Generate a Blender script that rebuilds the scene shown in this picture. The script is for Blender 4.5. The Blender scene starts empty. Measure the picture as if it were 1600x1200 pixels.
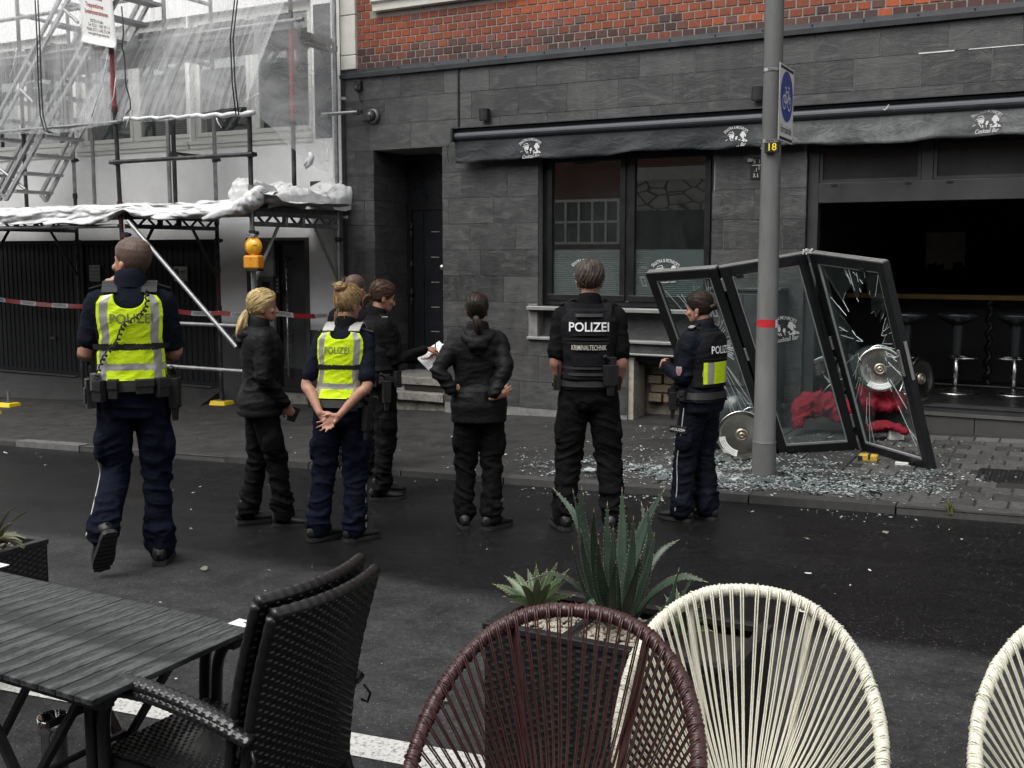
import bpy, bmesh, math, random
import numpy as np
from mathutils import Vector, Matrix
SC = bpy.context.scene
COL = SC.collection
RND = random.Random(11)
rad = math.radians
# ------------------------------------------------------------------ camera
A_YAW, PITCH, FOC, PYC, CAMZ = rad(28.3), rad(6.0), 1640.0, 570.0, 1.77
cam_d = bpy.data.cameras.new("camera")
cam_d.sensor_width = 36.0
cam_d.lens = 36.0 * FOC / 1600.0
cam_d.shift_y = (PYC - 600.0) / 1600.0
cam_d.clip_start = 0.05
cam_d.clip_end = 2000.0
cam = bpy.data.objects.new("camera", cam_d)
cam.location = (0, 0, CAMZ)
cam.rotation_euler = (math.pi / 2 - PITCH, 0, A_YAW)
COL.objects.link(cam)
SC.camera = cam
# ------------------------------------------------------------------ light: overcast day in a street canyon
SUN_EL, SUN_AZ = rad(58), rad(200)      # azimuth counted clockwise from +Y
world = bpy.data.worlds.new("World")
SC.world = world
world.use_nodes = True
wn = world.node_tree.nodes
wl = world.node_tree.links
wn.clear()
sky_t = wn.new("ShaderNodeTexSky")
sky_t.sky_type = 'NISHITA'
sky_t.sun_disc = False
sky_t.sun_elevation = SUN_EL
sky_t.sun_rotation = SUN_AZ
sky_t.air_density = 1.0
sky_t.dust_density = 4.0
sky_t.ozone_density = 1.0
hs = wn.new("ShaderNodeHueSaturation")      # the cloud layer takes the blue out of the whole sky
hs.inputs['Saturation'].default_value = 0.16
bg = wn.new("ShaderNodeBackground")
bg.inputs['Strength'].default_value = 0.13
wo = wn.new("ShaderNodeOutputWorld")
wl.new(sky_t.outputs['Color'], hs.inputs['Color'])
wl.new(hs.outputs['Color'], bg.inputs['Color'])
wl.new(bg.outputs['Background'], wo.inputs['Surface'])
sun_d = bpy.data.lights.new("sun", 'SUN')
sun_d.energy = 0.6
sun_d.angle = rad(35)
sun_d.color = (1.0, 0.985, 0.96)
sun = bpy.data.objects.new("sun", sun_d)
sun.rotation_euler = Vector((math.sin(SUN_AZ) * math.cos(SUN_EL), math.cos(SUN_AZ) * math.cos(SUN_EL), math.sin(SUN_EL))).to_track_quat('Z', 'Y').to_euler()
sun.location = (0, -20, 30)
COL.objects.link(sun)
vs = SC.view_settings
vs.view_transform = 'Standard'
vs.look = 'None'
vs.exposure = 1.15
vs.gamma = 1.0
vs.use_curve_mapping = False
SC.cycles.max_bounces = 6
SC.cycles.transparent_max_bounces = 12
SC.cycles.caustics_reflective = False
SC.cycles.caustics_refractive = False
# ------------------------------------------------------------------ measuring: where a sight line of the survey camera meets a real plane
_fh = np.array([-math.sin(A_YAW), math.cos(A_YAW), 0.0])
_rt = np.array([math.cos(A_YAW), math.sin(A_YAW), 0.0])
_fw = math.cos(PITCH) * _fh - math.sin(PITCH) * np.array([0, 0, 1.0])
_up = math.cos(PITCH) * np.array([0, 0, 1.0]) + math.sin(PITCH) * _fh
_cc = np.array([0, 0, CAMZ])
def sight(x, y):
 return _fw + _rt * (x - 800) / FOC - _up * (y - PYC) / FOC
def at(x, y, Y):
 """point of the plane Y = const seen along a survey sight line"""
 d = sight(x, y)
 return _cc + d * (Y / d[1])
def atx(x, y, X):
 d = sight(x, y)
 return _cc + d * (X / d[0])
def atz(x, y, Z):
 d = sight(x, y)
 return _cc + d * ((Z - CAMZ) / d[2])
KERB_Y = 7.3
FAC = 10.3          # front of the slate cladding
WFAC = 10.45        # front of the white house
def road_z(X, Y):
 return 0.036 * X + 0.072 + 0.02 * min(max(KERB_Y - Y, 0.0), 3.6) - 0.02 * max(3.7 - Y, 0.0)
def pave_z(X, Y):
 return 0.036 * X + 0.12 + 0.017 * (Y - KERB_Y)
def ground(X, Y):
 return pave_z(X, Y) if Y > KERB_Y else road_z(X, Y)
def on_ground(x, y, fn=None):
 d = sight(x, y)
 fn = fn or ground
 lo, hi = 0.5, 60.0
 for _ in range(50):
  m = (lo + hi) / 2
  P = _cc + d * m
  if P[2] > fn(P[0], P[1]):
   lo = m
  else:
   hi = m
 return _cc + d * lo
# ------------------------------------------------------------------ mesh building
TMP = bpy.data.scenes.new("scratch")
WORLD_LOC = {}
def nrm(v):
 v = np.asarray(v, float)
 n = np.linalg.norm(v)
 return v / n if n > 1e-12 else v
def frame_for(d, up=None):
 d = nrm(d)
 u = np.array(up if up is not None else ((0, 0, 1.0) if abs(d[2]) < 0.9 else (0, 1.0, 0)), float)
 s = nrm(np.cross(d, u))
 t = np.cross(s, d)
 return s, t
class MB:
 def __init__(self):
  self.v, self.f, self.m, self.mi = [], [], [], 0
 def _add(self, vs_, fs_):
  b = len(self.v)
  self.v.extend([tuple(map(float, p)) for p in vs_])
  for q in fs_:
   self.f.append(tuple(b + i for i in q))
   self.m.append(self.mi)
  return self
 def box(self, x0, x1, y0, y1, z0, z1):
  p = [(x, y, z) for z in (z0, z1) for y in (y0, y1) for x in (x0, x1)]
  return self._add(p, [(0, 2, 3, 1), (4, 5, 7, 6), (0, 1, 5, 4), (2, 6, 7, 3), (0, 4, 6, 2), (1, 3, 7, 5)])
 def hexa(self, p):
  return self._add(p, [(0, 2, 3, 1), (4, 5, 7, 6), (0, 1, 5, 4), (2, 6, 7, 3), (0, 4, 6, 2), (1, 3, 7, 5)])
 def bar(self, a, b, w, h, up=None):
  """box of width w and height h from a to b"""
  a, b = np.asarray(a, float), np.asarray(b, float)
  s, t = frame_for(b - a, up)
  p = []
  for c in (a, b):
   for k in (-1, 1):
    for j in (-1, 1):
     p.append(c + s * (j * w / 2) + t * (k * h / 2))
  return self.hexa(p)
 def quad(self, a, b, c, d):
  return self._add([a, b, c, d], [(0, 1, 2, 3)])
 def poly(self, pts):
  return self._add(pts, [tuple(range(len(pts)))])
 def prism(self, pts, off):
  """closed polygon pushed along off"""
  n = len(pts)
  off = np.asarray(off, float)
  top = [np.asarray(p, float) + off for p in pts]
  fs_ = [tuple(range(n - 1, -1, -1)), tuple(range(n, 2 * n))]
  for i in range(n):
   j = (i + 1) % n
   fs_.append((i, j, n + j, n + i))
  return self._add(list(pts) + top, fs_)
 def tube(self, path, r, seg=8, closed=False, up=None, flat=1.0, caps=True):
  path = [np.asarray(p, float) for p in path]
  n = len(path)
  rs = r if hasattr(r, '__len__') else [r] * n
  vs_ = []
  s = None
  for i in range(n):
   if closed:
    d = path[(i + 1) % n] - path[i - 1]
   else:
    d = path[min(i + 1, n - 1)] - path[max(i - 1, 0)]
   d = nrm(d)
   if s is None:
    s, t = frame_for(d, up)
   else:
    s = nrm(s - d * np.dot(s, d))
    t = np.cross(s, d)
   for k in range(seg):
    q = 2 * math.pi * k / seg
    vs_.append(path[i] + s * (rs[i] * math.cos(q)) + t * (rs[i] * flat * math.sin(q)))
  fs_ = []
  for i in range(n if closed else n - 1):
   j = (i + 1) % n
   for k in range(seg):
    l = (k + 1) % seg
    fs_.append((i * seg + k, i * seg + l, j * seg + l, j * seg + k))
  if not closed and caps:
   fs_.append(tuple(range(seg - 1, -1, -1)))
   fs_.append(tuple((n - 1) * seg + k for k in range(seg)))
  return self._add(vs_, fs_)
 def cyl(self, a, b, r, seg=12, r2=None):
  return self.tube([a, b], [r, r if r2 is None else r2], seg)
 def lathe(self, prof, c, axis=(0, 0, 1), seg=24):
  """profile of (radius, height) turned about an axis through c"""
  ax = nrm(axis)
  s, t = frame_for(ax)
  c = np.asarray(c, float)
  vs_, fs_ = [], []
  for (r, h) in prof:
   for k in range(seg):
    q = 2 * math.pi * k / seg
    vs_.append(c + ax * h + s * (r * math.cos(q)) + t * (r * math.sin(q)))
  for i in range(len(prof) - 1):
   for k in range(seg):
    l = (k + 1) % seg
    fs_.append((i * seg + k, i * seg + l, (i + 1) * seg + l, (i + 1) * seg + k))
  return self._add(vs_, fs_)
 def grid(self, fn, nu, nv):
  vs_ = [fn(i / nu, j / nv) for j in range(nv + 1) for i in range(nu + 1)]
  w = nu + 1
  fs_ = [(j * w + i, j * w + i + 1, (j + 1) * w + i + 1, (j + 1) * w + i) for j in range(nv) for i in range(nu)]
  return self._add(vs_, fs_)
 def sphere(self, c, r, seg=12, rings=8):
  c = np.asarray(c, float)
  r = np.asarray(r if hasattr(r, '__len__') else (r, r, r), float)
  vs_ = [c + r * np.array((0, 0, -1.0))]
  for i in range(1, rings):
   ph = -math.pi / 2 + math.pi * i / rings
   for k in range(seg):
    q = 2 * math.pi * k / seg
    vs_.append(c + r * np.array((math.cos(ph) * math.cos(q), math.cos(ph) * math.sin(q), math.sin(ph))))
  vs_.append(c + r * np.array((0, 0, 1.0)))
  fs_ = [(0, 1 + (k + 1) % seg, 1 + k) for k in range(seg)]
  for i in range(rings - 2):
   for k in range(seg):
    l = (k + 1) % seg
    a = 1 + i * seg
    fs_.append((a + k, a + l, a + seg + l, a + seg + k))
  n = len(vs_) - 1
  a = 1 + (rings - 2) * seg
  fs_ += [(n, a + k, a + (k + 1) % seg) for k in range(seg)]
  return self._add(vs_, fs_)
 def text(self, s, fn, size=1.0, align='CENTER', shear=0.0, squeeze=1.0, bold=0.0):
  """flat print: fn maps the (x, y) of the lettering onto the surface"""
  vs_, fs_ = text2d(s, align, shear, bold)
  return self._add([fn(x * size * squeeze, y * size) for x, y in vs_], fs_)
 def build(self, name, mats, parent=None, smooth=False, loc=None, bevel=0.0, auto=None):
  me = bpy.data.meshes.new(name)
  V = np.array(self.v, float).reshape(-1, 3)
  lo, hi = V.min(0), V.max(0)
  if loc is None:
   loc = (lo + hi) / 2
   if parent is None:
    loc[2] = lo[2]
  loc = np.asarray(loc, float)
  me.from_pydata([tuple(p) for p in V - loc], [], self.f)
  mats = mats if isinstance(mats, (list, tuple)) else [mats]
  for q in mats:
   me.materials.append(q)
  if len(mats) > 1:
   me.polygons.foreach_set('material_index', self.m)
  if smooth:
   me.polygons.foreach_set('use_smooth', [True] * len(me.polygons))
  if auto:
   me.polygons.foreach_set('use_smooth', [True] * len(me.polygons))
   me.set_sharp_from_angle(angle=rad(auto))
  me.update()
  return place(name, me, loc, parent, bevel)
def place(name, me, loc, parent=None, bevel=0.0):
 o = bpy.data.objects.new(name, me)
 COL.objects.link(o)
 loc = np.asarray(loc, float)
 if parent is not None:
  o.parent = parent
  o.location = loc - WORLD_LOC.get(parent.name, np.zeros(3))
 else:
  o.location = loc
 WORLD_LOC[o.name] = loc
 if bevel:
  b = o.modifiers.new("bevel", 'BEVEL')
  b.width = bevel
  b.segments = 2
  b.limit_method = 'ANGLE'
 return o
def tag(o, label=None, cat=None, group=None, kind=None):
 if label:
  o['label'] = label
 if cat:
  o['category'] = cat
 if group:
  o['group'] = group
 if kind:
  o['kind'] = kind
 return o
def thing(name, label, cat, loc=(0, 0, 0), group=None):
 o = bpy.data.objects.new(name, None)
 o.empty_display_size = 0.1
 COL.objects.link(o)
 o.location = loc
 WORLD_LOC[o.name] = np.asarray(loc, float)
 return tag(o, label, cat, group)
def copy_tree(o, parent=None):
 c = o.copy()
 COL.objects.link(c)
 if parent is not None:
  c.parent = parent
 for ch in list(o.children):
  copy_tree(ch, c)
 return c
_TXT = {}
def text2d(s, align='CENTER', shear=0.0, bold=0.0):
 k = (s, align, shear, bold)
 if k not in _TXT:
  cu = bpy.data.curves.new("lettering", 'FONT')
  cu.body = s
  cu.align_x = align
  cu.align_y = 'CENTER'
  cu.shear = shear
  cu.offset = bold
  cu.resolution_u = 3
  ob = bpy.data.objects.new("lettering", cu)
  TMP.collection.objects.link(ob)
  TMP.view_layers[0].update()
  me = bpy.data.meshes.new_from_object(ob.evaluated_get(TMP.view_layers[0].depsgraph))
  vs_ = [(v.co.x, v.co.y) for v in me.vertices]
  fs_ = [tuple(p.vertices) for p in me.polygons]
  TMP.collection.objects.unlink(ob)
  bpy.data.objects.remove(ob)
  bpy.data.meshes.remove(me)
  _TXT[k] = (vs_, fs_)
 return _TXT[k]
def voxel(mb, size, smooth=2, fac=0.5):
 """melt overlapping closed shapes into one skin; returns vertices, faces"""
 me = bpy.data.meshes.new("melt")
 me.from_pydata(mb.v, [], mb.f)
 ob = bpy.data.objects.new("melt", me)
 TMP.collection.objects.link(ob)
 m = ob.modifiers.new("r", 'REMESH')
 m.mode = 'VOXEL'
 m.voxel_size = size
 m.adaptivity = 0.0
 TMP.view_layers[0].update()
 r = bpy.data.meshes.new_from_object(ob.evaluated_get(TMP.view_layers[0].depsgraph))
 n = len(r.vertices)
 V = np.empty(n * 3)
 r.vertices.foreach_get('co', V)
 V = V.reshape(-1, 3)
 Fq = np.empty(len(r.loops), int)
 r.loops.foreach_get('vertex_index', Fq)
 Fq = Fq.reshape(-1, 4)
 TMP.collection.objects.unlink(ob)
 bpy.data.objects.remove(ob)
 bpy.data.meshes.remove(me)
 bpy.data.meshes.remove(r)
 E = np.concatenate([Fq[:, [0, 1]], Fq[:, [1, 2]], Fq[:, [2, 3]], Fq[:, [3, 0]]])
 for _ in range(smooth):
  acc = np.zeros_like(V)
  cnt = np.zeros(n)
  np.add.at(acc, E[:, 0], V[E[:, 1]])
  np.add.at(cnt, E[:, 0], 1)
  V = V * (1 - fac) + fac * acc / np.maximum(cnt, 1)[:, None]
 return V, Fq
def normals(V, Fq):
 a = np.cross(V[Fq[:, 2]] - V[Fq[:, 0]], V[Fq[:, 3]] - V[Fq[:, 1]])
 N = np.zeros_like(V)
 for k in range(4):
  np.add.at(N, Fq[:, k], a)
 return N / np.maximum(np.linalg.norm(N, axis=1), 1e-9)[:, None]
_TAB = np.random.RandomState(5).rand(64, 64, 64)
def vnoise(P):
 """smooth value noise in 0..1 at points P (n x 3)"""
 P = np.asarray(P, float)
 i = np.floor(P).astype(int)
 t = P - i
 t = t * t * (3 - 2 * t)
 r = 0
 for dx in (0, 1):
  for dy in (0, 1):
   for dz in (0, 1):
    w = (t[..., 0] if dx else 1 - t[..., 0]) * (t[..., 1] if dy else 1 - t[..., 1]) * (t[..., 2] if dz else 1 - t[..., 2])
    r = r + w * _TAB[(i[..., 0] + dx) % 64, (i[..., 1] + dy) % 64, (i[..., 2] + dz) % 64]
 return r
def mesh_obj(name, V, Fq, mats, parent=None, mi=None, smooth=True, loc=(0, 0, 0)):
 me = bpy.data.meshes.new(name)
 loc = np.asarray(loc, float)
 n, k = len(V), len(Fq)
 me.vertices.add(n)
 me.vertices.foreach_set('co', np.asarray(V - loc, np.float32).ravel())
 me.loops.add(k * 4)
 me.loops.foreach_set('vertex_index', np.asarray(Fq, np.int32).ravel())
 me.polygons.add(k)
 me.polygons.foreach_set('loop_start', np.arange(0, k * 4, 4, dtype=np.int32))
 mats = mats if isinstance(mats, (list, tuple)) else [mats]
 for q in mats:
  me.materials.append(q)
 if mi is not None:
  me.polygons.foreach_set('material_index', np.asarray(mi, np.int32))
 me.polygons.foreach_set('use_smooth', np.ones(k, bool))
 me.update(calc_edges=True)
 return place(name, me, loc, parent)
# ------------------------------------------------------------------ materials
MAT = {}
class NT:
 def __init__(self, name):
  self.m = bpy.data.materials.new(name)
  self.m.use_nodes = True
  self.n = self.m.node_tree.nodes
  self.l = self.m.node_tree.links
  self.n.clear()
  self.out = self.n.new("ShaderNodeOutputMaterial")
  self._tc = None
 def new(self, t, **kw):
  x = self.n.new(t)
  for k, v in kw.items():
   setattr(x, k, v)
  return x
 def link(self, a, b):
  self.l.new(a, b)
 def coord(self, which='Object'):
  if self._tc is None:
   self._tc = self.new("ShaderNodeTexCoord")
  return self._tc.outputs[which]
 def world(self):
  g = self.new("ShaderNodeNewGeometry")
  return g.outputs['Position']
 def scaled(self, src, s):
  m = self.new("ShaderNodeMapping")
  m.inputs['Scale'].default_value = s if hasattr(s, '__len__') else (s, s, s)
  self.link(src, m.inputs['Vector'])
  return m.outputs['Vector']
 def noise(self, src, scale, detail=4.0, rough=0.6, dist=0.0):
  x = self.new("ShaderNodeTexNoise")
  x.inputs['Scale'].default_value = scale
  x.inputs['Detail'].default_value = detail
  x.inputs['Roughness'].default_value = rough
  x.inputs['Distortion'].default_value = dist
  self.link(src, x.inputs['Vector'])
  return x.outputs['Fac']
 def ramp(self, fac, stops):
  x = self.new("ShaderNodeValToRGB")
  e = x.color_ramp.elements
  while len(e) < len(stops):
   e.new(0.5)
  for k, (p, c) in enumerate(stops):
   e[k].position = p
   c = (c, c, c) if not hasattr(c, '__len__') else c
   e[k].color = (c[0], c[1], c[2], 1)
  self.link(fac, x.inputs['Fac'])
  return x.outputs['Color']
 def mix(self, fac, a, b, mode='MIX'):
  x = self.new("ShaderNodeMix", data_type='RGBA', blend_type=mode)
  for s, v in ((x.inputs[0], fac), (x.inputs[6], a), (x.inputs[7], b)):
   if hasattr(v, 'node'):
    self.link(v, s)
   elif hasattr(v, '__len__'):
    s.default_value = (v[0], v[1], v[2], 1)
   else:
    s.default_value = v if s == x.inputs[0] else (v, v, v, 1)
  return x.outputs[2]
 def math(self, op, a, b=0.0, clamp=False):
  x = self.new("ShaderNodeMath", operation=op, use_clamp=clamp)
  for s, v in ((x.inputs[0], a), (x.inputs[1], b)):
   if hasattr(v, 'node'):
    self.link(v, s)
   else:
    s.default_value = v
  return x.outputs[0]
 def bump(self, h, strength=0.3, dist=0.01, normal=None):
  x = self.new("ShaderNodeBump")
  x.inputs['Strength'].default_value = strength
  x.inputs['Distance'].default_value = dist
  self.link(h, x.inputs['Height'])
  if normal is not None:
   self.link(normal, x.inputs['Normal'])
  return x.outputs['Normal']
 def principled(self, col, rough=0.6, metal=0.0, normal=None, spec=0.5, **kw):
  b = self.new("ShaderNodeBsdfPrincipled")
  for k, v in (('Base Color', col), ('Roughness', rough), ('Metallic', metal), ('Specular IOR Level', spec)):
   if hasattr(v, 'node'):
    self.link(v, b.inputs[k])
   elif hasattr(v, '__len__'):
    b.inputs[k].default_value = (v[0], v[1], v[2], 1)
   else:
    b.inputs[k].default_value = v
  for k, v in kw.items():
   b.inputs[k.replace('_', ' ')].default_value = v
  if normal is not None:
   self.link(normal, b.inputs['Normal'])
  return b.outputs['BSDF']
 def done(self, shader):
  self.link(shader, self.out.inputs['Surface'])
  return self.m
def surf(name, col, rough=0.6, metal=0.0, vary=0.15, scale=6.0, bump=0.15, bscale=60.0, spec=0.5, stretch=None, dirt=0.0, dirt_col=(0.03, 0.028, 0.025), coat=0.0):
 """a plain real surface: base colour with grain, uneven roughness and fine relief"""
 if name in MAT:
  return MAT[name]
 t = NT(name)
 src = t.coord()
 if stretch:
  src = t.scaled(src, stretch)
 n1 = t.noise(src, scale, 5, 0.65)
 lo = [c * (1 - vary) for c in col]
 hi = [min(1, c * (1 + vary)) for c in col]
 c = t.ramp(n1, [(0.3, lo), (0.7, hi)])
 if dirt:
  n3 = t.noise(src, scale * 0.45, 6, 0.75)
  c = t.mix(t.math('MULTIPLY', t.ramp(n3, [(0.48, 0.0), (0.68, 1.0)]), dirt), c, dirt_col)
 n2 = t.noise(src, bscale, 3, 0.6)
 r = t.ramp(n1, [(0.25, max(0.03, rough - 0.1)), (0.75, min(1, rough + 0.1))])
 MAT[name] = t.done(t.principled(c, r, metal, t.bump(n2, bump, 0.004) if bump else None, spec, Coat_Weight=coat))
 return MAT[name]
def spline(pts, n):
 """smooth path through joints, with values interpolated alike"""
 pts = np.asarray(pts, float)
 k = len(pts)
 out = []
 for i in range(k - 1):
  p0, p1, p2, p3 = pts[max(i - 1, 0)], pts[i], pts[i + 1], pts[min(i + 2, k - 1)]
  for j in range(n):
   t = j / n
   m1, m2 = (p2 - p0) * 0.35, (p3 - p1) * 0.35
   h = 2 * t ** 3 - 3 * t ** 2 + 1
   out.append(h * p1 + (t ** 3 - 2 * t ** 2 + t) * m1 + (1 - h) * p2 + (t ** 3 - t ** 2) * m2)
 out.append(pts[-1])
 return np.array(out)
# ================================================================== ground
def mat_asphalt():
 t = NT("asphalt")
 w = t.world()
 sep = t.new("ShaderNodeSeparateXYZ")
 t.link(w, sep.inputs[0])
 big = t.noise(w, 0.7, 4, 0.6)
 mid = t.noise(w, 9.0, 5, 0.7)
 fine = t.noise(w, 260.0, 2, 0.7)
 edge = t.math('ADD', sep.outputs['Y'], t.math('MULTIPLY', t.math('SUBTRACT', big, 0.5), 0.55))
 edge = t.math('ADD', edge, t.math('MULTIPLY', t.math('SUBTRACT', mid, 0.5), 0.25))
 old = t.ramp(t.math('SUBTRACT', 5.1, edge), [(0.42, 0.0), (0.64, 1.0)])
 fresh = t.ramp(mid, [(0.3, (0.0045, 0.0045, 0.0048)), (0.75, (0.0105, 0.0105, 0.0108))])
 worn = t.ramp(mid, [(0.3, (0.020, 0.020, 0.0203)), (0.75, (0.047, 0.047, 0.0462))])
 c = t.mix(old, fresh, worn)
 grain = t.ramp(fine, [(0.35, 0.5), (0.68, 1.35)])
 c = t.mix(1.0, c, grain, 'MULTIPLY')
 vo = t.new("ShaderNodeTexVoronoi")
 vo.inputs['Scale'].default_value = 115.0
 t.link(w, vo.inputs['Vector'])
 cs = t.new("ShaderNodeSeparateColor")
 t.link(vo.outputs['Color'], cs.inputs[0])
 spk = t.math('MULTIPLY', t.math('GREATER_THAN', cs.outputs[0], 0.91), t.math('LESS_THAN', vo.outputs['Distance'], 0.30))
 c = t.mix(t.math('MULTIPLY', spk, 0.55), c, (0.20, 0.20, 0.195))
 vo2 = t.new("ShaderNodeTexVoronoi")
 vo2.inputs['Scale'].default_value = 38.0
 t.link(w, vo2.inputs['Vector'])
 cs2 = t.new("ShaderNodeSeparateColor")
 t.link(vo2.outputs['Color'], cs2.inputs[0])
 spk2 = t.math('MULTIPLY', t.math('GREATER_THAN', cs2.outputs[0], 0.955), t.math('LESS_THAN', vo2.outputs['Distance'], 0.2))
 c = t.mix(t.math('MULTIPLY', spk2, 0.5), c, (0.10, 0.10, 0.098))
 gr = t.noise(w, 42.0, 3, 0.75)
 c = t.mix(1.0, c, t.ramp(gr, [(0.3, 0.62), (0.7, 1.45)]), 'MULTIPLY')
 sx = t.noise(t.scaled(w, (0.35, 1.6, 1)), 1.0, 5, 0.7, 0.5)
 c = t.mix(1.0, c, t.ramp(sx, [(0.3, 0.65), (0.7, 1.4)]), 'MULTIPLY')
 stain = t.ramp(t.noise(w, 1.6, 6, 0.75, 0.6), [(0.5, 0.0), (0.66, 1.0)])
 c = t.mix(t.math('MULTIPLY', stain, 0.55), c, (0.006, 0.006, 0.0063))
 r = t.mix(old, t.ramp(big, [(0.3, 0.22), (0.7, 0.5)]), 0.8)
 b = t.bump(fine, 0.55, 0.006, t.bump(mid, 0.2, 0.01))
 return t.done(t.principled(c, r, 0.0, b, 0.22))
def mat_pave():
 t = NT("pavement_asphalt")
 w = t.world()
 mid = t.noise(w, 5.0, 6, 0.7)
 fine = t.noise(w, 200.0, 2, 0.7)
 c = t.ramp(mid, [(0.3, (0.017, 0.0167, 0.016)), (0.72, (0.040, 0.039, 0.0365))])
 c = t.mix(1.0, c, t.ramp(fine, [(0.35, 0.55), (0.68, 1.3)]), 'MULTIPLY')
 stain = t.ramp(t.noise(w, 1.3, 6, 0.75, 0.8), [(0.5, 0.0), (0.62, 1.0)])
 c = t.mix(t.math('MULTIPLY', stain, 0.6), c, (0.014, 0.014, 0.014))
 return t.done(t.principled(c, t.ramp(mid, [(0.3, 0.5), (0.7, 0.8)]), 0.0, t.bump(fine, 0.5, 0.006, t.bump(mid, 0.25, 0.02)), 0.4))
def mat_piece(name, rough=0.75, scale=14.0, bump=0.35, spec=0.35, vein=None, bscale=140.0, speck=0.35):
 """stone or brick whose own colour is set piece by piece"""
 t = NT(name)
 oi = t.new("ShaderNodeObjectInfo")
 w = t.world()
 n = t.noise(w, scale, 5, 0.7)
 f = t.noise(w, bscale, 2, 0.7)
 c = t.mix(1.0, oi.outputs['Color'], t.ramp(n, [(0.28, 1 - speck), (0.74, 1 + speck)]), 'MULTIPLY')
 h = t.bump(f, bump, 0.004)
 if vein:
  mp = t.new("ShaderNodeMapping")
  mp.inputs['Rotation'].default_value = (0, 0.65, 0)
  mp.inputs['Scale'].default_value = (1.0, 1.0, 3.0)
  t.link(w, mp.inputs['Vector'])
  cmb = t.new("ShaderNodeVectorMath", operation='ADD')
  rv = t.new("ShaderNodeCombineXYZ")
  t.link(t.math('MULTIPLY', oi.outputs['Random'], 40.0), rv.inputs[2])
  t.link(mp.outputs[0], cmb.inputs[0])
  t.link(rv.outputs[0], cmb.inputs[1])
  v = t.noise(cmb.outputs[0], vein, 9, 0.78, 1.8)
  c = t.mix(t.math('MULTIPLY', t.ramp(v, [(0.5, 0.0), (0.66, 1.0)]), 0.42), c, (0.14, 0.14, 0.136))
  c = t.mix(t.math('MULTIPLY', t.ramp(v, [(0.36, 1.0), (0.47, 0.0)]), 0.6), c, (0.020, 0.020, 0.020))
  c = t.mix(t.math('MULTIPLY', t.ramp(t.noise(t.scaled(w, (3.0, 3.0, 0.5)), 0.9, 6, 0.75), [(0.48, 0.0), (0.75, 1.0)]), 0.5), c, (0.10, 0.098, 0.092))
  h = t.bump(v, 0.5, 0.012, h)
 return t.done(t.principled(c, t.ramp(n, [(0.3, rough - 0.12), (0.7, min(1, rough + 0.1))]), 0.0, h, spec))
M_ASPH, M_PAVE = mat_asphalt(), mat_pave()
M_PAVER = mat_piece("concrete_paver", 0.7, 20.0)
M_KERB = mat_piece("kerb_concrete", 0.75, 16.0)
M_BRICK = mat_piece("brick_clay", 0.72, 30.0, 0.5, 0.3, None, 120.0, 0.28)
M_SLATE = mat_piece("slate_look_tile", 0.5, 9.0, 0.35, 0.5, 2.6, 90.0, 0.25)
xs = [-46, -30, -22, -16, -12, -8, -4, 0, 4, 9, 16, 26, 38]
ys = [-7, -3, 0, 1.5, 2.5, 3.7, 4.4, 5, 5.6, 6.2, 6.8, 7.3]
mb = MB()
w_ = len(xs)
mb._add([(x, y, road_z(x, y)) for y in ys for x in xs],
  [(j * w_ + i, j * w_ + i + 1, (j + 1) * w_ + i + 1, (j + 1) * w_ + i) for j in range(len(ys) - 1) for i in range(w_ - 1)])
tag(mb.build("road", M_ASPH, loc=(0, 0, 0)), kind='structure')
mb = MB()
ys = [7.3, 8.2, 9.2, 10.2, 11.4]
mb._add([(x, y, pave_z(x, y)) for y in ys for x in xs],
  [(j * w_ + i, j * w_ + i + 1, (j + 1) * w_ + i + 1, (j + 1) * w_ + i) for j in range(len(ys) - 1) for i in range(w_ - 1)])
pavement = tag(mb.build("pavement", M_PAVE, loc=(0, 0, 0)), kind='structure')
# kerb stones, one metre each
kerb = MB()
for x0, x1 in ((-46, -13.0), (2.0, 38)):
 kerb.hexa([(x, y, pave_z(x, 7.3) + 0.004 - d) for d in (0.3, 0) for y in (7.285, 7.44) for x in (x0, x1)])
kerb = tag(kerb.build("kerb", M_KERB, loc=(0, 0, 0)), kind='structure')
kerb.color = (0.11, 0.108, 0.1, 1)
for k in range(15):
 x0 = -13.0 + k
 x1 = x0 + 0.988
 j = RND.uniform(-0.006, 0.008)
 dy = RND.uniform(-0.008, 0.006)
 b = MB()
 p = []
 for d in (0.3, 0.0):
  for y in (7.28, 7.44):
   for x in (x0, x1):
    p.append((x, y + dy + (0.02 if d == 0 and y < 7.3 else 0), pave_z(x, 7.3) + 0.006 + j - d))
 b.hexa(p)
 o = b.build("kerb_stone", M_KERB, kerb)
 g = RND.uniform(0.03, 0.055)
 if k == 3:
  g = 0.11
 o.color = (g, g * 0.985, g * 0.95, 1)
# grey pavers by the bar, bigger slabs where the door fell
def paver(x0, x1, y0, y1, g, name, mat=M_PAVER, tilt=0.004):
 b = MB()
 e = 0.006
 dz = [RND.uniform(0.004, 0.004 + tilt) for _ in range(4)]
 z = lambda x, y, k: pave_z(x, y) + dz[k]
 bot = [(x0, y0), (x1, y0), (x1, y1), (x0, y1)]
 top = [(x0 + e, y0 + e), (x1 - e, y0 + e), (x1 - e, y1 - e), (x0 + e, y1 - e)]
 V = [(x, y, pave_z(x, y) - 0.01) for x, y in bot] + [(x, y, z(x, y, k) + 0.003) for k, (x, y) in enumerate(top)]
 b._add(V, [(4, 5, 6, 7), (0, 1, 5, 4), (1, 2, 6, 5), (2, 3, 7, 6), (3, 0, 4, 7)])
 o = b.build(name, mat, pavement)
 o.color = (g, g * 0.985, g * 0.95, 1)
 return o
ROWS = int((10.22 - 7.47) / 0.203)
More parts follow.
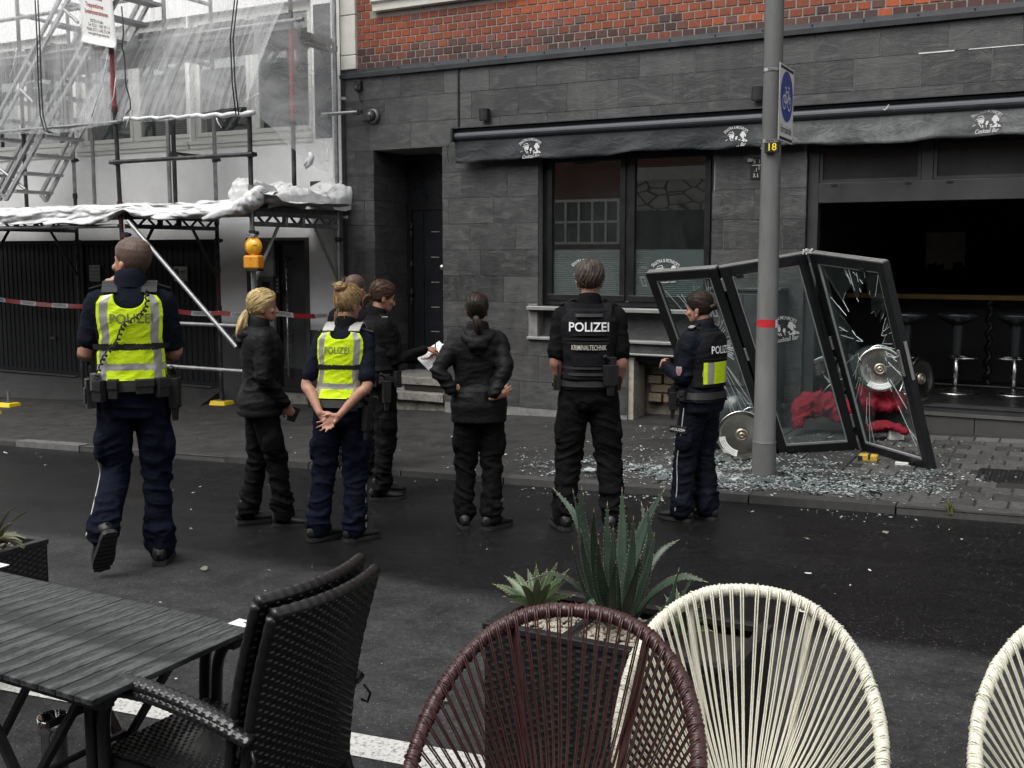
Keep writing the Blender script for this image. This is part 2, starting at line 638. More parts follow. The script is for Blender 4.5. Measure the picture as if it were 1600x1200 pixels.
for r in range(ROWS):
 y0 = 7.47 + r * 0.203
 off = 0.1 if r % 2 else 0.0
 for k in range(11):
  x0 = -1.55 + off + k * 0.203
  if x0 > 0.55:
   continue
  if -0.62 < x0 + 0.1 < -0.02 and 8.22 < y0 + 0.1 < 8.72:
   continue
  paver(x0, x0 + 0.196, y0, y0 + 0.196, RND.uniform(0.034, 0.075) * (1.35 if r == ROWS - 1 else 1) * (0.55 if RND.random() < 0.05 else 1), "paving_stone")
for r in range(7):
 y0 = 7.47 + r * 0.39
 for k in range(4):
  x0 = -3.15 + k * 0.4 - (0.0 if r % 2 else 0.0)
  if x0 + 0.39 > -1.55:
   continue
  paver(x0, x0 + 0.392, y0, y0 + 0.382, RND.uniform(0.028, 0.048), "paving_slab", tilt=0.003)
# dark cellar grating let into the pavement
g = MB()
gx0, gx1, gy0, gy1 = -0.6, 0.25, 8.25, 8.72
for a, b_, c, d in ((gx0, gx1, gy0, gy0 + 0.03), (gx0, gx1, gy1 - 0.03, gy1), (gx0, gx0 + 0.03, gy0 + 0.03, gy1 - 0.03), (gx1 - 0.03, gx1, gy0 + 0.03, gy1 - 0.03)):
 g.hexa([(x, y, pave_z(x, y) + z) for z in (-0.02, 0.012) for y in (c, d) for x in (a, b_)])
for i in range(26):
 x = gx0 + 0.045 + i * 0.03
 g.hexa([(xx, y, pave_z(xx, y) + z) for z in (-0.015, 0.008) for y in (gy0 + 0.03, gy1 - 0.03) for xx in (x, x + 0.018)])
for i in range(9):
 y = gy0 + 0.06 + i * 0.045
 g.hexa([(xx, yy, pave_z(xx, yy) + z) for z in (-0.014, 0.006) for yy in (y, y + 0.012) for xx in (gx0 + 0.03, gx1 - 0.03)])
g.build("cellar_grating", surf("grating_iron", (0.022, 0.022, 0.022), 0.5, 0.4), pavement)
# worn white road line
t = NT("road_paint")
w = t.world()
n = t.noise(w, 55.0, 5, 0.8)
f = t.noise(w, 300.0, 2, 0.6)
c = t.ramp(n, [(0.36, (0.10, 0.10, 0.095)), (0.5, (0.52, 0.52, 0.49))])
M_LINE = t.done(t.principled(c, 0.7, 0, t.bump(f, 0.5, 0.004), 0.4))
mb = MB()
for k in range(24):
 x0, x1 = -12 + k * 0.6, -12 + k * 0.6 + 0.6
 q = lambda x, y: (x, y + (x + 2.6) * 0.075, road_z(x, y) + 0.004)
 mb.quad(q(x0, 2.75), q(x1, 2.75), q(x1, 2.9), q(x0, 2.9))
tag(mb.build("road_marking", M_LINE, loc=(0, 0, 0)), kind='structure')
# ================================================================== the bar's building
M_MORTAR = surf("lime_mortar", (0.24, 0.22, 0.19), 0.9, 0, 0.25, 30, 0.4, 160)
M_GROUT = surf("tile_grout", (0.17, 0.167, 0.16), 0.9, 0, 0.3, 12, 0.3, 160)
M_ANTH = surf("anthracite_frame", (0.0075, 0.008, 0.009), 0.38, 0, 0.2, 5, 0.06, 90)
M_ANTH2 = surf("anthracite_beam", (0.024, 0.0248, 0.0255), 0.5, 0, 0.25, 3, 0.1, 50, dirt=0.4, dirt_col=(0.045, 0.043, 0.039))
M_ALU = surf("sill_aluminium", (0.34, 0.34, 0.33), 0.42, 0.55, 0.12, 4, 0.08, 90, dirt=0.35, dirt_col=(0.1, 0.095, 0.085))
M_BLACKM = surf("black_metal", (0.014, 0.014, 0.015), 0.42, 0.2, 0.2, 8, 0.08)
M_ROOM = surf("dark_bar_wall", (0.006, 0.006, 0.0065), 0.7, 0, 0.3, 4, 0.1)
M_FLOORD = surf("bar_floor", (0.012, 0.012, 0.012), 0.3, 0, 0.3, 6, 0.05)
M_WHITESTONE = surf("painted_stone", (0.60, 0.59, 0.53), 0.7, 0, 0.08, 5, 0.25, 60, dirt=0.45, dirt_col=(0.28, 0.27, 0.23))
M_LEDGE = surf("zinc_flashing", (0.045, 0.048, 0.051), 0.42, 0.35, 0.2, 5, 0.1, 60, dirt=0.4, dirt_col=(0.03, 0.03, 0.03))
M_WHITEPRINT = surf("white_print", (0.6, 0.6, 0.59), 0.6, 0, 0.05, 20, 0)
M_STEP = surf("washed_concrete_step", (0.2, 0.19, 0.165), 0.85, 0, 0.3, 26, 0.5, 140, dirt=0.8, dirt_col=(0.06, 0.055, 0.045))
def glass_mat(name, tint=(0.9, 0.95, 0.94), dust=0.0, dust_col=(0.35, 0.38, 0.37), rough=0.0, clear=1.0, ior=1.55):
 """window glass: clear body, mirror sheen by angle, a film of dust"""
 t = NT(name)
 tr = t.new("ShaderNodeBsdfTransparent")
 tr.inputs['Color'].default_value = (tint[0] * clear, tint[1] * clear, tint[2] * clear, 1)
 gl = t.new("ShaderNodeBsdfGlossy")
 gl.inputs['Roughness'].default_value = rough
 gl.inputs['Color'].default_value = (1, 1, 1, 1)
 fr = t.new("ShaderNodeFresnel")
 fr.inputs['IOR'].default_value = ior
 m1 = t.new("ShaderNodeMixShader")
 gm = t.new("ShaderNodeNewGeometry")      # reflect at the outer faces only
 t.link(t.math('MULTIPLY', fr.outputs[0], t.math('SUBTRACT', 1.0, gm.outputs['Backfacing'])), m1.inputs[0])
 t.link(tr.outputs[0], m1.inputs[1])
 t.link(gl.outputs[0], m1.inputs[2])
 res = m1.outputs[0]
 if dust:
  df = t.new("ShaderNodeBsdfDiffuse")
  df.inputs['Color'].default_value = (*dust_col, 1)
  n = t.noise(t.scaled(t.world(), (1, 1, 0.5)), 3.5, 7, 0.75, 0.7)
  fac = t.math('MULTIPLY', t.ramp(n, [(0.35, 0.15), (0.75, 1.0)]), dust)
  m2 = t.new("ShaderNodeMixShader")
  t.link(fac, m2.inputs[0])
  t.link(res, m2.inputs[1])
  t.link(df.outputs[0], m2.inputs[2])
  res = m2.outputs[0]
 return t.done(res)
M_GLASS = glass_mat("window_glass", dust=0.03, ior=2.4)
M_GLASSD = glass_mat("dusty_glass", dust=0.22)
bar = thing("commercial_building", "dark slate tiled bar building with red brick above its awning", "building", (-7.8, 10.3, 0))
D_X0, D_X1 = -7.40, -6.45
W_X0, W_X1, W_Z0, W_Z1 = -5.22, -3.27, 1.22, 2.86
B_X0, B_X1, B_Z1 = -2.34, 3.4, 2.86
NI_X0, NI_X1 = -5.34, -3.22
BS_X0 = at(980, 600, FAC)[0]
BS_X1 = -3.3
FLOOR_Z = 0.33
# backing walls (behind tiles and bricks)
back = MB()
Y0, Y1 = FAC + 0.0035, FAC + 0.32
def wall_box(m, x0, x1, z0, z1, y0=Y0, y1=Y1):
 m.box(x0, x1, y0, y1, z0, z1)
wall_box(back, -7.8, D_X0 - 0.012, -0.8, 2.99)
wall_box(back, D_X1 + 0.012, W_X0 - 0.012, -0.6, 2.99)
wall_box(back, W_X0 - 0.012, BS_X0, -0.6, 0.865)
wall_box(back, BS_X0, BS_X1, 0.70, 0.865)
wall_box(back, W_X1 + 0.012, B_X0 - 0.012, -0.5, 2.99)
wall_box(back, BS_X1, W_X1 + 0.012, -0.5, 0.865)
wall_box(back, -7.8, B_X1 + 3, 2.99, 3.84)
wall_box(back, B_X1, B_X1 + 3, -0.3, 2.99)
wall_box(back, W_X0 - 0.012, W_X1 + 0.012, W_Z1, 2.988)
wall_box(back, B_X0 - 0.012, B_X1, B_Z1, 2.988)
# niche back between the two sills
wall_box(back, W_X0 - 0.012, W_X1 + 0.012, 0.866, 1.19, FAC + 0.14, Y1)
back.build("wall", M_GROUT, bar)
# slate look tiles, 60 x 30
TW, TH = 0.588, 0.292
OPEN = [(D_X0, D_X1, -2, 2.99), (W_X0, W_X1, 1.19, W_Z1), (NI_X0, NI_X1, 0.855, 1.225), (BS_X0, BS_X1, -2, 0.70), (B_X0, B_X1, -2, B_Z1)]
tile_mesh = {}
def tile_piece(x0, z0, w, h, y=FAC, d=0.014, mat=M_SLATE, name="slate_tile", parent=None):
 k = (round(w, 3), round(h, 3), d)
 if k not in tile_mesh:
  b = MB()
  e = 0.0015
  a, c = w / 2 - 0.0016, h / 2 - 0.0016
  V = [(-a, d, -c), (a, d, -c), (a, d, c), (-a, d, c), (-a + e, 0, -c + e), (a - e, 0, -c + e), (a - e, 0, c - e), (-a + e, 0, c - e)]
  b._add(V, [(4, 5, 6, 7), (0, 1, 5, 4), (1, 2, 6, 5), (2, 3, 7, 6), (3, 0, 4, 7)])
  me = bpy.data.meshes.new(name)
  me.from_pydata(b.v, [], b.f)
  me.materials.append(mat)
  tile_mesh[k] = me
 o = place(name, tile_mesh[k], (x0 + w / 2, y - 0.002 + RND.uniform(-0.0012, 0.0012), z0 + h / 2), parent or bar)
 g = RND.uniform(0.022, 0.058)
 o.color = (g, g * 1.0, g * 0.985, 1)
 return o
def cut(r, holes):
 out = [r]
 for (a, b, c, d) in holes:
  nxt = []
  for (x0, x1, z0, z1) in out:
   if x1 <= a or x0 >= b or z1 <= c or z0 >= d:
    nxt.append((x0, x1, z0, z1))
    continue
   if x0 < a:
    nxt.append((x0, a, z0, z1))
   if x1 > b:
    nxt.append((b, x1, z0, z1))
   if z0 < c:
    nxt.append((max(x0, a), min(x1, b), z0, c))
   if z1 > d:
    nxt.append((max(x0, a), min(x1, b), d, z1))
  out = nxt
 return out
offs = [0.0, 0.35, 0.12, 0.42, 0.2, 0.5, 0.05, 0.33, 0.15, 0.45, 0.25, 0.02, 0.38, 0.1, 0.3]
for r in range(-10, 3):
 z0 = 2.99 + r * TH
 z1 = min(z0 + TH, 3.84)
 off = offs[(r + 10) % len(offs)]
 x = -7.8 - off
 xend = 0.9 if z1 > 2.8 else -2.34
 while x < xend:
  for (a, b, c, d) in cut((max(x, -7.8), x + TW, z0, z1), OPEN):
   zlow = pave_z(a, FAC) - 0.03
   c2 = max(c, zlow)
   if b - a > 0.03 and d - c2 > 0.03:
    tile_piece(a, c2, b - a, d - c2)
  x += TW
rest = MB()
for r in range(3):
 z0 = 2.99 + r * TH
 x = 1.0
 while x < 6.2:
  rest.box(x + 0.003, x + TW - 0.003, FAC, FAC + 0.011, z0 + 0.003, min(z0 + TH, 3.84) - 0.003)
  x += TW
o = tag(rest.build("slate_tile_row", M_SLATE, bar), kind='stuff')
o.color = (0.065, 0.065, 0.064, 1)
# pale filler squeezed along one joint over the doorway and lime run-off above the awning
t = NT("lime_run")
n = t.noise(t.world(), 14.0, 6, 0.8, 0.4)
M_LIME = t.done(t.principled(t.ramp(n, [(0.3, (0.16, 0.16, 0.155)), (0.7, (0.42, 0.42, 0.4))]), 0.85, 0, t.bump(n, 0.4, 0.004)))
b = MB()
x = at(1225, 100, FAC)[0]
zj = 2.99 + 2 * TH
while x < 0.4:
 L = RND.choice((0.05, 0.12, 0.3, 0.5, 0.08))
 if RND.random() < 0.72:
  hh = RND.uniform(0.003, 0.0065)
  b.box(x, x + L, FAC - 0.006, FAC + 0.004, zj - hh, zj + hh)
 x += L + RND.uniform(0.02, 0.14)
b.build("joint_filler", surf("joint_filler", (0.6, 0.6, 0.58), 0.8), bar)
b = MB()
zt = 2.985
xx = -1.75
prev = 0.09
while xx < 0.6:
 w1 = RND.uniform(0.01, 0.045)
 h1 = max(0.02, min(0.16, prev + RND.uniform(-0.035, 0.035)))
 b.poly([(xx, FAC - 0.0065, zt), (xx + w1, FAC - 0.0065, zt), (xx + w1, FAC - 0.0065, zt + h1), (xx, FAC - 0.0065, zt + prev)])
 prev = h1
 xx += w1
M_RUN = surf("lime_film", (0.085, 0.086, 0.084), 0.8, 0, 0.25, 14, 0.2)
b.build("lime_film", M_RUN, bar)
b = MB()
xx = -6.25
while xx < -4.0:
 if RND.random() < 0.6:
  b.box(xx, xx + RND.uniform(0.02, 0.09), FAC - 0.006, FAC + 0.004, 3.052, 3.058 + RND.uniform(0.002, 0.012))
 xx += RND.uniform(0.05, 0.16)
b.build("sealant_crumb", surf("joint_filler", (0.6, 0.6, 0.58)), bar)
# flashing ledge between tiles and brick
b = MB()
pr = [(FAC + 0.05, 3.84), (FAC - 0.045, 3.838), (FAC - 0.048, 3.885), (FAC - 0.012, 3.905), (FAC - 0.010, 3.94), (FAC + 0.05, 3.945)]
b.prism([(-7.85, y, z) for y, z in pr], (14.2, 0, 0))
b.build("ledge", M_LEDGE, bar)
b = MB()
for k in range(22):
 x = -7.5 + k * 0.47
 b.sphere((x, FAC - 0.016, 3.918), 0.009, 6, 4)
b.build("ledge_screw", surf("screw_dark", (0.015, 0.015, 0.015), 0.5), bar)
# header bricks above, each one laid on the mortar wall
wall_up = MB()
wall_up.box(-7.62, 6.6, FAC + 0.004, FAC + 0.32, 3.94, 5.4)
wall_up.build("upper_wall", M_MORTAR, bar)
t = NT("far_brickwork")
bt = t.new("ShaderNodeTexBrick")
bt.inputs['Scale'].default_value = 1.0
bt.inputs['Brick Width'].default_value = 0.25
bt.inputs['Row Height'].default_value = 0.083
bt.inputs['Mortar Size'].default_value = 0.006
bt.inputs['Color1'].default_value = (0.09, 0.035, 0.026, 1)
bt.inputs['Color2'].default_value = (0.13, 0.045, 0.03, 1)
bt.inputs['Mortar'].default_value = (0.15, 0.14, 0.125, 1)
mp = t.new("ShaderNodeMapping")
mp.inputs['Rotation'].default_value = (math.pi / 2, 0, 0)
t.link(t.world(), mp.inputs['Vector'])
t.link(mp.outputs[0], bt.inputs['Vector'])
M_FARBRICK = t.done(t.principled(bt.outputs['Color'], 0.85))
b = MB()
b.box(-7.62, 14, FAC, FAC + 0.3, 5.4, 11.0)
b.box(6.6, 14, FAC, FAC + 0.3, -0.5, 5.4)
b.build("gable_wall", M_FARBRICK, bar)
CH, CWID = 0.0833, 0.125
brick_slots = []
SILL_X0, SILL_X1, SILL_Z = at(587, 19, FAC)[0], at(790, 0, FAC)[0], at(587, 20, FAC)[2]
nrow = 14
for r in range(nrow):
 z0 = 3.925 + r * CH
 x = -7.615 - (CWID / 2 if r % 2 else 0)
 while x < 0.3:
  xa = max(x, -7.615)
  xb = x + CWID
  if not (z0 + CH > SILL_Z + 0.015 and xb > SILL_X0 and xa < SILL_X1 + 0.25) and xb - xa > 0.02:
   brick_slots.append((r, xa, xb, z0))
  x += CWID
def brick_color(r, x):
 k = vnoise(np.array([[x * 1.3, r * 0.35, 3.0]]))[0]
 warm = (x + 7.6) / 7.2
 low = r < (2 if warm < 0.55 else 1) + (1 if RND.random() < 0.3 else 0)
 if low and RND.random() < 0.85:
  c = RND.choice([(0.07, 0.033, 0.028), (0.085, 0.042, 0.034), (0.11, 0.045, 0.036), (0.06, 0.036, 0.033)])
 elif RND.random() < 0.06:
  c = (0.12, 0.06, 0.05)
 else:
  a, b_ = np.array((0.145, 0.042, 0.026)), np.array((0.34, 0.075, 0.024))
  q = min(1, max(0, 0.15 + 0.65 * warm + (k - 0.5) * 1.1))
  c = a * (1 - q) + b_ * q
 m = RND.uniform(0.82, 1.18)
 return (c[0] * m, c[1] * m, c[2] * m, 1)
def brick_mb(m, xa, xb, z0, y, j):
 e = 0.005
 x0, x1, z1 = xa + 0.0055, xb - 0.0055, z0 + CH - 0.0055
 z0 = z0 + 0.0055
 V = [(x0, y + 0.02, z0), (x1, y + 0.02, z0), (x1, y + 0.02, z1), (x0, y + 0.02, z1)]
 V += [(x0 + e * j[0], y, z0 + e * j[1]), (x1 - e * j[2], y, z0 + e * j[3]), (x1 - e * j[1], y, z1 - e * j[0]), (x0 + e * j[3], y, z1 - e * j[2])]
 m._add(V, [(4, 5, 6, 7), (0, 1, 5, 4), (1, 2, 6, 5), (2, 3, 7, 6), (3, 0, 4, 7)])
def in_view(x, z):
 top = at(567, 0, FAC)[2] + (x + 7.6) * (at(1600, 0, FAC)[2] - at(567, 0, FAC)[2]) / 7.2
 return z < top and x < -0.25
vis = [s for s in brick_slots if in_view(s[1], s[3])]
vis.sort(key=lambda s: -s[1])
own = set(vis[:300])
rest = MB()
rest_cols = []
for s in brick_slots:
 r, xa, xb, z0 = s
 j = [RND.uniform(0.3, 1.1) for _ in range(4)]
 y = FAC - 0.004 + RND.uniform(-0.002, 0.002)
 if s in own:
  m = MB()
  brick_mb(m, xa, xb, z0, y, j)
  brick_color_ = brick_color(r, xa)
  o = m.build("brick", M_BRICK, bar)
  o.color = brick_color_
 else:
  brick_mb(rest, xa, xb, z0, y, j)
  rest_cols.append(brick_color(r, xa))
t = NT("brick_clay_rest")
va = t.new("ShaderNodeVertexColor")
va.layer_name = "clay"
n = t.noise(t.world(), 30, 5, 0.7)
c = t.mix(1.0, va.outputs['Color'], t.ramp(n, [(0.28, 0.72), (0.74, 1.28)]), 'MULTIPLY')
M_BRICKREST = t.done(t.principled(c, 0.75, 0, t.bump(t.noise(t.world(), 120, 2), 0.5, 0.004), 0.3))
o = tag(rest.build("brick_course", M_BRICKREST, bar), kind='stuff')
ca = o.data.color_attributes.new("clay", 'FLOAT_COLOR', 'CORNER')
ca.data.foreach_set('color', np.repeat(np.array(rest_cols), 20, axis=0).ravel())
# white window sill and corner pilaster above
b = MB()
b.prism([(SILL_X0, y, z) for y, z in ((FAC + 0.1, SILL_Z - 0.0), (FAC - 0.07, SILL_Z), (FAC - 0.075, SILL_Z + 0.085), (FAC - 0.11, SILL_Z + 0.1), (FAC - 0.11, SILL_Z + 0.16), (FAC + 0.1, SILL_Z + 0.19))], (SILL_X1 + 0.25 - SILL_X0, 0, 0))
b.build("stone_sill", M_WHITESTONE, bar, bevel=0.006)
zb = 3.945
b = MB()
b.box(-7.84, -7.622, FAC - 0.03, FAC + 0.3, zb, zb + 0.16)
b.box(-7.84, -7.622, FAC - 0.03, FAC + 0.3, zb + 0.168, zb + 0.62)
b.box(-7.84, -7.622, FAC - 0.03, FAC + 0.3, zb + 0.628, 6.6)
b.build("corner_pilaster", M_WHITESTONE, bar, bevel=0.006)
# ---------- entrance: deep reveal, dark door, steps
RV = FAC + 0.70
b = MB()
b.box(D_X0 - 0.25, D_X0 - 0.012, Y1, RV + 0.2, -0.6, 3.2)
b.box(D_X1 + 0.012, D_X1 + 0.25, Y1, RV + 0.2, -0.6, 3.2)
b.build("reveal_wall", M_GROUT, bar)
b = MB()
b.box(D_X0 - 0.1, D_X1 + 0.1, FAC + 0.012, RV + 0.2, 2.992, 3.06)
b.build("soffit", surf("soffit_render", (0.23, 0.225, 0.215), 0.85), bar)
for r in range(-10, 0):        # tiles lining the left reveal
 z0 = 2.99 + r * TH
 ycut = [FAC + 0.012, FAC + 0.29 + 0.1 * (r % 2), RV - 0.002]
 for ya, yb in zip(ycut[:-1], ycut[1:]):
  m = MB()
  zz = max(z0, 0.02)
  if z0 + TH - zz < 0.03:
   continue
  m.box(D_X0 - 0.011, D_X0 + 0.0005, ya + 0.002, yb - 0.002, zz + 0.0025, z0 + TH - 0.0025)
  o = m.build("slate_tile", M_SLATE, bar)
  g = RND.uniform(0.035, 0.055)
  o.color = (g, g, g, 1)
m = MB()
m.box(D_X1 - 0.0005, D_X1 + 0.011, FAC + 0.012, RV, 0.32, 2.985)
o = m.build("reveal_lining", M_SLATE, bar)
o.color = (0.05, 0.05, 0.05, 1)
M_DOOR = surf("entrance_door_paint", (0.009, 0.010, 0.013), 0.35, 0, 0.15, 4, 0.05)
zt = at(665, 318, RV)[2]
b = MB()
b.box(D_X0, D_X1, RV, RV + 0.08, zt, 2.992)
o = b.build("fanlight_panel", surf("fanlight_dark", (0.014, 0.016, 0.019), 0.3), bar)
b = MB()
b.box(D_X0, D_X1, RV - 0.02, RV + 0.05, zt - 0.07, zt + 0.004)
b.box(D_X0, D_X0 + 0.07, RV - 0.02, RV + 0.05, 0.33, zt - 0.07)
b.box(D_X1 - 0.06, D_X1, RV - 0.02, RV + 0.05, 0.33, zt - 0.07)
b.build("door_frame", M_ANTH, bar)
door = MB()
door.box(D_X0 + 0.072, D_X1 - 0.062, RV + 0.01, RV + 0.06, 0.34, zt - 0.072)
door.box(D_X0 + 0.22, D_X0 + 0.235, RV - 0.004, RV + 0.02, 0.36, zt - 0.1)
door = door.build("door", M_DOOR, bar)
M_CHROME = surf("brushed_steel", (0.5, 0.5, 0.49), 0.28, 1.0, 0.08, 20, 0.03)
b = MB()
for yy in (352, 366, 412, 455, 470):
 p = at(645, yy, RV - 0.03)
 b.box(D_X0 + 0.066, D_X0 + 0.083, RV - 0.045, RV - 0.015, p[2] - 0.035, p[2] + 0.035)
b.build("hinge", M_CHROME, door)
b = MB()
for yy in (362, 402, 441, 480, 518):
 p = at(679, yy, RV)
 for dx in (-0.05, -0.02, 0.01, 0.04):
  b.box(p[0] + dx, p[0] + dx + 0.024, RV + 0.004, RV + 0.012, p[2] - 0.006, p[2] + 0.006)
b.build("inlay_strip", surf("door_inlay", (0.35, 0.35, 0.34), 0.4, 0.4), door)
p = at(690, 418, RV)
MB().lathe([(0.0, 0.05), (0.035, 0.045), (0.04, 0.03), (0.025, 0.0), (0.0, 0.0)], (p[0] + 0.01, RV + 0.008, p[2]), (0, -1, 0), 16).build("door_knob", M_CHROME, door, True)
steps = thing("entrance_steps", "worn concrete doorsteps with a slatted vent grille under the dark entrance door", "steps", (D_X0, FAC, 0))
gz = pave_z(-6.9, FAC)
sx0, sx1 = D_X0 + 0.002, D_X1 - 0.002
def slab(name, y0, y1, z0, z1, mt=M_STEP):
 m = MB()
 nx = 18
 pr = []
 for i in range(nx + 1):
  x = sx0 + (sx1 - sx0) * i / nx
  jz = RND.uniform(-0.004, 0.003)
  jy = RND.uniform(-0.004, 0.006)
  pr.append([(x, y0 + jy, z0 + jz), (x, y0 + jy + 0.004, z1 - 0.012), (x, y0 + 0.014, z1), (x, y1, z1), (x, y1, z0)])
 V = [p for s in pr for p in s]
 F_ = [tuple(range(4, -1, -1)), tuple(nx * 5 + i for i in range(5))]
 for i in range(nx):
  for k in range(5):
   l = (k + 1) % 5
   F_.append((i * 5 + k, i * 5 + l, (i + 1) * 5 + l, (i + 1) * 5 + k))
 m._add(V, F_)
 return m.build(name, mt, steps)
z_a, z_b, z_c, z_d = 0.055, 0.15, 0.235, 0.325
slab("plinth", FAC + 0.06, RV, -0.7, z_a, surf("crumbling_plinth", (0.2, 0.19, 0.16), 0.9, 0, 0.45, 22, 0.7, 90, dirt=0.9, dirt_col=(0.05, 0.045, 0.04)))
slab("tread", FAC - 0.02, RV, z_a + 0.002, z_b)
slab("riser", FAC + 0.10, RV, z_b + 0.002, z_c - 0.002, surf("riser_concrete", (0.3, 0.29, 0.26), 0.85, 0, 0.2, 20, 0.4))
slab("tread", FAC + 0.05, RV + 0.1, z_c, z_d)
b = MB()
gx0, gx1 = D_X0 + 0.34, D_X1 - 0.035
b.box(gx0, gx1, FAC + 0.091, FAC + 0.099, z_b + 0.01, z_c - 0.008)
gr = b.build("vent_grille", surf("vent_rust", (0.03, 0.022, 0.018), 0.7, 0.3), steps)
for k in range(6):
 m = MB()
 z = z_b + 0.014 + k * 0.0105
 m.box(gx0 + 0.01, gx1 - 0.01, FAC + 0.082, FAC + 0.0905, z, z + 0.006)
 m.build("slat", surf("vent_slat", (0.07, 0.058, 0.045), 0.6, 0.4), gr)
cl = thing("ceiling_light", "round flat ceiling lamp under the entrance soffit", "ceiling light", (-6.55, FAC + 0.35, 2.93))
m = MB().lathe([(0.0, 0.0), (0.13, 0.0), (0.16, 0.02), (0.16, 0.035), (0.0, 0.037)], (-6.56, FAC + 0.38, 2.953), (0, 0, 1), 28)
m.build("housing", surf("lamp_housing", (0.16, 0.16, 0.155), 0.45), cl, True)
MB().lathe([(0.0, -0.02), (0.12, -0.018), (0.145, 0.0), (0.0, 0.0)], (-6.56, FAC + 0.38, 2.951), (0, 0, 1), 28).build("shade", surf("lamp_shade_grey", (0.25, 0.25, 0.24), 0.4), cl, True)
# ---------- logo of the bar
def logo(m, fn, s, low=True):
 """arched name, two little white figures, script line; fn maps the print onto the surface, s = width of the arch"""
 R = 0.62
 def arch(x, y):
  q = x / R
  return fn(s * ((R + y) * math.sin(q)), s * ((R + y) * math.cos(q) - R + 0.345))
 V, F_ = text2d("SINATRA & MONROE'S", 'CENTER', 0.0, 0.009)
 wid = max(v[0] for v in V) - min(v[0] for v in V)
 k = 0.98 / wid
 m._add([arch(x * k, y * k * 1.6) for x, y in V], F_)
 def shape(pts):
  m.poly([fn(s * x * .9, s * (y * .92 - .01)) for x, y in pts])
 ell = lambda cx, cy, rx, ry, n=12, a0=0.0: [(cx + rx * math.cos(2 * math.pi * i / n + a0), cy + ry * math.sin(2 * math.pi * i / n + a0)) for i in range(n)]
 # man in a hat
 shape([(-0.39, 0.085), (-0.30, 0.125), (-0.12, 0.15), (-0.02, 0.145), (-0.10, 0.125), (-0.27, 0.10)])
 shape([(-0.31, 0.135), (-0.295, 0.19), (-0.22, 0.225), (-0.17, 0.215), (-0.155, 0.235), (-0.12, 0.225), (-0.08, 0.16), (-0.10, 0.157), (-0.14, 0.20), (-0.22, 0.205), (-0.27, 0.18)])
 shape([(-0.30, 0.075), (-0.24, 0.085), (-0.10, 0.115), (-0.07, 0.10), (-0.075, 0.02), (-0.10, -0.035), (-0.14, -0.065), (-0.19, -0.03), (-0.25, 0.01), (-0.295, 0.03)])
 shape([(-0.275, -0.02), (-0.24, 0.0), (-0.15, -0.17), (-0.165, -0.2)])
 shape([(-0.14, -0.09), (-0.10, -0.10), (-0.095, -0.19), (-0.125, -0.2)])
 shape([(-0.46, -0.115), (-0.36, -0.07), (-0.35, -0.085), (-0.45, -0.135)])
 # hand and glass
 shape([(-0.035, -0.07), (0.0, 0.03), (0.06, 0.04), (0.085, 0.01), (0.045, -0.10), (-0.01, -0.1)])
 shape([(0.0, -0.11), (0.02, -0.11), (0.025, -0.19), (0.0, -0.19)])
 # woman with curled hair
 shape(ell(0.30, 0.135, 0.085, 0.09, 14))
 shape(ell(0.205, 0.08, 0.03, 0.055, 10))
 shape(ell(0.40, 0.06, 0.032, 0.07, 10))
 shape([(0.24, 0.10), (0.36, 0.10), (0.355, 0.02), (0.33, -0.06), (0.27, -0.07), (0.225, 0.0)])
 shape([(0.29, -0.08), (0.36, -0.05), (0.385, -0.10), (0.36, -0.2), (0.12, -0.2), (0.16, -0.165), (0.27, -0.13)])
 shape([(0.40, -0.10), (0.46, -0.12), (0.50, -0.19), (0.39, -0.2)])
 shape([(0.10, -0.09), (0.22, -0.085), (0.17, -0.13), (0.175, -0.165), (0.13, -0.165), (0.15, -0.13)])
 if low:
  V, F_ = text2d("Cocktail Bar", 'CENTER', 0.35, 0.008)
  wid = max(v[0] for v in V) - min(v[0] for v in V)
  k = 0.72 / wid
  m._add([fn(s * (x * k + 0.01), s * (y * k * 1.35 - 0.30 + 0.05 * x * k)) for x, y in V], F_)
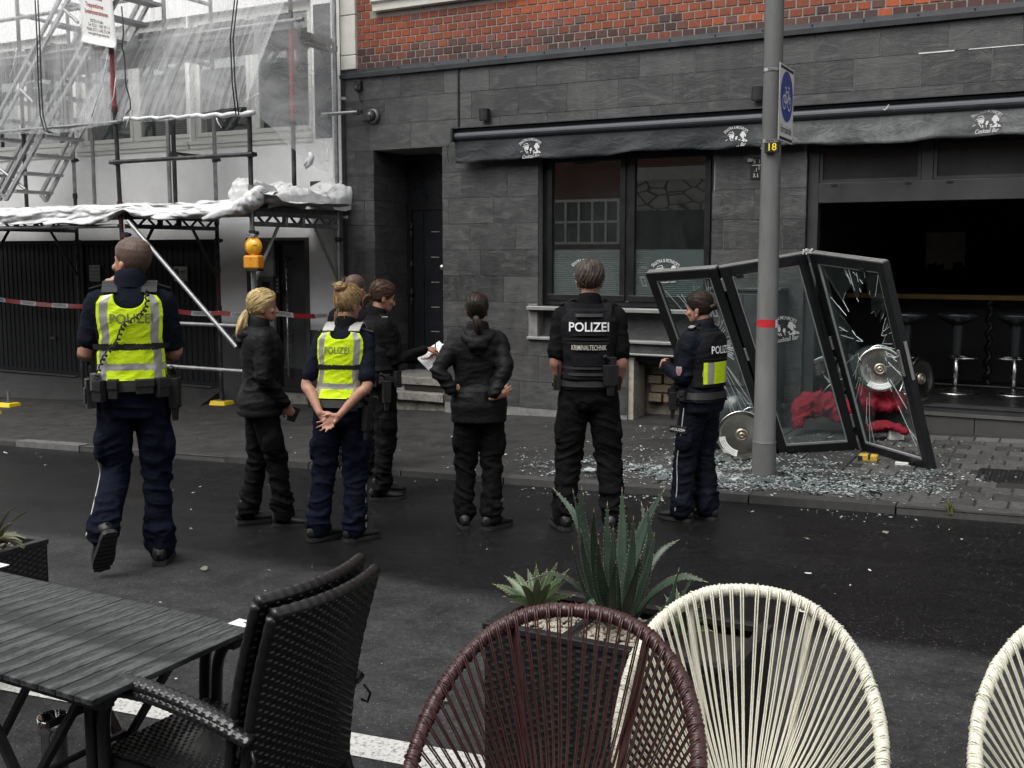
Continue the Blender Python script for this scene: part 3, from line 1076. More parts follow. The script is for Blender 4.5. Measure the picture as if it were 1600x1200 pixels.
# ---------- window beside the door
win = MB()
WY = FAC + 0.12
def frame_ring(m, x0, x1, z0, z1, t_, y0, y1):
 m.box(x0, x1, y0, y1, z0, z0 + t_)
 m.box(x0, x1, y0, y1, z1 - t_, z1)
 m.box(x0, x0 + t_, y0, y1, z0 + t_, z1 - t_)
 m.box(x1 - t_, x1, y0, y1, z0 + t_, z1 - t_)
fx0, fx1 = W_X0 - 0.005, W_X1 + 0.005
frame_ring(win, fx0, fx1, W_Z0, W_Z1 + 0.02, 0.055, WY, WY + 0.09)
xm = (at(968, 400, WY)[0] + at(992, 400, WY)[0]) / 2
win.box(xm - 0.02, xm + 0.02, WY, WY + 0.09, W_Z0 + 0.055, W_Z1 - 0.035)
win = win.build("window", M_ANTH, bar, bevel=0.004)
for (a, b_) in ((fx0 + 0.056, xm - 0.021), (xm + 0.021, fx1 - 0.056)):
 m = MB()
 z0, z1 = W_Z0 + 0.056, W_Z1 - 0.036
 frame_ring(m, a, b_, z0, z1, 0.062, WY - 0.015, WY + 0.06)
 ca_ = m.build("casement", M_ANTH, win, bevel=0.004)
 m = MB()
 ga, gb, gz0, gz1 = a + 0.06, b_ - 0.06, z0 + 0.06, z1 - 0.06
 m.box(ga, gb, WY + 0.02, WY + 0.028, gz0, gz1)
 m.build("pane", M_GLASS, win)
 zf = at(900, 390, WY)[2]
 m = MB()
 def film(u, v):
  return (ga + u * (gb - ga), WY + 0.034 + 0.0025 * math.sin(v * 150), gz0 + v * (zf - gz0))
 m.grid(film, 2, 150)
 m.build("blind", surf("pleated_blind", (0.085, 0.095, 0.092), 0.7, 0, 0.12, 3, 0.1), win, True)
 m = MB()
 cx = (ga + gb) / 2 - (0.02 if a < -4.5 else 0.04)
 lz = zf - 0.23
 logo(m, lambda x, y: (cx + x, WY + 0.0165, lz + y), 0.33)
 m.build("window_logo", M_WHITEPRINT, win)
m = MB()
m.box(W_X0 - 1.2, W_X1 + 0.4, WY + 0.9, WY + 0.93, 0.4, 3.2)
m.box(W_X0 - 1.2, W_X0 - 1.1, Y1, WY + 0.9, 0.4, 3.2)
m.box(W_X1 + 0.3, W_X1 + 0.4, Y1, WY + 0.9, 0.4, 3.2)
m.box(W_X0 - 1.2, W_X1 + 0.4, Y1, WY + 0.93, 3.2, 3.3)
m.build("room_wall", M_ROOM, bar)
for (zz, hh, nm, pr) in ((1.185, 0.04, "window_sill", 0.055), (0.855, 0.03, "lower_sill", 0.045), (0.725, 0.02, "drip_strip", 0.03)):
 m = MB()
 x0 = NI_X0 if zz > 0.8 else BS_X0 - 0.05
 m.box(x0, NI_X1 + 0.02, FAC - pr, FAC + 0.15 if zz > 0.8 else FAC + 0.01, zz - hh / 2, zz + hh / 2)
 m.build(nm, M_ALU, bar, bevel=0.004)
for k in range(4):            # tiles in the niche between the sills
 x0 = W_X0 + k * 0.5
 m = MB()
 m.box(x0 + 0.003, min(x0 + 0.5, W_X1) - 0.003, FAC + 0.128, FAC + 0.141, 0.873, 1.163)
 o = m.build("niche_tile", M_SLATE, bar)
 o.color = (0.06, 0.06, 0.06, 1)
for x0, x1 in ((NI_X0, W_X0 - 0.0125),):
 m = MB()
 m.box(x0, x1, FAC + 0.012, FAC + 0.014, 0.873, 1.163)
# broken open basement window
b = MB()
bz0 = pave_z(-3.7, FAC) - 0.05
b.box(BS_X0 - 0.3, BS_X1 + 0.3, FAC + 0.45, FAC + 0.5, -0.9, 0.75)
b.box(BS_X0 - 0.3, BS_X0, FAC + 0.33, FAC + 0.5, -0.9, 0.75)
b.box(BS_X1, BS_X1 + 0.3, FAC + 0.33, FAC + 0.5, -0.9, 0.75)
b.box(BS_X0, BS_X1, FAC + 0.02, FAC + 0.45, 0.70, 0.75)
b.build("basement_recess", surf("cellar_plaster", (0.24, 0.21, 0.16), 0.9, 0, 0.4, 9, 0.6, 60, dirt=0.7, dirt_col=(0.06, 0.05, 0.04)), bar)
M_RUBBLE = surf("old_cellar_brick", (0.30, 0.25, 0.17), 0.9, 0, 0.35, 14, 0.6, 80, dirt=0.5, dirt_col=(0.08, 0.065, 0.05))
for r in range(6):
 z0 = 0.08 + r * 0.1
 x = BS_X0 + 0.12 - (0.1 if r % 2 else 0)
 while x < BS_X1:
  xa, xb = max(x, BS_X0 + 0.1), min(x + 0.24, BS_X1)
  if xb - xa > 0.04 and not (r < 1 and xb > -3.85):
   m = MB()
   dy = RND.uniform(-0.03, 0.02)
   m.box(xa + 0.008, xb - 0.008, FAC + 0.37 + dy, FAC + 0.449, z0 + 0.007, z0 + 0.093 + RND.uniform(-0.01, 0.004))
   m.build("cellar_brick", M_RUBBLE, bar, bevel=0.006)
  x += 0.25
m = MB()
m.box(BS_X0 + 0.02, BS_X1 - 0.02, FAC + 0.1, FAC + 0.3, 0.64, 0.69)
m.bar((BS_X0 + 0.05, FAC + 0.2, 0.62), (BS_X1 - 0.1, FAC + 0.15, 0.66), 0.05, 0.05)
m.build("torn_window_frame", M_BLACKM, bar)
m = MB()
pts = [(BS_X0 - 0.005, FAC + 0.02), (BS_X0 + 0.06, FAC + 0.3)]
m.box(BS_X0 + 0.001, BS_X0 + 0.06, FAC + 0.03, FAC + 0.36, -0.4, 0.69)
m.build("jamb", surf("jamb_plaster", (0.33, 0.31, 0.26), 0.9, 0, 0.3, 12, 0.6, 60, dirt=0.6, dirt_col=(0.1, 0.085, 0.065)), bar)
# ---------- doorway of the bar: frame, transom lights, step, dark room
BY = FAC + 0.06
b = MB()
b.box(B_X0, B_X0 + 0.10, BY, BY + 0.12, FLOOR_Z, B_Z1 + 0.02)
zb0, zb1 = at(1300, 317, BY)[2], at(1300, 286, BY)[2]
b.box(B_X0 + 0.10, B_X1, BY - 0.005, BY + 0.12, zb0, zb1)
b.box(B_X0 + 0.10, B_X1, BY, BY + 0.10, B_Z1 - 0.03, B_Z1 + 0.02)
xm0, xm1 = at(1440, 260, BY)[0], at(1458, 260, BY)[0]
b.box(xm0, xm1, BY, BY + 0.10, zb1, B_Z1 - 0.03)
b.build("doorway_frame", M_ANTH2, bar, bevel=0.004)
for a, b_ in ((B_X0 + 0.10, xm0), (xm1, xm1 + 1.3)):
 m = MB()
 frame_ring(m, a + 0.004, b_ - 0.004, zb1 + 0.004, B_Z1 - 0.034, 0.03, BY + 0.012, BY + 0.07)
 tw = m.build("transom_window", M_ANTH2, bar)
 m = MB()
 m.box(a + 0.036, b_ - 0.036, BY + 0.03, BY + 0.036, zb1 + 0.036, B_Z1 - 0.066)
 m.build("pane", surf("smoked_glass", (0.028, 0.029, 0.029), 0.18, 0, 0.3, 2, 0), tw)
 m = MB()
 for xx in (a + 0.12, b_ - 0.14):
  m.box(xx, xx + 0.055, BY - 0.012, BY + 0.01, zb1 - 0.03, zb1 - 0.012)
 m.build("hinge", M_BLACKM, tw)
b = MB()
b.box(B_X0 + 0.1, B_X1, FAC - 0.01, FAC + 0.25, FLOOR_Z - 0.002, FLOOR_Z + 0.045)
b.box(B_X0 + 0.1, B_X1, FAC - 0.02, FAC + 0.02, FLOOR_Z + 0.046, FLOOR_Z + 0.052)
b.build("door_track", M_ANTH2, bar)
for k in range(6):
 x0 = B_X0 + k * 0.96 - 0.35 if k else B_X0
 x1 = B_X0 + (k + 1) * 0.96 - 0.35
 m = MB()
 zg = pave_z((x0 + x1) / 2, FAC) - 0.2
 m.box(x0 + 0.004, x1 - 0.004, FAC - 0.015, FAC + 0.3, zg, FLOOR_Z - 0.035)
 m.build("plinth_slab", surf("plinth_stone", (0.045, 0.0445, 0.041), 0.7, 0, 0.2, 8, 0.3, 80, dirt=0.4), bar)
m = MB()
m.box(B_X0, B_X1, FAC - 0.03, FAC + 0.3, FLOOR_Z - 0.034, FLOOR_Z - 0.003)
m.build("step_edge", surf("step_edge_stone", (0.07, 0.069, 0.064), 0.6, 0, 0.2, 8, 0.3), bar)
b = MB()
ry1 = FAC + 6.2
b.box(B_X0 - 0.35, B_X0 - 0.05, FAC + 0.33, ry1, FLOOR_Z - 0.05, 3.3)
b.box(B_X1 + 1, B_X1 + 1.3, FAC + 0.33, ry1, FLOOR_Z - 0.05, 3.3)
b.box(B_X0 - 2.35, B_X1 + 1.3, ry1, ry1 + 0.2, FLOOR_Z - 0.05, 3.3)
b.box(B_X0 - 2.35, B_X1 + 1.3, FAC + 0.33, ry1, 3.2, 3.35)
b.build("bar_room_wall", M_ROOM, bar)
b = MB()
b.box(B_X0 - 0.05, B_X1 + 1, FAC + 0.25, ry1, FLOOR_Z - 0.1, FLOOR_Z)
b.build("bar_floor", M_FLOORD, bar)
# ---------- awning
AW = FAC - 0.17
aw = thing("awning", "long dark rolled up awning with a hanging valance printed with three white bar logos", "awning", (-6.3, FAC, 2.75))
t = NT("awning_fabric")
w = t.world()
sep = t.new("ShaderNodeSeparateXYZ")
t.link(w, sep.inputs[0])
n = t.noise(t.scaled(w, (1.0, 1.0, 0.45)), 5.0, 7, 0.75, 0.8)
f = t.noise(w, 700.0, 1, 0.5)
fold = t.noise(t.scaled(w, (1, 1, 1.6)), 6.0, 3, 0.5, 1.4)
dustx = t.math('MULTIPLY', t.math('ADD', sep.outputs['X'], 2.9), 2.6, True)
dust = t.math('MULTIPLY', t.ramp(n, [(0.3, 0.25), (0.72, 1.0)]), t.math('ADD', t.math('MULTIPLY', dustx, 0.75), 0.06))
c = t.mix(dust, (0.030, 0.0325, 0.036), (0.22, 0.225, 0.22))
M_AWN = t.done(t.principled(c, 0.75, 0, t.bump(fold, 0.5, 0.03, t.bump(f, 0.15, 0.002)), 0.3))
AX0, AX1 = at(708, 240, AW)[0], 3.6
zc = at(712, 214, AW)[2]
zvb = at(712, 253, AW)[2]
b = MB()
pr = []
for i in range(9):
 q = math.pi * (0.5 + i / 8.0)
 pr.append((AW + 0.02 + 0.055 * math.cos(q), zc + 0.05 * math.sin(q)))
pr += [(FAC - 0.012, zc - 0.05), (FAC - 0.012, zc + 0.085), (AW + 0.0, zc + 0.075)]
b.prism([(AX0 + 0.03, y, z) for y, z in pr], (AX1 - AX0, 0, 0))
b.build("cassette", surf("awning_cassette", (0.04, 0.044, 0.049), 0.45, 0.3, 0.12, 4, 0.05, 60), aw)
b = MB()
b.box(AX0, AX0 + 0.028, AW - 0.06, FAC - 0.013, zc - 0.055, zc + 0.095)
b.build("end_cap", M_BLACKM, aw, bevel=0.006)
b = MB()
b.box(AX0 + 0.01, AX1, FAC - 0.2, FAC - 0.012, zc + 0.088, zc + 0.10)
b.build("rain_cover", surf("rain_cover", (0.045, 0.046, 0.047), 0.5, 0.3), aw)
def valance(x, v):
 """v = 0 at the top hem, 1 at the lower edge"""
 s = (x - AX0)
 sag = 0.012 * math.sin(s * 1.7) + 0.01 * math.sin(s * 4.3 + 1) + 0.006 * math.sin(s * 11)
 zt_ = zc - 0.045
 hang = (zt_ - zvb) + sag
 if x > -0.35:
  hang -= 0.09 * min(1, (x + 0.35) / 0.5)
 y = AW + 0.01 + v * (0.018 * math.sin(s * 5.1) + 0.012 * math.sin(s * 13.0 + 2.0 * v)) + 0.006 * math.sin(9 * v + s * 7) * v
 return (x, y, zt_ - v * hang)
NV = 300
b = MB()
b.grid(lambda u, v: valance(AX0 + 0.02 + u * (AX1 - AX0 - 0.02), v), NV, 8)
o = b.build("valance", M_AWN, aw, True)
o.modifiers.new("thick", 'SOLIDIFY').thickness = 0.004
for px, py, wpx in ((829, 232, 36), (1150, 214, 41), (1541, 190, 52)):
 c0 = at(px, py, AW)
 wid = at(px + wpx / 2, py, AW)[0] - at(px - wpx / 2, py, AW)[0]
 zt_, zb_ = zc - 0.045, zvb
 m = MB()
 def onval(x, y, c0=c0):
  X, Z = c0[0] + x, c0[2] + y
  P = valance(X, 0.5)
  return (X, P[1] - 0.011, Z)
 logo(m, onval, wid)
 m.build("awning_logo", M_WHITEPRINT, aw)
m = MB()
P = at(1385, 168, AW)
m.tube([P + np.array((dx, -0.06, dz)) for dx, dz in ((-0.02, -0.02), (-0.005, -0.03), (0.015, -0.012), (0.03, 0.018))], 0.004, 5)
m.build("paint_hook", surf("joint_filler", (0.6, 0.6, 0.58)), aw)
m = MB()
m.tube([(AX0 + 0.02, AW, zc - 0.045), (AX0 - 0.04, AW, zc - 0.05), (AX0 - 0.07, AW, zc - 0.1), (AX0 - 0.075, AW, zc - 0.2), (AX0 - 0.06, AW, zc - 0.27)], 0.004, 5)
m.build("loose_cord", M_BLACKM, aw, True)
# ---------- small things on the slate front
def wall_light(px, py, label):
 P = at(px, py, FAC - 0.05)
 l = thing("wall_light", label, "wall light", (P[0], FAC - 0.02, P[2] - 0.07), "square wall lights above the awning")
 m = MB()
 pr = [(math.cos(q) * 0.055, -0.055 + math.sin(q) * 0.055) for q in [math.pi + i * math.pi / 8 for i in range(9)]] + [(0.055, 0.0), (-0.055, 0.0)]
 m.prism([(P[0] + x, FAC - 0.03 + y * 0.7, P[2] - 0.07) for x, y in pr], (0, 0, 0.125))
 m.build("body", M_BLACKM, l)
 m = MB()
 m.box(P[0] - 0.04, P[0] + 0.04, FAC - 0.03, FAC - 0.003, P[2] - 0.05, P[2] + 0.05)
 m.build("mounting_plate", M_BLACKM, l)
 m = MB().lathe([(0, 0), (0.035, 0), (0.035, 0.006), (0, 0.006)], (P[0], FAC - 0.06, P[2] - 0.0765), (0, 0, 1), 12)
 m.build("lens", surf("light_lens", (0.3, 0.3, 0.3), 0.2), l)
wall_light(757, 178, "dark wall lamp on the slate tiles above the awning's left end")
wall_light(1184, 145, "dark wall lamp half behind the street lamp post")
P = at(560, 134, FAC - 0.03)
al = thing("alarm_box", "small black switch box high on the slate corner by the downpipe", "junction box", (P[0], FAC - 0.02, P[2]))
m = MB()
m.box(P[0] - 0.045, P[0] + 0.045, FAC - 0.06, FAC - 0.003, P[2] - 0.055, P[2] + 0.055)
m.build("housing", M_BLACKM, al, bevel=0.008)
m = MB()
m.tube([(P[0] - 0.02, FAC - 0.066, P[2] - 0.02), (P[0], FAC - 0.067, P[2] - 0.005), (P[0] + 0.02, FAC - 0.066, P[2] + 0.02)], 0.006, 5)
m.build("emblem", M_CHROME, al)
m = MB()
m.tube([(P[0], FAC - 0.03, P[2] - 0.055), (P[0] + 0.01, FAC - 0.04, P[2] - 0.12), (P[0] + 0.06, FAC - 0.05, P[2] - 0.2), (P[0] + 0.02, FAC - 0.03, P[2] - 0.2)], 0.006, 5)
m.build("cable", M_BLACKM, al, True)
P = at(575, 181, FAC - 0.08)
dc = thing("dome_camera", "grey dome camera on the slate wall beside the scaffold tube", "camera", (P[0], FAC - 0.02, P[2]))
m = MB().lathe([(0.0, 0.0), (0.085, 0.0), (0.09, 0.02), (0.08, 0.045), (0.065, 0.05)], (P[0] + 0.03, FAC - 0.003, P[2]), (0, -1, 0), 24)
m.build("base", surf("camera_grey", (0.09, 0.09, 0.09), 0.4), dc, True)
m = MB()
m.sphere((P[0] + 0.02, FAC - 0.06, P[2]), 0.06, 16, 10)
m.build("dome", surf("smoked_dome", (0.05, 0.05, 0.05), 0.08), dc, True)
m = MB()
m.tube([(P[0] - 0.1, FAC - 0.04, P[2] - 0.05), (P[0] - 0.03, FAC - 0.05, P[2] - 0.06), (P[0] + 0.0, FAC - 0.04, P[2] - 0.06)], 0.012, 8)
m.build("bracket", M_BLACKM, dc, True)
m = MB()
x = at(717, 160, FAC)[0]
m.tube([(x, FAC - 0.012, 3.835), (x, FAC - 0.012, zc + 0.1)], 0.012, 6)
tag(m.build("wall_cable", M_BLACKM, None), "thin black cable pipe running down the slate tiles into the awning", "cable")
# hydrant plate behind the lamp post
P = at(1186, 262, FAC - 0.01)
hp = thing("hydrant_plate", "small black utility plate with white figures half behind the lamp post", "sign", (P[0], FAC - 0.01, P[2] - 0.1))
m = MB()
m.box(P[0] - 0.085, P[0] + 0.10, FAC - 0.012, FAC - 0.003, P[2] - 0.11, P[2] + 0.10)
m.build("plate", M_BLACKM, hp, bevel=0.006)
m = MB()
q = lambda x, y: (P[0] + x, FAC - 0.0135, P[2] + y)
m.text("S  1", lambda x, y: q(-0.02 + x, 0.06 + y), 0.05)
m.text(".1", lambda x, y: q(-0.03 + x, -0.02 + y), 0.05)
m.text("3.1", lambda x, y: q(-0.03 + x, -0.075 + y), 0.05)
m.box(P[0] - 0.07, P[0] + 0.09, FAC - 0.0134, FAC - 0.0125, P[2] + 0.022, P[2] + 0.028)
m.box(P[0] - 0.002, P[0] + 0.003, FAC - 0.0134, FAC - 0.0125, P[2] - 0.02, P[2] + 0.022)
m.build("lettering", M_WHITEPRINT, hp)
m = MB()
m.box(P[0] - 0.11, P[0] - 0.06, FAC - 0.03, FAC - 0.0125, P[2] + 0.06, P[2] + 0.09)
m.build("clip", M_ALU, hp)
# cabinet behind the fallen door
cb = thing("utility_cabinet", "dark metal cabinet with perforated foot standing against the slate pillar", "cabinet", (-2.8, 10.1, 0))
cx0, cx1, cy0, cy1 = -3.18, -2.5, 9.98, 10.285
cz0 = pave_z(-2.8, 10.1) - 0.02
M_CAB = surf("cabinet_grey", (0.035, 0.036, 0.037), 0.5, 0.2, 0.25, 5, 0.15, 60, dirt=0.5, dirt_col=(0.075, 0.075, 0.07))
m = MB(); m.box(cx0, cx1, cy0, cy1, cz0, 1.42); m.build("body", M_CAB, cb, bevel=0.008)
m = MB(); m.box(cx0 - 0.02, cx1 + 0.02, cy0 - 0.02, cy1, 1.421, 1.45); m.build("lid", M_CAB, cb, bevel=0.006)
for a, b_ in ((cx0 + 0.02, cx0 + 0.335), (cx0 + 0.345, cx1 - 0.02)):
 m = MB(); m.box(a, b_, cy0 - 0.012, cy0 - 0.001, cz0 + 0.45, 1.39)
 dd = m.build("door", M_CAB, cb, bevel=0.004)
m = MB()
for i in range(22):
 for k in range(7):
  xx, zz = cx0 + 0.05 + i * 0.027, cz0 + 0.2 + k * 0.027
  m.box(xx, xx + 0.014, cy0 - 0.004, cy0 - 0.001, zz, zz + 0.014)
tag(m.build("vent_hole", surf("vent_black", (0.004, 0.004, 0.004), 0.8), cb), kind='stuff')
# ---------- inside the bar
M_SEAT = surf("stool_plastic", (0.03, 0.034, 0.036), 0.3, 0, 0.1, 6, 0.03)
M_BRASS = surf("brass_edge", (0.42, 0.27, 0.10), 0.35, 0.8, 0.15, 8, 0.05)
def make_stool(name, label, cat, group):
 """bar stool with tulip seat, gas column, ring footrest and round base; built upright at the origin"""
 r = thing(name, label, cat, (0, 0, 0), group)
 m = MB().lathe([(0.0, 0.70), (0.05, 0.70), (0.12, 0.735), (0.19, 0.78), (0.215, 0.825), (0.205, 0.826), (0.17, 0.785), (0.1, 0.755), (0.0, 0.75)], (0, 0, 0), (0, 0, 1), 28)
 m.build("seat", M_SEAT, r, True, (0, 0, 0))
 m = MB().lathe([(0.06, 0.71), (0.055, 0.6), (0.045, 0.40), (0.042, 0.39), (0.0, 0.39)], (0, 0, 0), (0, 0, 1), 20)
 m.build("sleeve", M_SEAT, r, True, (0, 0, 0))
 m = MB().cyl((0, 0, 0.03), (0, 0, 0.395), 0.026, 16)
 m.build("column", M_CHROME, r, True, (0, 0, 0))
 m = MB()
 m.tube([(0.0, 0.02, 0.36)] + [(0.15 * math.sin(q), 0.11 - 0.11 * math.cos(q), 0.36) for q in [0.25 + i * (2 * math.pi - 0.5) / 18 for i in range(19)]], 0.011, 8, True)
 m.build("footrest", M_CHROME, r, True, (0, 0, 0))
 m = MB().lathe([(0.03, 0.06), (0.05, 0.04), (0.12, 0.024), (0.2, 0.012), (0.205, 0.0)], (0, 0, 0), (0, 0, 1), 36)
 m.build("base", M_CHROME, r, True, (0, 0, 0))
 m = MB().lathe([(0.205, 0.0), (0.2, -0.004), (0.16, 0.008), (0.08, 0.02), (0.045, 0.022)], (0, 0, 0), (0, 0, 1), 36)
 m.build("base_underside", surf("base_steel", (0.60, 0.58, 0.53), 0.2, 1.0, 0.12, 5, 0.02, dirt=0.15, dirt_col=(0.12, 0.1, 0.06)), r, True, (0, 0, 0))
 m = MB().lathe([(0.055, 0.012), (0.048, -0.006), (0.036, -0.006), (0.03, 0.008), (0.022, -0.014), (0.008, -0.016), (0.006, -0.002), (0.0, -0.002)], (0, 0, 0), (0, 0, 1), 20)
 m.build("column_nut", surf("dull_brass", (0.32, 0.285, 0.225), 0.4, 0.9, 0.15, 20, 0.05), r, True, (0, 0, 0))
 m = MB()
 a0, a1 = 3.5, 4.75
 for i in range(8):
  q0, q1 = a0 + (a1 - a0) * i / 8, a0 + (a1 - a0) * (i + 1) / 8
  m.quad(*[(rr * math.cos(q), rr * math.sin(q), -0.0055 + (0.2 - rr) * 0.22) for rr, q in ((0.135, q0), (0.185, q0), (0.185, q1), (0.135, q1))])
 lab = m.build("sticker", surf("paper_label", (0.7, 0.7, 0.68), 0.6), r, False, (0, 0, 0))
 m = MB()
 for k in range(3):
  rr = 0.147 + k * 0.013
  for i in range(9):
   q0 = a0 + 0.12 + (a1 - a0 - 0.3) * i / 9
   q1 = q0 + 0.08
   m.quad(*[(p * math.cos(q), p * math.sin(q), -0.0062 + (0.2 - p) * 0.22) for p, q in ((rr, q0), (rr + 0.005, q0), (rr + 0.005, q1), (rr, q1))])
 m.build("print", surf("grey_print", (0.25, 0.25, 0.25), 0.6), lab, False, (0, 0, 0))
 return r
proto = make_stool("bar_stool", "dark bar stool standing inside, right beside the fallen door's edge", "bar stool", "bar stools standing at the counter inside")
labels = ["dark bar stool standing inside, right beside the fallen door's edge", "middle bar stool at the counter with its chrome column in clear view", "bar stool at the counter, cut by the right picture edge"]
stool_copies = []
for k, (px, py) in enumerate(((1412, 612), (1492, 613), (1583, 616))):
 P = atz(px, py, FLOOR_Z)
 o = proto if k == 0 else copy_tree(proto)
 o.location = (P[0], P[1], FLOOR_Z + 0.002)
 o.rotation_euler.z = (0.3, -0.5, 0.4)[k]
 o['label'] = labels[k]
CY = 12.75
ct = thing("bar_counter", "dark bar counter with a thin brass edge along its top", "bar counter", (-1, CY, FLOOR_Z))
zc1, zc0 = at(1400, 459, CY)[2], at(1400, 466, CY)[2]
m = MB(); m.box(-3.0, 3.4, CY - 0.012, CY, zc0, zc1); m.build("brass_edge", M_BRASS, ct)
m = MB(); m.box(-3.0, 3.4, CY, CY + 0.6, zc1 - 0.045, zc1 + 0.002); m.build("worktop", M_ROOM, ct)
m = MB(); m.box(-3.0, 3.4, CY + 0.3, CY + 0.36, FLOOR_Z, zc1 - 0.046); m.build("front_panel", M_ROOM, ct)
m = MB()
m.tube([(-3.0, CY - 0.3, at(1500, 602, CY - 0.3)[2]), (3.4, CY - 0.3, at(1500, 602, CY - 0.3)[2])], 0.02, 8)
m.build("foot_rail", M_BLACKM, ct)
for px in (1318, 1545):
 P = at(px, 540, CY - 0.05)
 m = MB()
 pts = [(P[0] + 0.018 * math.cos(i * 0.9), CY - 0.1 + 0.018 * math.sin(i * 0.9), FLOOR_Z + 0.001 + i * (zc0 - FLOOR_Z - 0.01) / 40) for i in range(41)]
 m.tube(pts, 0.03, 8)
 m.build("twisted_post", M_BLACKM, ct, True)
# picture of a skyline on the far wall
PY_ = ry1 - 0.02
pic = thing("wall_picture", "framed pale picture with a black jagged skyline on the bar's rear wall", "picture", (0, PY_, 1.6))
A_, B_ = at(1448, 363, PY_), at(1506, 440, PY_)
m = MB(); m.box(A_[0] - 0.03, B_[0] + 0.03, PY_ - 0.01, PY_ + 0.015, B_[2] - 0.03, A_[2] + 0.03); m.build("frame", M_BLACKM, pic)
m = MB(); m.box(A_[0], B_[0], PY_ - 0.014, PY_ - 0.011, B_[2], A_[2]); m.build("sheet", surf("picture_pale", (0.75, 0.70, 0.60), 0.6, 0, 0.2, 3, 0), pic)
m = MB()
xx = A_[0]
while xx < B_[0]:
 w1 = RND.uniform(0.03, 0.09)
 hh = (A_[2] - B_[2]) * RND.uniform(0.22, 0.42)
 m.box(xx, min(xx + w1, B_[0]), PY_ - 0.018, PY_ - 0.015, B_[2], B_[2] + hh)
 xx += w1
m.build("skyline", M_ROOM, pic)
# ================================================================== white house on the left
M_RENDER = surf("white_render", (0.81, 0.81, 0.80), 0.85, 0, 0.07, 2.2, 0.25, 120, dirt=0.35, dirt_col=(0.68, 0.675, 0.66))
M_PLINTH = surf("dark_plinth_paint", (0.035, 0.036, 0.037), 0.7, 0, 0.2, 4, 0.2)
M_PVC = surf("white_pvc", (0.60, 0.60, 0.57), 0.45, 0, 0.05, 3, 0.03, 60, dirt=0.3, dirt_col=(0.36, 0.35, 0.32))
M_GARAGE = surf("garage_anthracite", (0.006, 0.007, 0.0085), 0.6, 0.1, 0.2, 2, 0.06, 60, dirt=0.35, dirt_col=(0.012, 0.012, 0.012), spec=0.25)
house = thing("white_house", "white rendered house with black garage doors and blinds in its windows, behind the scaffold", "house", (-12, WFAC, 0))
GX1 = at(345, 500, WFAC)[0]
GZ1 = at(300, 374, WFAC)[2]
DX0, DX1 = at(391, 500, WFAC)[0], at(482, 500, WFAC)[0]
DZ1 = at(440, 375, WFAC)[2]
WZ0 = at(400, 212, WFAC)[2] - 0.02
WZ1 = WZ0 + 1.62
PZ = at(500, 516, WFAC)[2]
XL, XR = -26.0, -7.86
HY1 = WFAC + 0.3
GX0 = -17.6
wins = [(at(-128, 200, WFAC)[0], at(-52, 200, WFAC)[0]), (at(-48, 200, WFAC)[0], at(114, 200, WFAC)[0]), (at(121, 200, WFAC)[0], at(296, 200, WFAC)[0]), (at(298, 200, WFAC)[0], at(489, 200, WFAC)[0])]
m = MB()
m.box(XL, GX0, WFAC, HY1, -1.2, WZ0)
m.box(GX0, GX1, WFAC, HY1, GZ1, WZ0)
m.box(GX1, DX0, WFAC, HY1, PZ, WZ0)
m.box(DX0, DX1, WFAC, HY1, DZ1, WZ0)
m.box(DX1, XR, WFAC, HY1, PZ, WZ0)
m.box(XL, wins[0][0], WFAC, HY1, WZ0, WZ1)
for a, b_ in zip(wins[:-1], wins[1:]):
 m.box(a[1], b_[0], WFAC, HY1, WZ0, WZ1)
m.box(wins[-1][1], XR, WFAC, HY1, WZ0, WZ1)
m.box(XL, XR, WFAC, HY1, WZ1, 11.5)
m.build("wall", M_RENDER, house)
m = MB()
m.box(GX1, DX0, WFAC + 0.006, HY1, -0.9, PZ)
m.build("plinth", M_PLINTH, house)
m = MB()
m.box(DX1, XR, WFAC + 0.006, HY1, -0.9, PZ)
m.build("plinth", M_PLINTH, house)
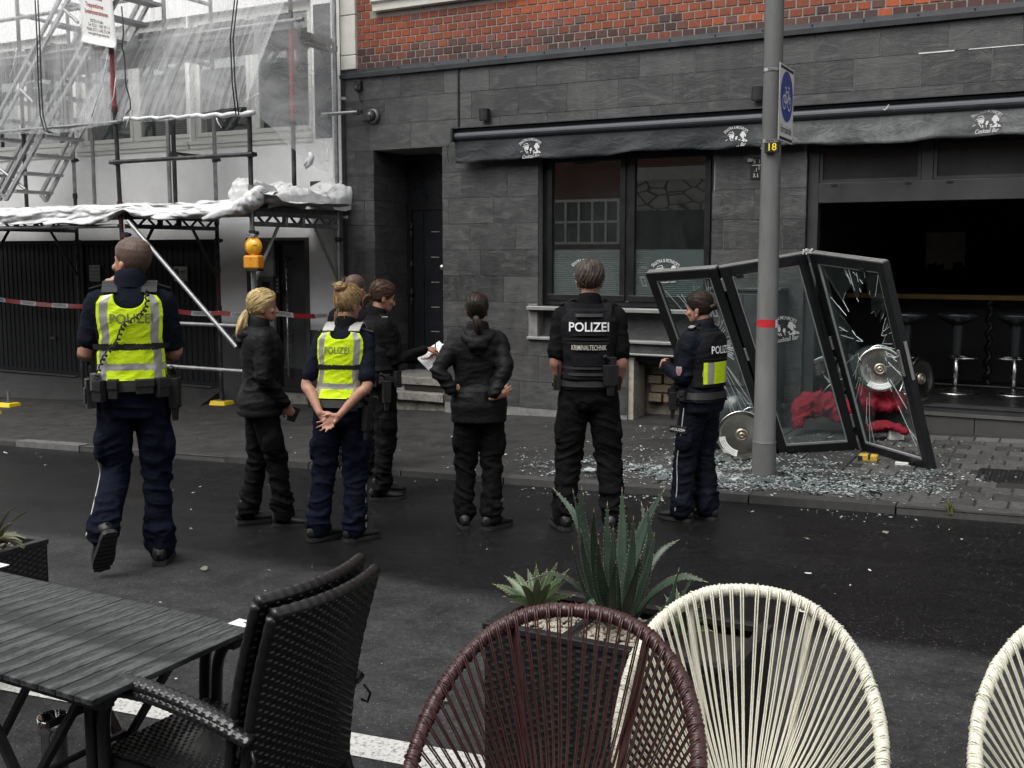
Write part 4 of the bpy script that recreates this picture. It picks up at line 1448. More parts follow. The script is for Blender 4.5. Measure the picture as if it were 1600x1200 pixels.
# dark gap panel and pale corner strip by the party wall
a = at(492, 160, WFAC - 0.004)
b_ = at(519, 215, WFAC - 0.004)
m = MB(); m.box(a[0], b_[0], WFAC - 0.008, WFAC - 0.0005, b_[2], b_[2] + 1.6); m.build("dark_panel", surf("slate_grey_panel", (0.05, 0.054, 0.06), 0.6), house)
a = at(519, 100, WFAC)
m = MB(); m.box(a[0], XR, WFAC - 0.02, WFAC - 0.0005, PZ, 11.4); m.build("corner_strip", surf("corner_strip", (0.55, 0.55, 0.54), 0.7), house)
p = at(493, 292, WFAC - 0.02)
m = MB(); m.box(p[0] - 0.09, p[0] + 0.09, WFAC - 0.012, WFAC - 0.0005, p[2] - 0.06, p[2] + 0.07); m.build("house_number_plate", surf("dark_plate", (0.03, 0.033, 0.037), 0.5), house)
for k, (x0, x1) in enumerate(wins):
 wf = MB()
 y0 = WFAC + 0.08
 frame_ring(wf, x0, x1, WZ0, WZ1, 0.06, y0, y0 + 0.09)
 xm_ = (x0 + x1) / 2
 wf.box(xm_ - 0.05, xm_ + 0.05, y0 - 0.005, y0 + 0.09, WZ0 + 0.06, WZ1 - 0.06)
 w = wf.build("window", M_PVC, house, bevel=0.006)
 for a, b_ in ((x0 + 0.062, xm_ - 0.052), (xm_ + 0.052, x1 - 0.062)):
  m = MB(); frame_ring(m, a, b_, WZ0 + 0.062, WZ1 - 0.062, 0.055, y0 - 0.012, y0 + 0.07)
  m.build("casement", M_PVC, w, bevel=0.006)
  m = MB(); m.box(a + 0.053, b_ - 0.053, y0 + 0.02, y0 + 0.028, WZ0 + 0.115, WZ1 - 0.115)
  m.build("pane", M_GLASS, w)
  m = MB()
  nsl = 60
  zl = WZ0 + (0.10 if k % 2 == 0 else (0.36 if a < xm_ else 0.12))
  for i in range(nsl):
   z = WZ1 - 0.09 - i * 0.03
   if z < zl:
    break
   m.quad((a + 0.03, y0 + 0.12, z), (b_ - 0.03, y0 + 0.12, z), (b_ - 0.03, y0 + 0.139, z - 0.021), (a + 0.03, y0 + 0.139, z - 0.021))
  tag(m.build("blind", surf("grey_blind", (0.20, 0.205, 0.205), 0.55), w), kind='stuff')
 m = MB()
 m.box(x0 - 0.0, x1 + 0.0, WFAC - 0.05, WFAC + 0.079, WZ0 - 0.05, WZ0 - 0.001)
 m.box(x0 - 0.0, x1 + 0.0, WFAC - 0.03, WFAC - 0.0005, WZ0 - 0.10, WZ0 - 0.051)
 m.build("sill", M_PVC, w, bevel=0.006)
m = MB()
m.box(XL, XR, HY1 + 0.25, HY1 + 0.3, WZ0 - 0.6, WZ1 + 0.5)
m.build("room_wall", surf("dark_room", (0.02, 0.02, 0.02), 0.9), house)
# two up and over garage doors of pressed steel
GY = WFAC + 0.10
gsplit = at(131, 480, GY)[0]
gzb = at(340, 604, GY)[2]
def garage(x0, x1):
 m = MB()
 z0, z1 = gzb, GZ1 + 0.01
 n = int((x1 - x0) / 0.105)
 st = (x1 - x0 - 0.1) / n
 prof = [(x0, 0.0), (x0 + 0.05, 0.0)]
 for i in range(n):
  a = x0 + 0.05 + i * st
  prof += [(a + st * 0.62, 0.0), (a + st * 0.70, 0.009), (a + st * 0.92, 0.009), (a + st, 0.0)]
 prof += [(x1, 0.0)]
 V = [(x, GY + d, z) for z in (z0 + 0.05, z1 - 0.06) for x, d in prof]
 k = len(prof)
 m._add(V, [(i, i + 1, k + i + 1, k + i) for i in range(k - 1)])
 d = m.build("garage_door", M_GARAGE, house)
 m = MB()
 m.box(x0 - 0.01, x1 + 0.01, GY - 0.02, GY + 0.03, z1 - 0.062, z1)
 m.box(x0 - 0.01, x1 + 0.01, GY - 0.012, GY + 0.03, z0, z0 + 0.052)
 m.box(x0 - 0.03, x0 + 0.02, GY - 0.025, GY + 0.03, z0, z1)
 m.box(x1 - 0.02, x1 + 0.03, GY - 0.025, GY + 0.03, z0, z1)
 m.build("frame", M_GARAGE, d)
 return d
g1 = garage(GX0 + 0.04, gsplit - 0.03)
g2 = garage(gsplit + 0.03, GX1 - 0.04)
for d, px, py in ((g1, 85, 528), (g2, 282, 537)):
 p = at(px, py, GY - 0.02)
 m = MB()
 m.cyl((p[0], GY, p[2]), (p[0], GY - 0.045, p[2]), 0.018, 10)
 m.bar((p[0] - 0.06, GY - 0.045, p[2]), (p[0] + 0.06, GY - 0.045, p[2]), 0.02, 0.03)
 m.build("handle", surf("handle_grey", (0.06, 0.06, 0.06), 0.4, 0.5), d)
b = MB()
for (xa, xb) in ((GX0, -14.2), (-14.2, gsplit), (gsplit, -10.8), (-10.8, GX1)):
 V = []
 for x in (xa, xb):
  V += [(x, WFAC - 0.42, pave_z(x, WFAC - 0.42) + 0.002), (x, WFAC + 0.02, gzb - 0.01), (x, GY + 0.1, gzb - 0.002), (x, GY + 0.1, -1.2), (x, WFAC - 0.42, -1.2)]
 b._add(V, [(4, 3, 2, 1, 0), (5, 6, 7, 8, 9)] + [(i, (i + 1) % 5, 5 + (i + 1) % 5, 5 + i) for i in range(5)])
b.build("garage_ramp", M_PAVE, house)
m = MB()
for xa, xb in ((GX0 + 0.2, gsplit - 0.1), (gsplit + 0.15, GX1 - 0.2)):
 m.box(xa, xb, WFAC - 0.02, WFAC + 0.07, gzb - 0.005, gzb + 0.004)
m.build("drain_channel", surf("drain_steel", (0.10, 0.10, 0.095), 0.55, 0.6, 0.3, 30, 0.5, 120), house)
# house entrance with grey side panel, intercom, dark door and a long bar handle
HD = WFAC + 0.25
m = MB()
m.box(DX0 - 0.1, DX0, HY1, HD + 0.2, -0.8, DZ1 + 0.1)
m.box(DX1, DX1 + 0.1, HY1, HD + 0.2, -0.8, DZ1 + 0.1)
m.box(DX0 - 0.1, DX1 + 0.1, HD + 0.12, HD + 0.25, -0.8, DZ1 + 0.1)
m.build("entrance_recess", M_PLINTH, house)
xs_ = at(437, 500, HD)[0]
xl_ = at(398, 500, HD - 0.1)[0]
zd0 = -0.02
m = MB(); m.box(DX0 + 0.001, xs_ - 0.005, HD - 0.1, HD, zd0 - 0.3, DZ1 - 0.002); sp = m.build("side_panel", surf("panel_grey", (0.34, 0.34, 0.33), 0.5, 0.2, 0.06, 3, 0.03), house)
p = at(417, 444, HD - 0.1)
m = MB(); m.box(p[0] - 0.13, p[0] + 0.13, HD - 0.118, HD - 0.1005, p[2] - 0.14, p[2] + 0.1); m.build("letterbox", surf("box_grey", (0.17, 0.17, 0.165), 0.4, 0.5), sp)
m = MB(); m.box(p[0] - 0.06, p[0] + 0.06, HD - 0.124, HD - 0.1185, p[2] - 0.1, p[2] + 0.03); m.build("slot", M_BLACKM, sp)
p = at(433, 444, HD - 0.1)
m = MB(); m.box(p[0] - 0.05, p[0] + 0.05, HD - 0.118, HD - 0.1005, p[2] - 0.13, p[2] + 0.11)
ic = m.build("intercom", M_BLACKM, sp)
m = MB()
for i in range(4):
 m.box(p[0] + 0.0, p[0] + 0.04, HD - 0.122, HD - 0.1185, p[2] - 0.11 + i * 0.05, p[2] - 0.08 + i * 0.05)
m = m.build("button", surf("button_grey", (0.3, 0.3, 0.3), 0.4), sp)
m = MB(); frame_ring(m, xs_, DX1 - 0.001, zd0, DZ1 - 0.002, 0.055, HD - 0.06, HD + 0.02)
m.box(xs_ + 0.055, DX1 - 0.056, HD - 0.03, HD + 0.02, zd0 + 0.055, zd0 + 0.3)
m.build("door_frame", M_BLACKM, house)
m = MB(); m.box(xs_ + 0.057, DX1 - 0.058, HD - 0.012, HD + 0.01, zd0 + 0.302, DZ1 - 0.06); dg = m.build("door_leaf", surf("door_smoked", (0.055, 0.058, 0.06), 0.22, 0, 0.15, 2, 0.02), house)
m = MB()
hx = at(447, 500, HD - 0.1)[0]
m.tube([(hx, HD - 0.012, DZ1 - 0.25), (hx, HD - 0.07, DZ1 - 0.19), (hx, HD - 0.07, zd0 + 0.22), (hx, HD - 0.012, zd0 + 0.16)], 0.014, 8)
m.build("handle", M_CHROME, dg, True)
m = MB()
m.box(DX0, DX1, WFAC + 0.02, HD, -0.7, zd0 - 0.012)
m.build("doorstep", M_STEP, house)
m = MB()
for xx in (DX0, DX1):
 m.box(xx - 0.03, xx + 0.03, WFAC - 0.012, WFAC + 0.02, -0.5, DZ1 + 0.03)
m.box(DX0 + 0.03, DX1 - 0.03, WFAC - 0.012, WFAC + 0.02, DZ1, DZ1 + 0.03)
m.build("door_surround", surf("surround_dark", (0.045, 0.046, 0.047), 0.5, 0.2), house)
# downpipe between the houses
dp = thing("downpipe", "dark grey downpipe running down the gap between the white and the slate house", "downpipe", (-7.83, 10.35, 0))
m = MB()
m.cyl((-7.835, FAC + 0.02, pave_z(-7.8, 10.3) - 0.1), (-7.835, FAC + 0.02, 9.0), 0.042, 14)
m.build("pipe", surf("pipe_zinc", (0.035, 0.036, 0.038), 0.4, 0.3, 0.2, 6, 0.1), dp, True)
for z in (0.9, 2.2, 3.6):
 m = MB(); m.cyl((-7.835, FAC + 0.02, z), (-7.835, FAC + 0.02, z + 0.035), 0.049, 14); m.build("pipe_clip", M_ALU, dp)
# stickers on it
m = MB()
for yy, h in ((433, 0.03), (452, 0.06), (478, 0.05), (493, 0.04)):
 p = at(541, yy, FAC - 0.03)
 m.box(-7.865, -7.815, FAC - 0.0275, FAC - 0.0255, p[2] - h, p[2] + h * 0.6)
m.build("sticker", surf("torn_sticker", (0.16, 0.16, 0.155), 0.6, 0, 0.8, 40, 0.1), dp)
# garage notices
def notice(px, py, w, h, label, lines, emblem=False):
 p = at(px, py, GY - 0.02)
 s = thing("notice_sign", label, "sign", (p[0], GY, p[2] - h / 2))
 m = MB(); m.box(p[0] - w / 2, p[0] + w / 2, GY - 0.025, GY - 0.005, p[2] - h / 2, p[2] + h / 2)
 m.build("plate", surf("notice_plate", (0.32, 0.325, 0.315), 0.5, 0, 0.1, 4, 0.02, 60, dirt=0.4, dirt_col=(0.15, 0.15, 0.14)), s, bevel=0.004)
 m = MB()
 for txt, yy, sz in lines:
  m.text(txt, lambda x, y, yy=yy: (p[0] + x, GY - 0.0262, p[2] + yy + y), sz)
 if emblem:
  c = (-w * 0.28, h * 0.10)
  ring = [(c[0] + 0.055 * math.cos(q), c[1] + 0.055 * math.sin(q)) for q in [i * math.pi / 8 for i in range(16)]]
  m.poly([(p[0] + x, GY - 0.0262, p[2] + y) for x, y in ring])
  for (a, b2) in (((0.02, 0.02), (0.12, 0.055)), ((0.02, 0.0), (0.10, 0.03)), ((0.0, 0.03), (0.06, 0.045))):
   m.bar((p[0] + a[0], GY - 0.0258, p[2] + a[1]), (p[0] + b2[0], GY - 0.0258, p[2] + b2[1]), 0.001, 0.012)
 m.build("lettering", surf("black_print", (0.02, 0.02, 0.02), 0.6), s)
notice(148, 427, 0.215, 0.235, "small pale notice with four lines of text on the left garage door", [("Parken verboten !", 0.085, 0.036), ("Widerrechtlich", 0.03, 0.034), ("parkende Fahrzeuge", -0.02, 0.028), ("werden abgeschleppt", -0.075, 0.026)])
notice(282, 428, 0.245, 0.20, "small pale pictogram notice on the right garage door", [("Ausfahrt freihalten", -0.075, 0.024)], True)
# building across the street, seen in the panes
opp = thing("brick_house", "brick house across the street that shows only in the window reflections", "house", (-8, -6, 0))
OY = -6.2
m = MB(); m.box(-34, 14, OY - 0.4, OY, -2.0, 8.0); m.build("wall", M_FARBRICK, opp)
m = MB(); m.box(-10.9, -7.6, OY, OY + 0.1, 3.75, 4.1); m.build("lintel", surf("concrete_pale", (0.4, 0.39, 0.37), 0.8), opp)
t = NT("rubble_stone")
vo = t.new("ShaderNodeTexVoronoi", feature='DISTANCE_TO_EDGE')
vo.inputs['Scale'].default_value = 2.4
vo.inputs['Randomness'].default_value = 1.0
t.link(t.scaled(t.world(), (0.8, 1, 1.5)), vo.inputs['Vector'])
m = MB(); m.box(-10.9, -7.6, OY, OY + 0.08, 2.95, 3.75); m.build("stone_band", t.done(t.principled(t.ramp(vo.outputs['Distance'], [(0.02, (0.05, 0.048, 0.045)), (0.08, (0.34, 0.32, 0.28))]), 0.8, 0, t.bump(vo.outputs['Distance'], 1, 0.05))), opp)
m = MB(); m.box(-10.9, -7.6, OY, OY + 0.06, -1.0, 2.95); m.build("shutter", M_ANTH, opp)
m = MB(); m.box(-34, 14, OY, OY + 0.05, -2.0, 1.6); m.build("plinth", surf("plinth_far", (0.2, 0.2, 0.19), 0.8), opp)
for (x0, x1, z0, z1) in ((-13.25, -11.2, 2.05, 3.3), (-20, -15.5, 2.0, 3.3), (-3.5, -1.5, 1.0, 3.0), (0.5, 2.5, 1.0, 3.0), (-16, -14, 5, 6.6), (-12, -10, 5, 6.6), (-8, -6, 5, 6.6), (-4, -2, 5, 6.6), (0, 2, 5, 6.6), (-24, -19, 1.0, 3.2)):
 m = MB(); frame_ring(m, x0, x1, z0, z1, 0.07, OY + 0.002, OY + 0.06)
 n = max(2, int((x1 - x0) / 0.41)) if z1 == 3.3 else 2
 for i in range(1, n):
  xx = x0 + (x1 - x0) * i / n
  m.box(xx - 0.03, xx + 0.03, OY + 0.002, OY + 0.06, z0 + 0.07, z1 - 0.07)
 m.box(x0 + 0.07, x1 - 0.07, OY + 0.003, OY + 0.055, (z0 + z1) / 2 - 0.03, (z0 + z1) / 2 + 0.03)
 wq = m.build("window", M_PVC, opp)
 m = MB(); m.box(x0 + 0.07, x1 - 0.07, OY + 0.001, OY + 0.02, z0 + 0.07, z1 - 0.07); m.build("pane", surf("far_pane", (0.02, 0.022, 0.024), 0.1), wq)
# ================================================================== scaffolding
SX = [-7.87, -9.81, -12.45, -14.5]
YF, YB, YU = 8.71, 10.2, 9.42
M_TUBE = surf("galvanised_tube", (0.26, 0.265, 0.265), 0.42, 0.65, 0.25, 10, 0.15, 60, dirt=0.55, dirt_col=(0.10, 0.10, 0.095))
M_TUBED = surf("black_tube_chipped", (0.014, 0.014, 0.015), 0.5, 0.2, 0.2, 10, 0.15, 60, dirt=0.45, dirt_col=(0.16, 0.16, 0.15))
M_TUBER = surf("red_tube_chipped", (0.22, 0.020, 0.026), 0.5, 0.0, 0.25, 10, 0.15, 60, dirt=0.35, dirt_col=(0.2, 0.18, 0.17))
M_TUBERD = surf("dark_red_tube", (0.07, 0.014, 0.017), 0.55, 0.1, 0.3, 10, 0.15, 60, dirt=0.5, dirt_col=(0.02, 0.02, 0.02))
M_STEELD = surf("scaffold_steel_dark", (0.035, 0.035, 0.036), 0.5, 0.4, 0.3, 8, 0.15)
M_ALUST = surf("scaffold_aluminium", (0.36, 0.365, 0.365), 0.5, 0.6, 0.2, 8, 0.15, 60, dirt=0.5, dirt_col=(0.16, 0.16, 0.158))
M_PLANK = surf("scaffold_board", (0.12, 0.12, 0.115), 0.75, 0.1, 0.25, 4, 0.3, 40, stretch=(0.3, 3, 3), dirt=0.4)
M_YPLAST = surf("yellow_plastic", (0.75, 0.55, 0.02), 0.45, 0, 0.1, 5, 0.05)
sc = thing("scaffolding", "scaffold of galvanised, red and black tubes before the white house", "scaffolding", (-11, 9.4, -0.2))
R_ = 0.026
ZD = 2.22           # underside of the deck
def gz(x, y):
 return pave_z(x, y) + 0.03
def pole(x, y, z0, z1, segs, dx=0.0):
 """segs: list of (top height, material); painted in lengths as bought together"""
 mats, m = [], MB()
 z = z0
 for zt_, mt in segs:
  if mt not in mats:
   mats.append(mt)
  m.mi = mats.index(mt)
  k0, k1 = (z - z0) / (z1 - z0), (zt_ - z0) / (z1 - z0)
  m.cyl((x + dx * k0, y, z), (x + dx * k1, y, zt_), R_, 10)
  m.mi = 0
  if zt_ < z1:
   m.cyl((x + dx * k1, y, zt_ - 0.05), (x + dx * k1, y, zt_ + 0.02), R_ * 1.3, 10)
  z = zt_
 return m.build("pole", mats, sc, auto=40)
zz = lambda px, py, Y: at(px, py, Y)[2]
# street side uprights
pole(SX[0], YF, gz(SX[0], YF), zz(397, 178, YF), [(zz(397, 292, YF), M_TUBE), (zz(397, 178, YF), M_TUBED)])
pole(SX[1], YF, gz(SX[1], YF), 6.2, [(zz(200, 318, YF), M_TUBERD), (zz(190, 168, YF), M_TUBED), (zz(188, 76, YF), M_TUBER), (6.2, M_TUBED)], -0.16)
pole(SX[2], YF, gz(SX[2], YF), 6.2, [(3.4, M_TUBE), (6.2, M_TUBED)])
# wall side uprights
pole(SX[0], YB, gz(SX[0], YB), 7.0, [(2.3, M_TUBE), (4.2, M_TUBE), (7.0, M_TUBE)])
pole(SX[1], YB, gz(SX[1], YB), 7.0, [(zz(343, 480, YB), M_TUBED), (zz(343, 420, YB), M_TUBERD), (zz(343, 345, YB), M_TUBED), (7.0, M_TUBE)])
pole(SX[2], YB, gz(SX[2], YB) + 0.1, 7.0, [(2.6, M_TUBED), (7.0, M_TUBE)])
pole(SX[3] - 0.4, YB, gz(SX[3], YB), 7.0, [(7.0, M_TUBE)])
# inner uprights standing on the deck
pole(SX[0], YU, ZD + 0.1, 7.0, [(zz(465, 190, YU), M_TUBED), (zz(465, 35, YU), M_TUBER), (7.0, M_TUBED)])
pole(SX[1], YU, ZD + 0.1, 7.0, [(7.0, M_TUBE)])
pole(SX[1] + 0.07, YU + 0.02, ZD + 0.1, zz(270, 183, YU), [(zz(270, 190, YU), M_TUBED), (zz(270, 183, YU), M_TUBER)])
pole(SX[2], YU, ZD + 0.1, 7.0, [(zz(47, 205, YU), M_TUBED), (7.0, M_STEELD)])
pole(-12.0, YB - 0.05, ZD + 0.1, 7.0, [(7.0, M_TUBE)])
def coupler(x, y, z):
 m = MB()
 m.cyl((x, y, z - 0.03), (x, y, z + 0.03), 0.037, 10)
 m.box(x + 0.028, x + 0.075, y - 0.02, y + 0.02, z - 0.022, z + 0.022)
 m.cyl((x + 0.05, y - 0.05, z), (x + 0.05, y + 0.05, z), 0.009, 6)
 m.build("coupler", M_STEELD, sc)
def rail(a, b, mt=M_TUBE, r=0.024, name="ledger"):
 m = MB(); m.cyl(a, b, r, 10)
 return m.build(name, mt, sc, auto=40)
def lat(px, Y, py):
 return at(px, py, Y)[2]
# rails at the street side
for py0, py1 in ((504, 509), (573, 577)):
 z = (lat(260, YF, py0) + lat(380, YF, py1)) / 2
 rail((SX[1] - 0.1, YF - 0.05, z), (SX[0] + 0.05, YF - 0.05, z), M_TUBE, 0.022)
 coupler(SX[0], YF, z)
 coupler(SX[1], YF, z)
z = lat(300, YF, 247)
rail((SX[1] - 0.15, YF - 0.045, z), (SX[0] + 0.08, YF - 0.045, z), M_TUBED)
for x in (SX[1] - 0.1, SX[0]):
 coupler(x, YF, z)
coupler(SX[1] + 0.05, YU, lat(262, YU, 244))
z = lat(200, YF, 353)
rail((SX[3], YF - 0.04, z), (SX[1] - 0.05, YF - 0.04, z))
z = lat(100, YB, 344)
rail((SX[3], YB - 0.4, z), (SX[2] + 0.1, YB - 0.4, z), M_STEELD, 0.03)
# net edge tube
zn = (lat(200, YF, 186) + lat(397, YF, 178)) / 2
rail((SX[3], YF - 0.03, zn), (SX[1], YF - 0.03, zn), M_TUBE, 0.022)
# long brace
rail((at(207, 346, YF)[0], YF - 0.06, at(207, 346, YF)[2]), (at(376, 542, YF)[0], YF - 0.06, at(376, 542, YF)[2]), M_TUBE, 0.026, "brace")
# upper rails
for z in (4.35, 4.85):
 rail((SX[3], YU - 0.03, z), (SX[0] + 0.2, YU - 0.03, z))
for x in SX[:3]:
 for z in (4.15, 4.9):
  rail((x, YU, z), (x, YB, z), M_TUBE, 0.024, "transom")
 m = MB()
 m.bar((x, YU + 0.02, 3.85), (x, YU + 0.28, 4.12), 0.03, 0.03)
 m.build("corner_brace", M_TUBE, sc)
p0, p1 = at(502, 179, YB - 0.3), at(560, 175, FAC - 0.15)
rail(p0, p1, M_TUBE, 0.022, "wall_tie")
coupler(p1[0] - 0.03, p1[1], p1[2])
rail((SX[1], YU, 3.0), (SX[1], YB, 3.0), M_STEELD, 0.02, "transom")
coupler(SX[1], YB, lat(338, YB, 250))
coupler(SX[2], YB, lat(125, YB, 250))
# tunnel frames: lattice girders across the pavement
def girder(x, mt):
 zt_, zb_ = ZD - 0.01, lat(470, 9.4, 352)
 m = MB()
 m.bar((x, YF + 0.02, zb_), (x, YB - 0.02, zb_), 0.05, 0.05)
 m.bar((x, YF + 0.02, zt_), (x, YB - 0.02, zt_), 0.05, 0.05)
 n = 5
 for i in range(n):
  ya = YF + 0.06 + (YB - YF - 0.12) * i / n
  yb_ = YF + 0.06 + (YB - YF - 0.12) * (i + 0.5) / n
  yc = YF + 0.06 + (YB - YF - 0.12) * (i + 1) / n
  m.bar((x, ya, zt_), (x, yb_, zb_), 0.022, 0.022)
  m.bar((x, yb_, zb_), (x, yc, zt_), 0.022, 0.022)
 for y in (9.25, 9.55):
  m.cyl((x, y, zb_ - 0.02), (x, y, zt_ - 0.02), 0.033, 8)
 m.build("girder", mt, sc)
 for ya, yb_ in ((YF + 0.02, YF + 0.42), (YB - 0.02, YB - 0.42)):
  m = MB()
  m.cyl((x, ya, zb_ - 0.62), (x, yb_, zb_ - 0.02), 0.019, 8)
  m.build("knee_brace", mt, sc)
 coupler(x, YF, zb_ - 0.1)
 coupler(x, YB, zb_ - 0.15)
girder(SX[0], M_TUBE)
girder(SX[1], M_STEELD)
girder(SX[2], M_STEELD)
# deck boards
for k in range(5):
 y0 = YF + 0.02 + k * 0.295
 m = MB()
 m.box(SX[3] - 1.2, SX[0] + 0.02, y0, y0 + 0.28, ZD + 0.02, ZD + 0.07)
 m.build("deck_board", M_PLANK, sc)
zdk = lat(300, YU, 66)
for k in range(2):
 y0 = YU + 0.02 + k * 0.36
 m = MB()
 m.box(SX[3] - 1.2, SX[0] + 0.02, y0, y0 + 0.34, zdk - 0.05, zdk + 0.02)
 m.build("upper_deck_board", M_PLANK, sc)
m = MB()
m.box(SX[3] - 1.2, SX[0] + 0.02, YU - 0.03, YU, zdk + 0.0, zdk + 0.16)
m.build("toe_board", M_PLANK, sc)
# base plates
for x, y in ((SX[1], YF), (SX[2] - 0.45, 9.33), (SX[1], YB), (SX[2], YF)):
 m = MB()
 z = pave_z(x, y)
 pr = [(x - 0.13, y - 0.1), (x + 0.13, y - 0.1), (x + 0.13, y + 0.1), (x - 0.13, y + 0.1)]
 m.hexa([(x + i * 0.14 * s, y + j * 0.10 * s, z + h) for (s, h) in ((1.0, -0.01), (0.86, 0.05)) for j in (-1, 1) for i in (-1, 1)])
 bp = m.build("base_block", M_YPLAST, sc, bevel=0.006)
 m = MB()
 m.box(x - 0.05, x + 0.05, y - 0.05, y + 0.05, z + 0.051, z + 0.06)
 m.cyl((x, y, z + 0.06), (x, y, z + 0.2), 0.02, 8)
 m.build("spindle", M_TUBE, bp)
# aluminium stair, two flights seen through the net
def flight(a0, a1, b0, b1, Ya, Yb, treads):
 A0, A1 = at(*a0, Ya), at(*a1, Ya)
 B0, B1 = at(*b0, Yb), at(*b1, Yb)
 base = MB()
 for (P, Q) in ((A0, A1), (B0, B1)):
  d = nrm(Q - P)
  up_ = np.array((0, 0, 1.0)) - d * d[2]
  up_ = nrm(up_)
  m = base if P is A0 else MB()
  for o_ in (0.0, 0.13):
   m.bar(P + up_ * o_, Q + up_ * o_, 0.035, 0.045)
  L = np.linalg.norm(Q - P)
  n = max(2, int(L / 0.9))
  for i in range(n + 1):
   c = P + (Q - P) * (i / n)
   m.bar(c, c + up_ * 0.13, 0.03, 0.05)
  if P is A0:
   s = m.build("stair_flight", M_ALUST, sc)
  else:
   m.build("stringer", M_ALUST, s)
 for i in range(treads):
  k = (i + 0.5) / treads
  P, Q = A0 + (A1 - A0) * k, B0 + (B1 - B0) * k
  Q = np.array((P[0], Q[1], P[2]))
  m = MB()
  m.box(P[0] - 0.09, P[0] + 0.09, P[1], Q[1], P[2] - 0.02, P[2] + 0.015)
  m.build("tread", M_ALUST, s)
 return s
flight((10, 312), (196, -24), (72, 314), (240, -10), 8.78, 9.33, 11)
flight((-60, 312), (112, -10), (0, 312), (168, -10), 9.36, 9.9, 11)
# stair landing and handrail bits
m = MB()
p = at(10, 316, 8.8)
m.box(p[0] - 0.4, p[0] + 1.05, 8.74, 9.36, ZD + 0.085, ZD + 0.13)
m.build("stair_landing", M_ALUST, sc)
for (a, b_) in (((0, 264), (40, 296)), ((100, 15), (122, 35)), ((32, 140), (52, 160))):
 rail(at(*a, 8.8), at(*b_, 8.8), M_TUBE, 0.02, "stair_brace")
# ---------------------------------------------------------------- net, sheets, banner
def cloth_net():
 t = NT("scaffold_net")
 w = t.world()
 sep = t.new("ShaderNodeSeparateXYZ")
 t.link(w, sep.inputs[0])
 st = t.noise(t.scaled(w, (16.0, 0.0, 0.55)), 1.0, 5, 0.7)
 st2 = t.noise(t.scaled(w, (0.9, 0.6, 2.6)), 1.0, 4, 0.6, 0.8)
 fac = t.math('ADD', t.ramp(st, [(0.4, 0.15), (0.75, 0.46)]), t.ramp(st2, [(0.4, 0.0), (0.75, 0.2)]), True)
 tr = t.new("ShaderNodeBsdfTransparent")
 df = t.new("ShaderNodeBsdfDiffuse")
 df.inputs['Color'].default_value = (0.88, 0.89, 0.89, 1)
 tl = t.new("ShaderNodeBsdfTranslucent")
 tl.inputs['Color'].default_value = (0.88, 0.89, 0.89, 1)
 m1 = t.new("ShaderNodeMixShader")
 m1.inputs[0].default_value = 0.45
 t.link(df.outputs[0], m1.inputs[1])
 t.link(tl.outputs[0], m1.inputs[2])
 m2 = t.new("ShaderNodeMixShader")
 t.link(fac, m2.inputs[0])
 t.link(tr.outputs[0], m2.inputs[1])
 t.link(m1.outputs[0], m2.inputs[2])
 return t.done(m2.outputs[0])
M_NET = cloth_net()
net = thing("scaffold_net", "thin translucent white debris net hung over the upper scaffold", "net", (-11, 8.9, zn))
def fold(x, z):
 return 0.03 * math.sin(x * 3.1 + z) + 0.02 * math.sin(x * 7.7 + 0.6 * z) + 0.012 * math.sin(x * 17 + z * 2)
ZT = 6.4
def sheet_a(u, v):
 x = SX[3] - 1.2 + u * (SX[1] - 0.1 - SX[3] + 1.2)
 zb_ = zn - 0.02 + 0.05 * math.sin(x * 1.3) ** 2 * -1
 z = zb_ + v * (ZT - zb_)
 return (x, YF - 0.05 + fold(x, z) * (0.3 + v), z)
m = MB(); m.grid(sheet_a, 90, 24); m.build("left_sheet", M_NET, net, True)
def sheet_b(u, v):
 x = SX[1] - 0.75 + u * (SX[0] + 0.79 - SX[1])
 zb_ = lat(300, YF, 181) - 0.03 + 0.05 * u + 0.03 * math.sin(u * 9)
 z = zb_ + v * (ZT - zb_)
 k = min(1, max(0, (z - zb_) / 1.25))
 return (x, YF - 0.03 + (YU - 0.06 - YF) * k ** 1.2 + fold(x, z) * 0.8, z)
m = MB(); m.grid(sheet_b, 60, 28); m.build("middle_sheet", M_NET, net, True)
def sheet_c(u, v):
 zb0 = lat(500, YU, 260) + 0.0
 ztop = ZT
 y = YF + 0.0 + u * (YB - 0.1 - YF)
 zb_ = lat(300, YF, 181) - 0.02 - 0.55 * math.sin(min(1, u * 1.25) * math.pi * 0.5) * (1 - max(0, u - 0.8) * 4.5)
 z = zb_ + v * (ztop - zb_)
 bulge = 0.10 * math.sin(u * math.pi) * (1 - v) ** 2
 return (SX[0] + 0.08 + bulge + 0.02 * math.sin(z * 6 + u * 5) + 0.015 * math.sin(z * 13 - u * 9), y + 0.02 * math.sin(z * 5), z)
m = MB(); m.grid(sheet_c, 30, 30); m.build("end_sheet", M_NET, net, True)
m = MB()
for P, Q, R2 in (((195, 186), (300, 182), 0.022), ((300, 182), (397, 177), 0.026)):
 a, b_ = at(*P, YF - 0.06), at(*Q, YF - 0.06)
 pts = [a + (b_ - a) * i / 10 + np.array((0, 0, 0.012 * math.sin(i * 2.1))) for i in range(11)]
 m.tube(pts, [R2 * (0.8 + 0.5 * RND.random()) for _ in pts], 7)
M_HEM = surf("net_hem", (0.55, 0.56, 0.56), 0.7, 0, 0.15, 20, 0.3, 40)
m.build("rolled_hem", M_HEM, net, True)
m = MB()
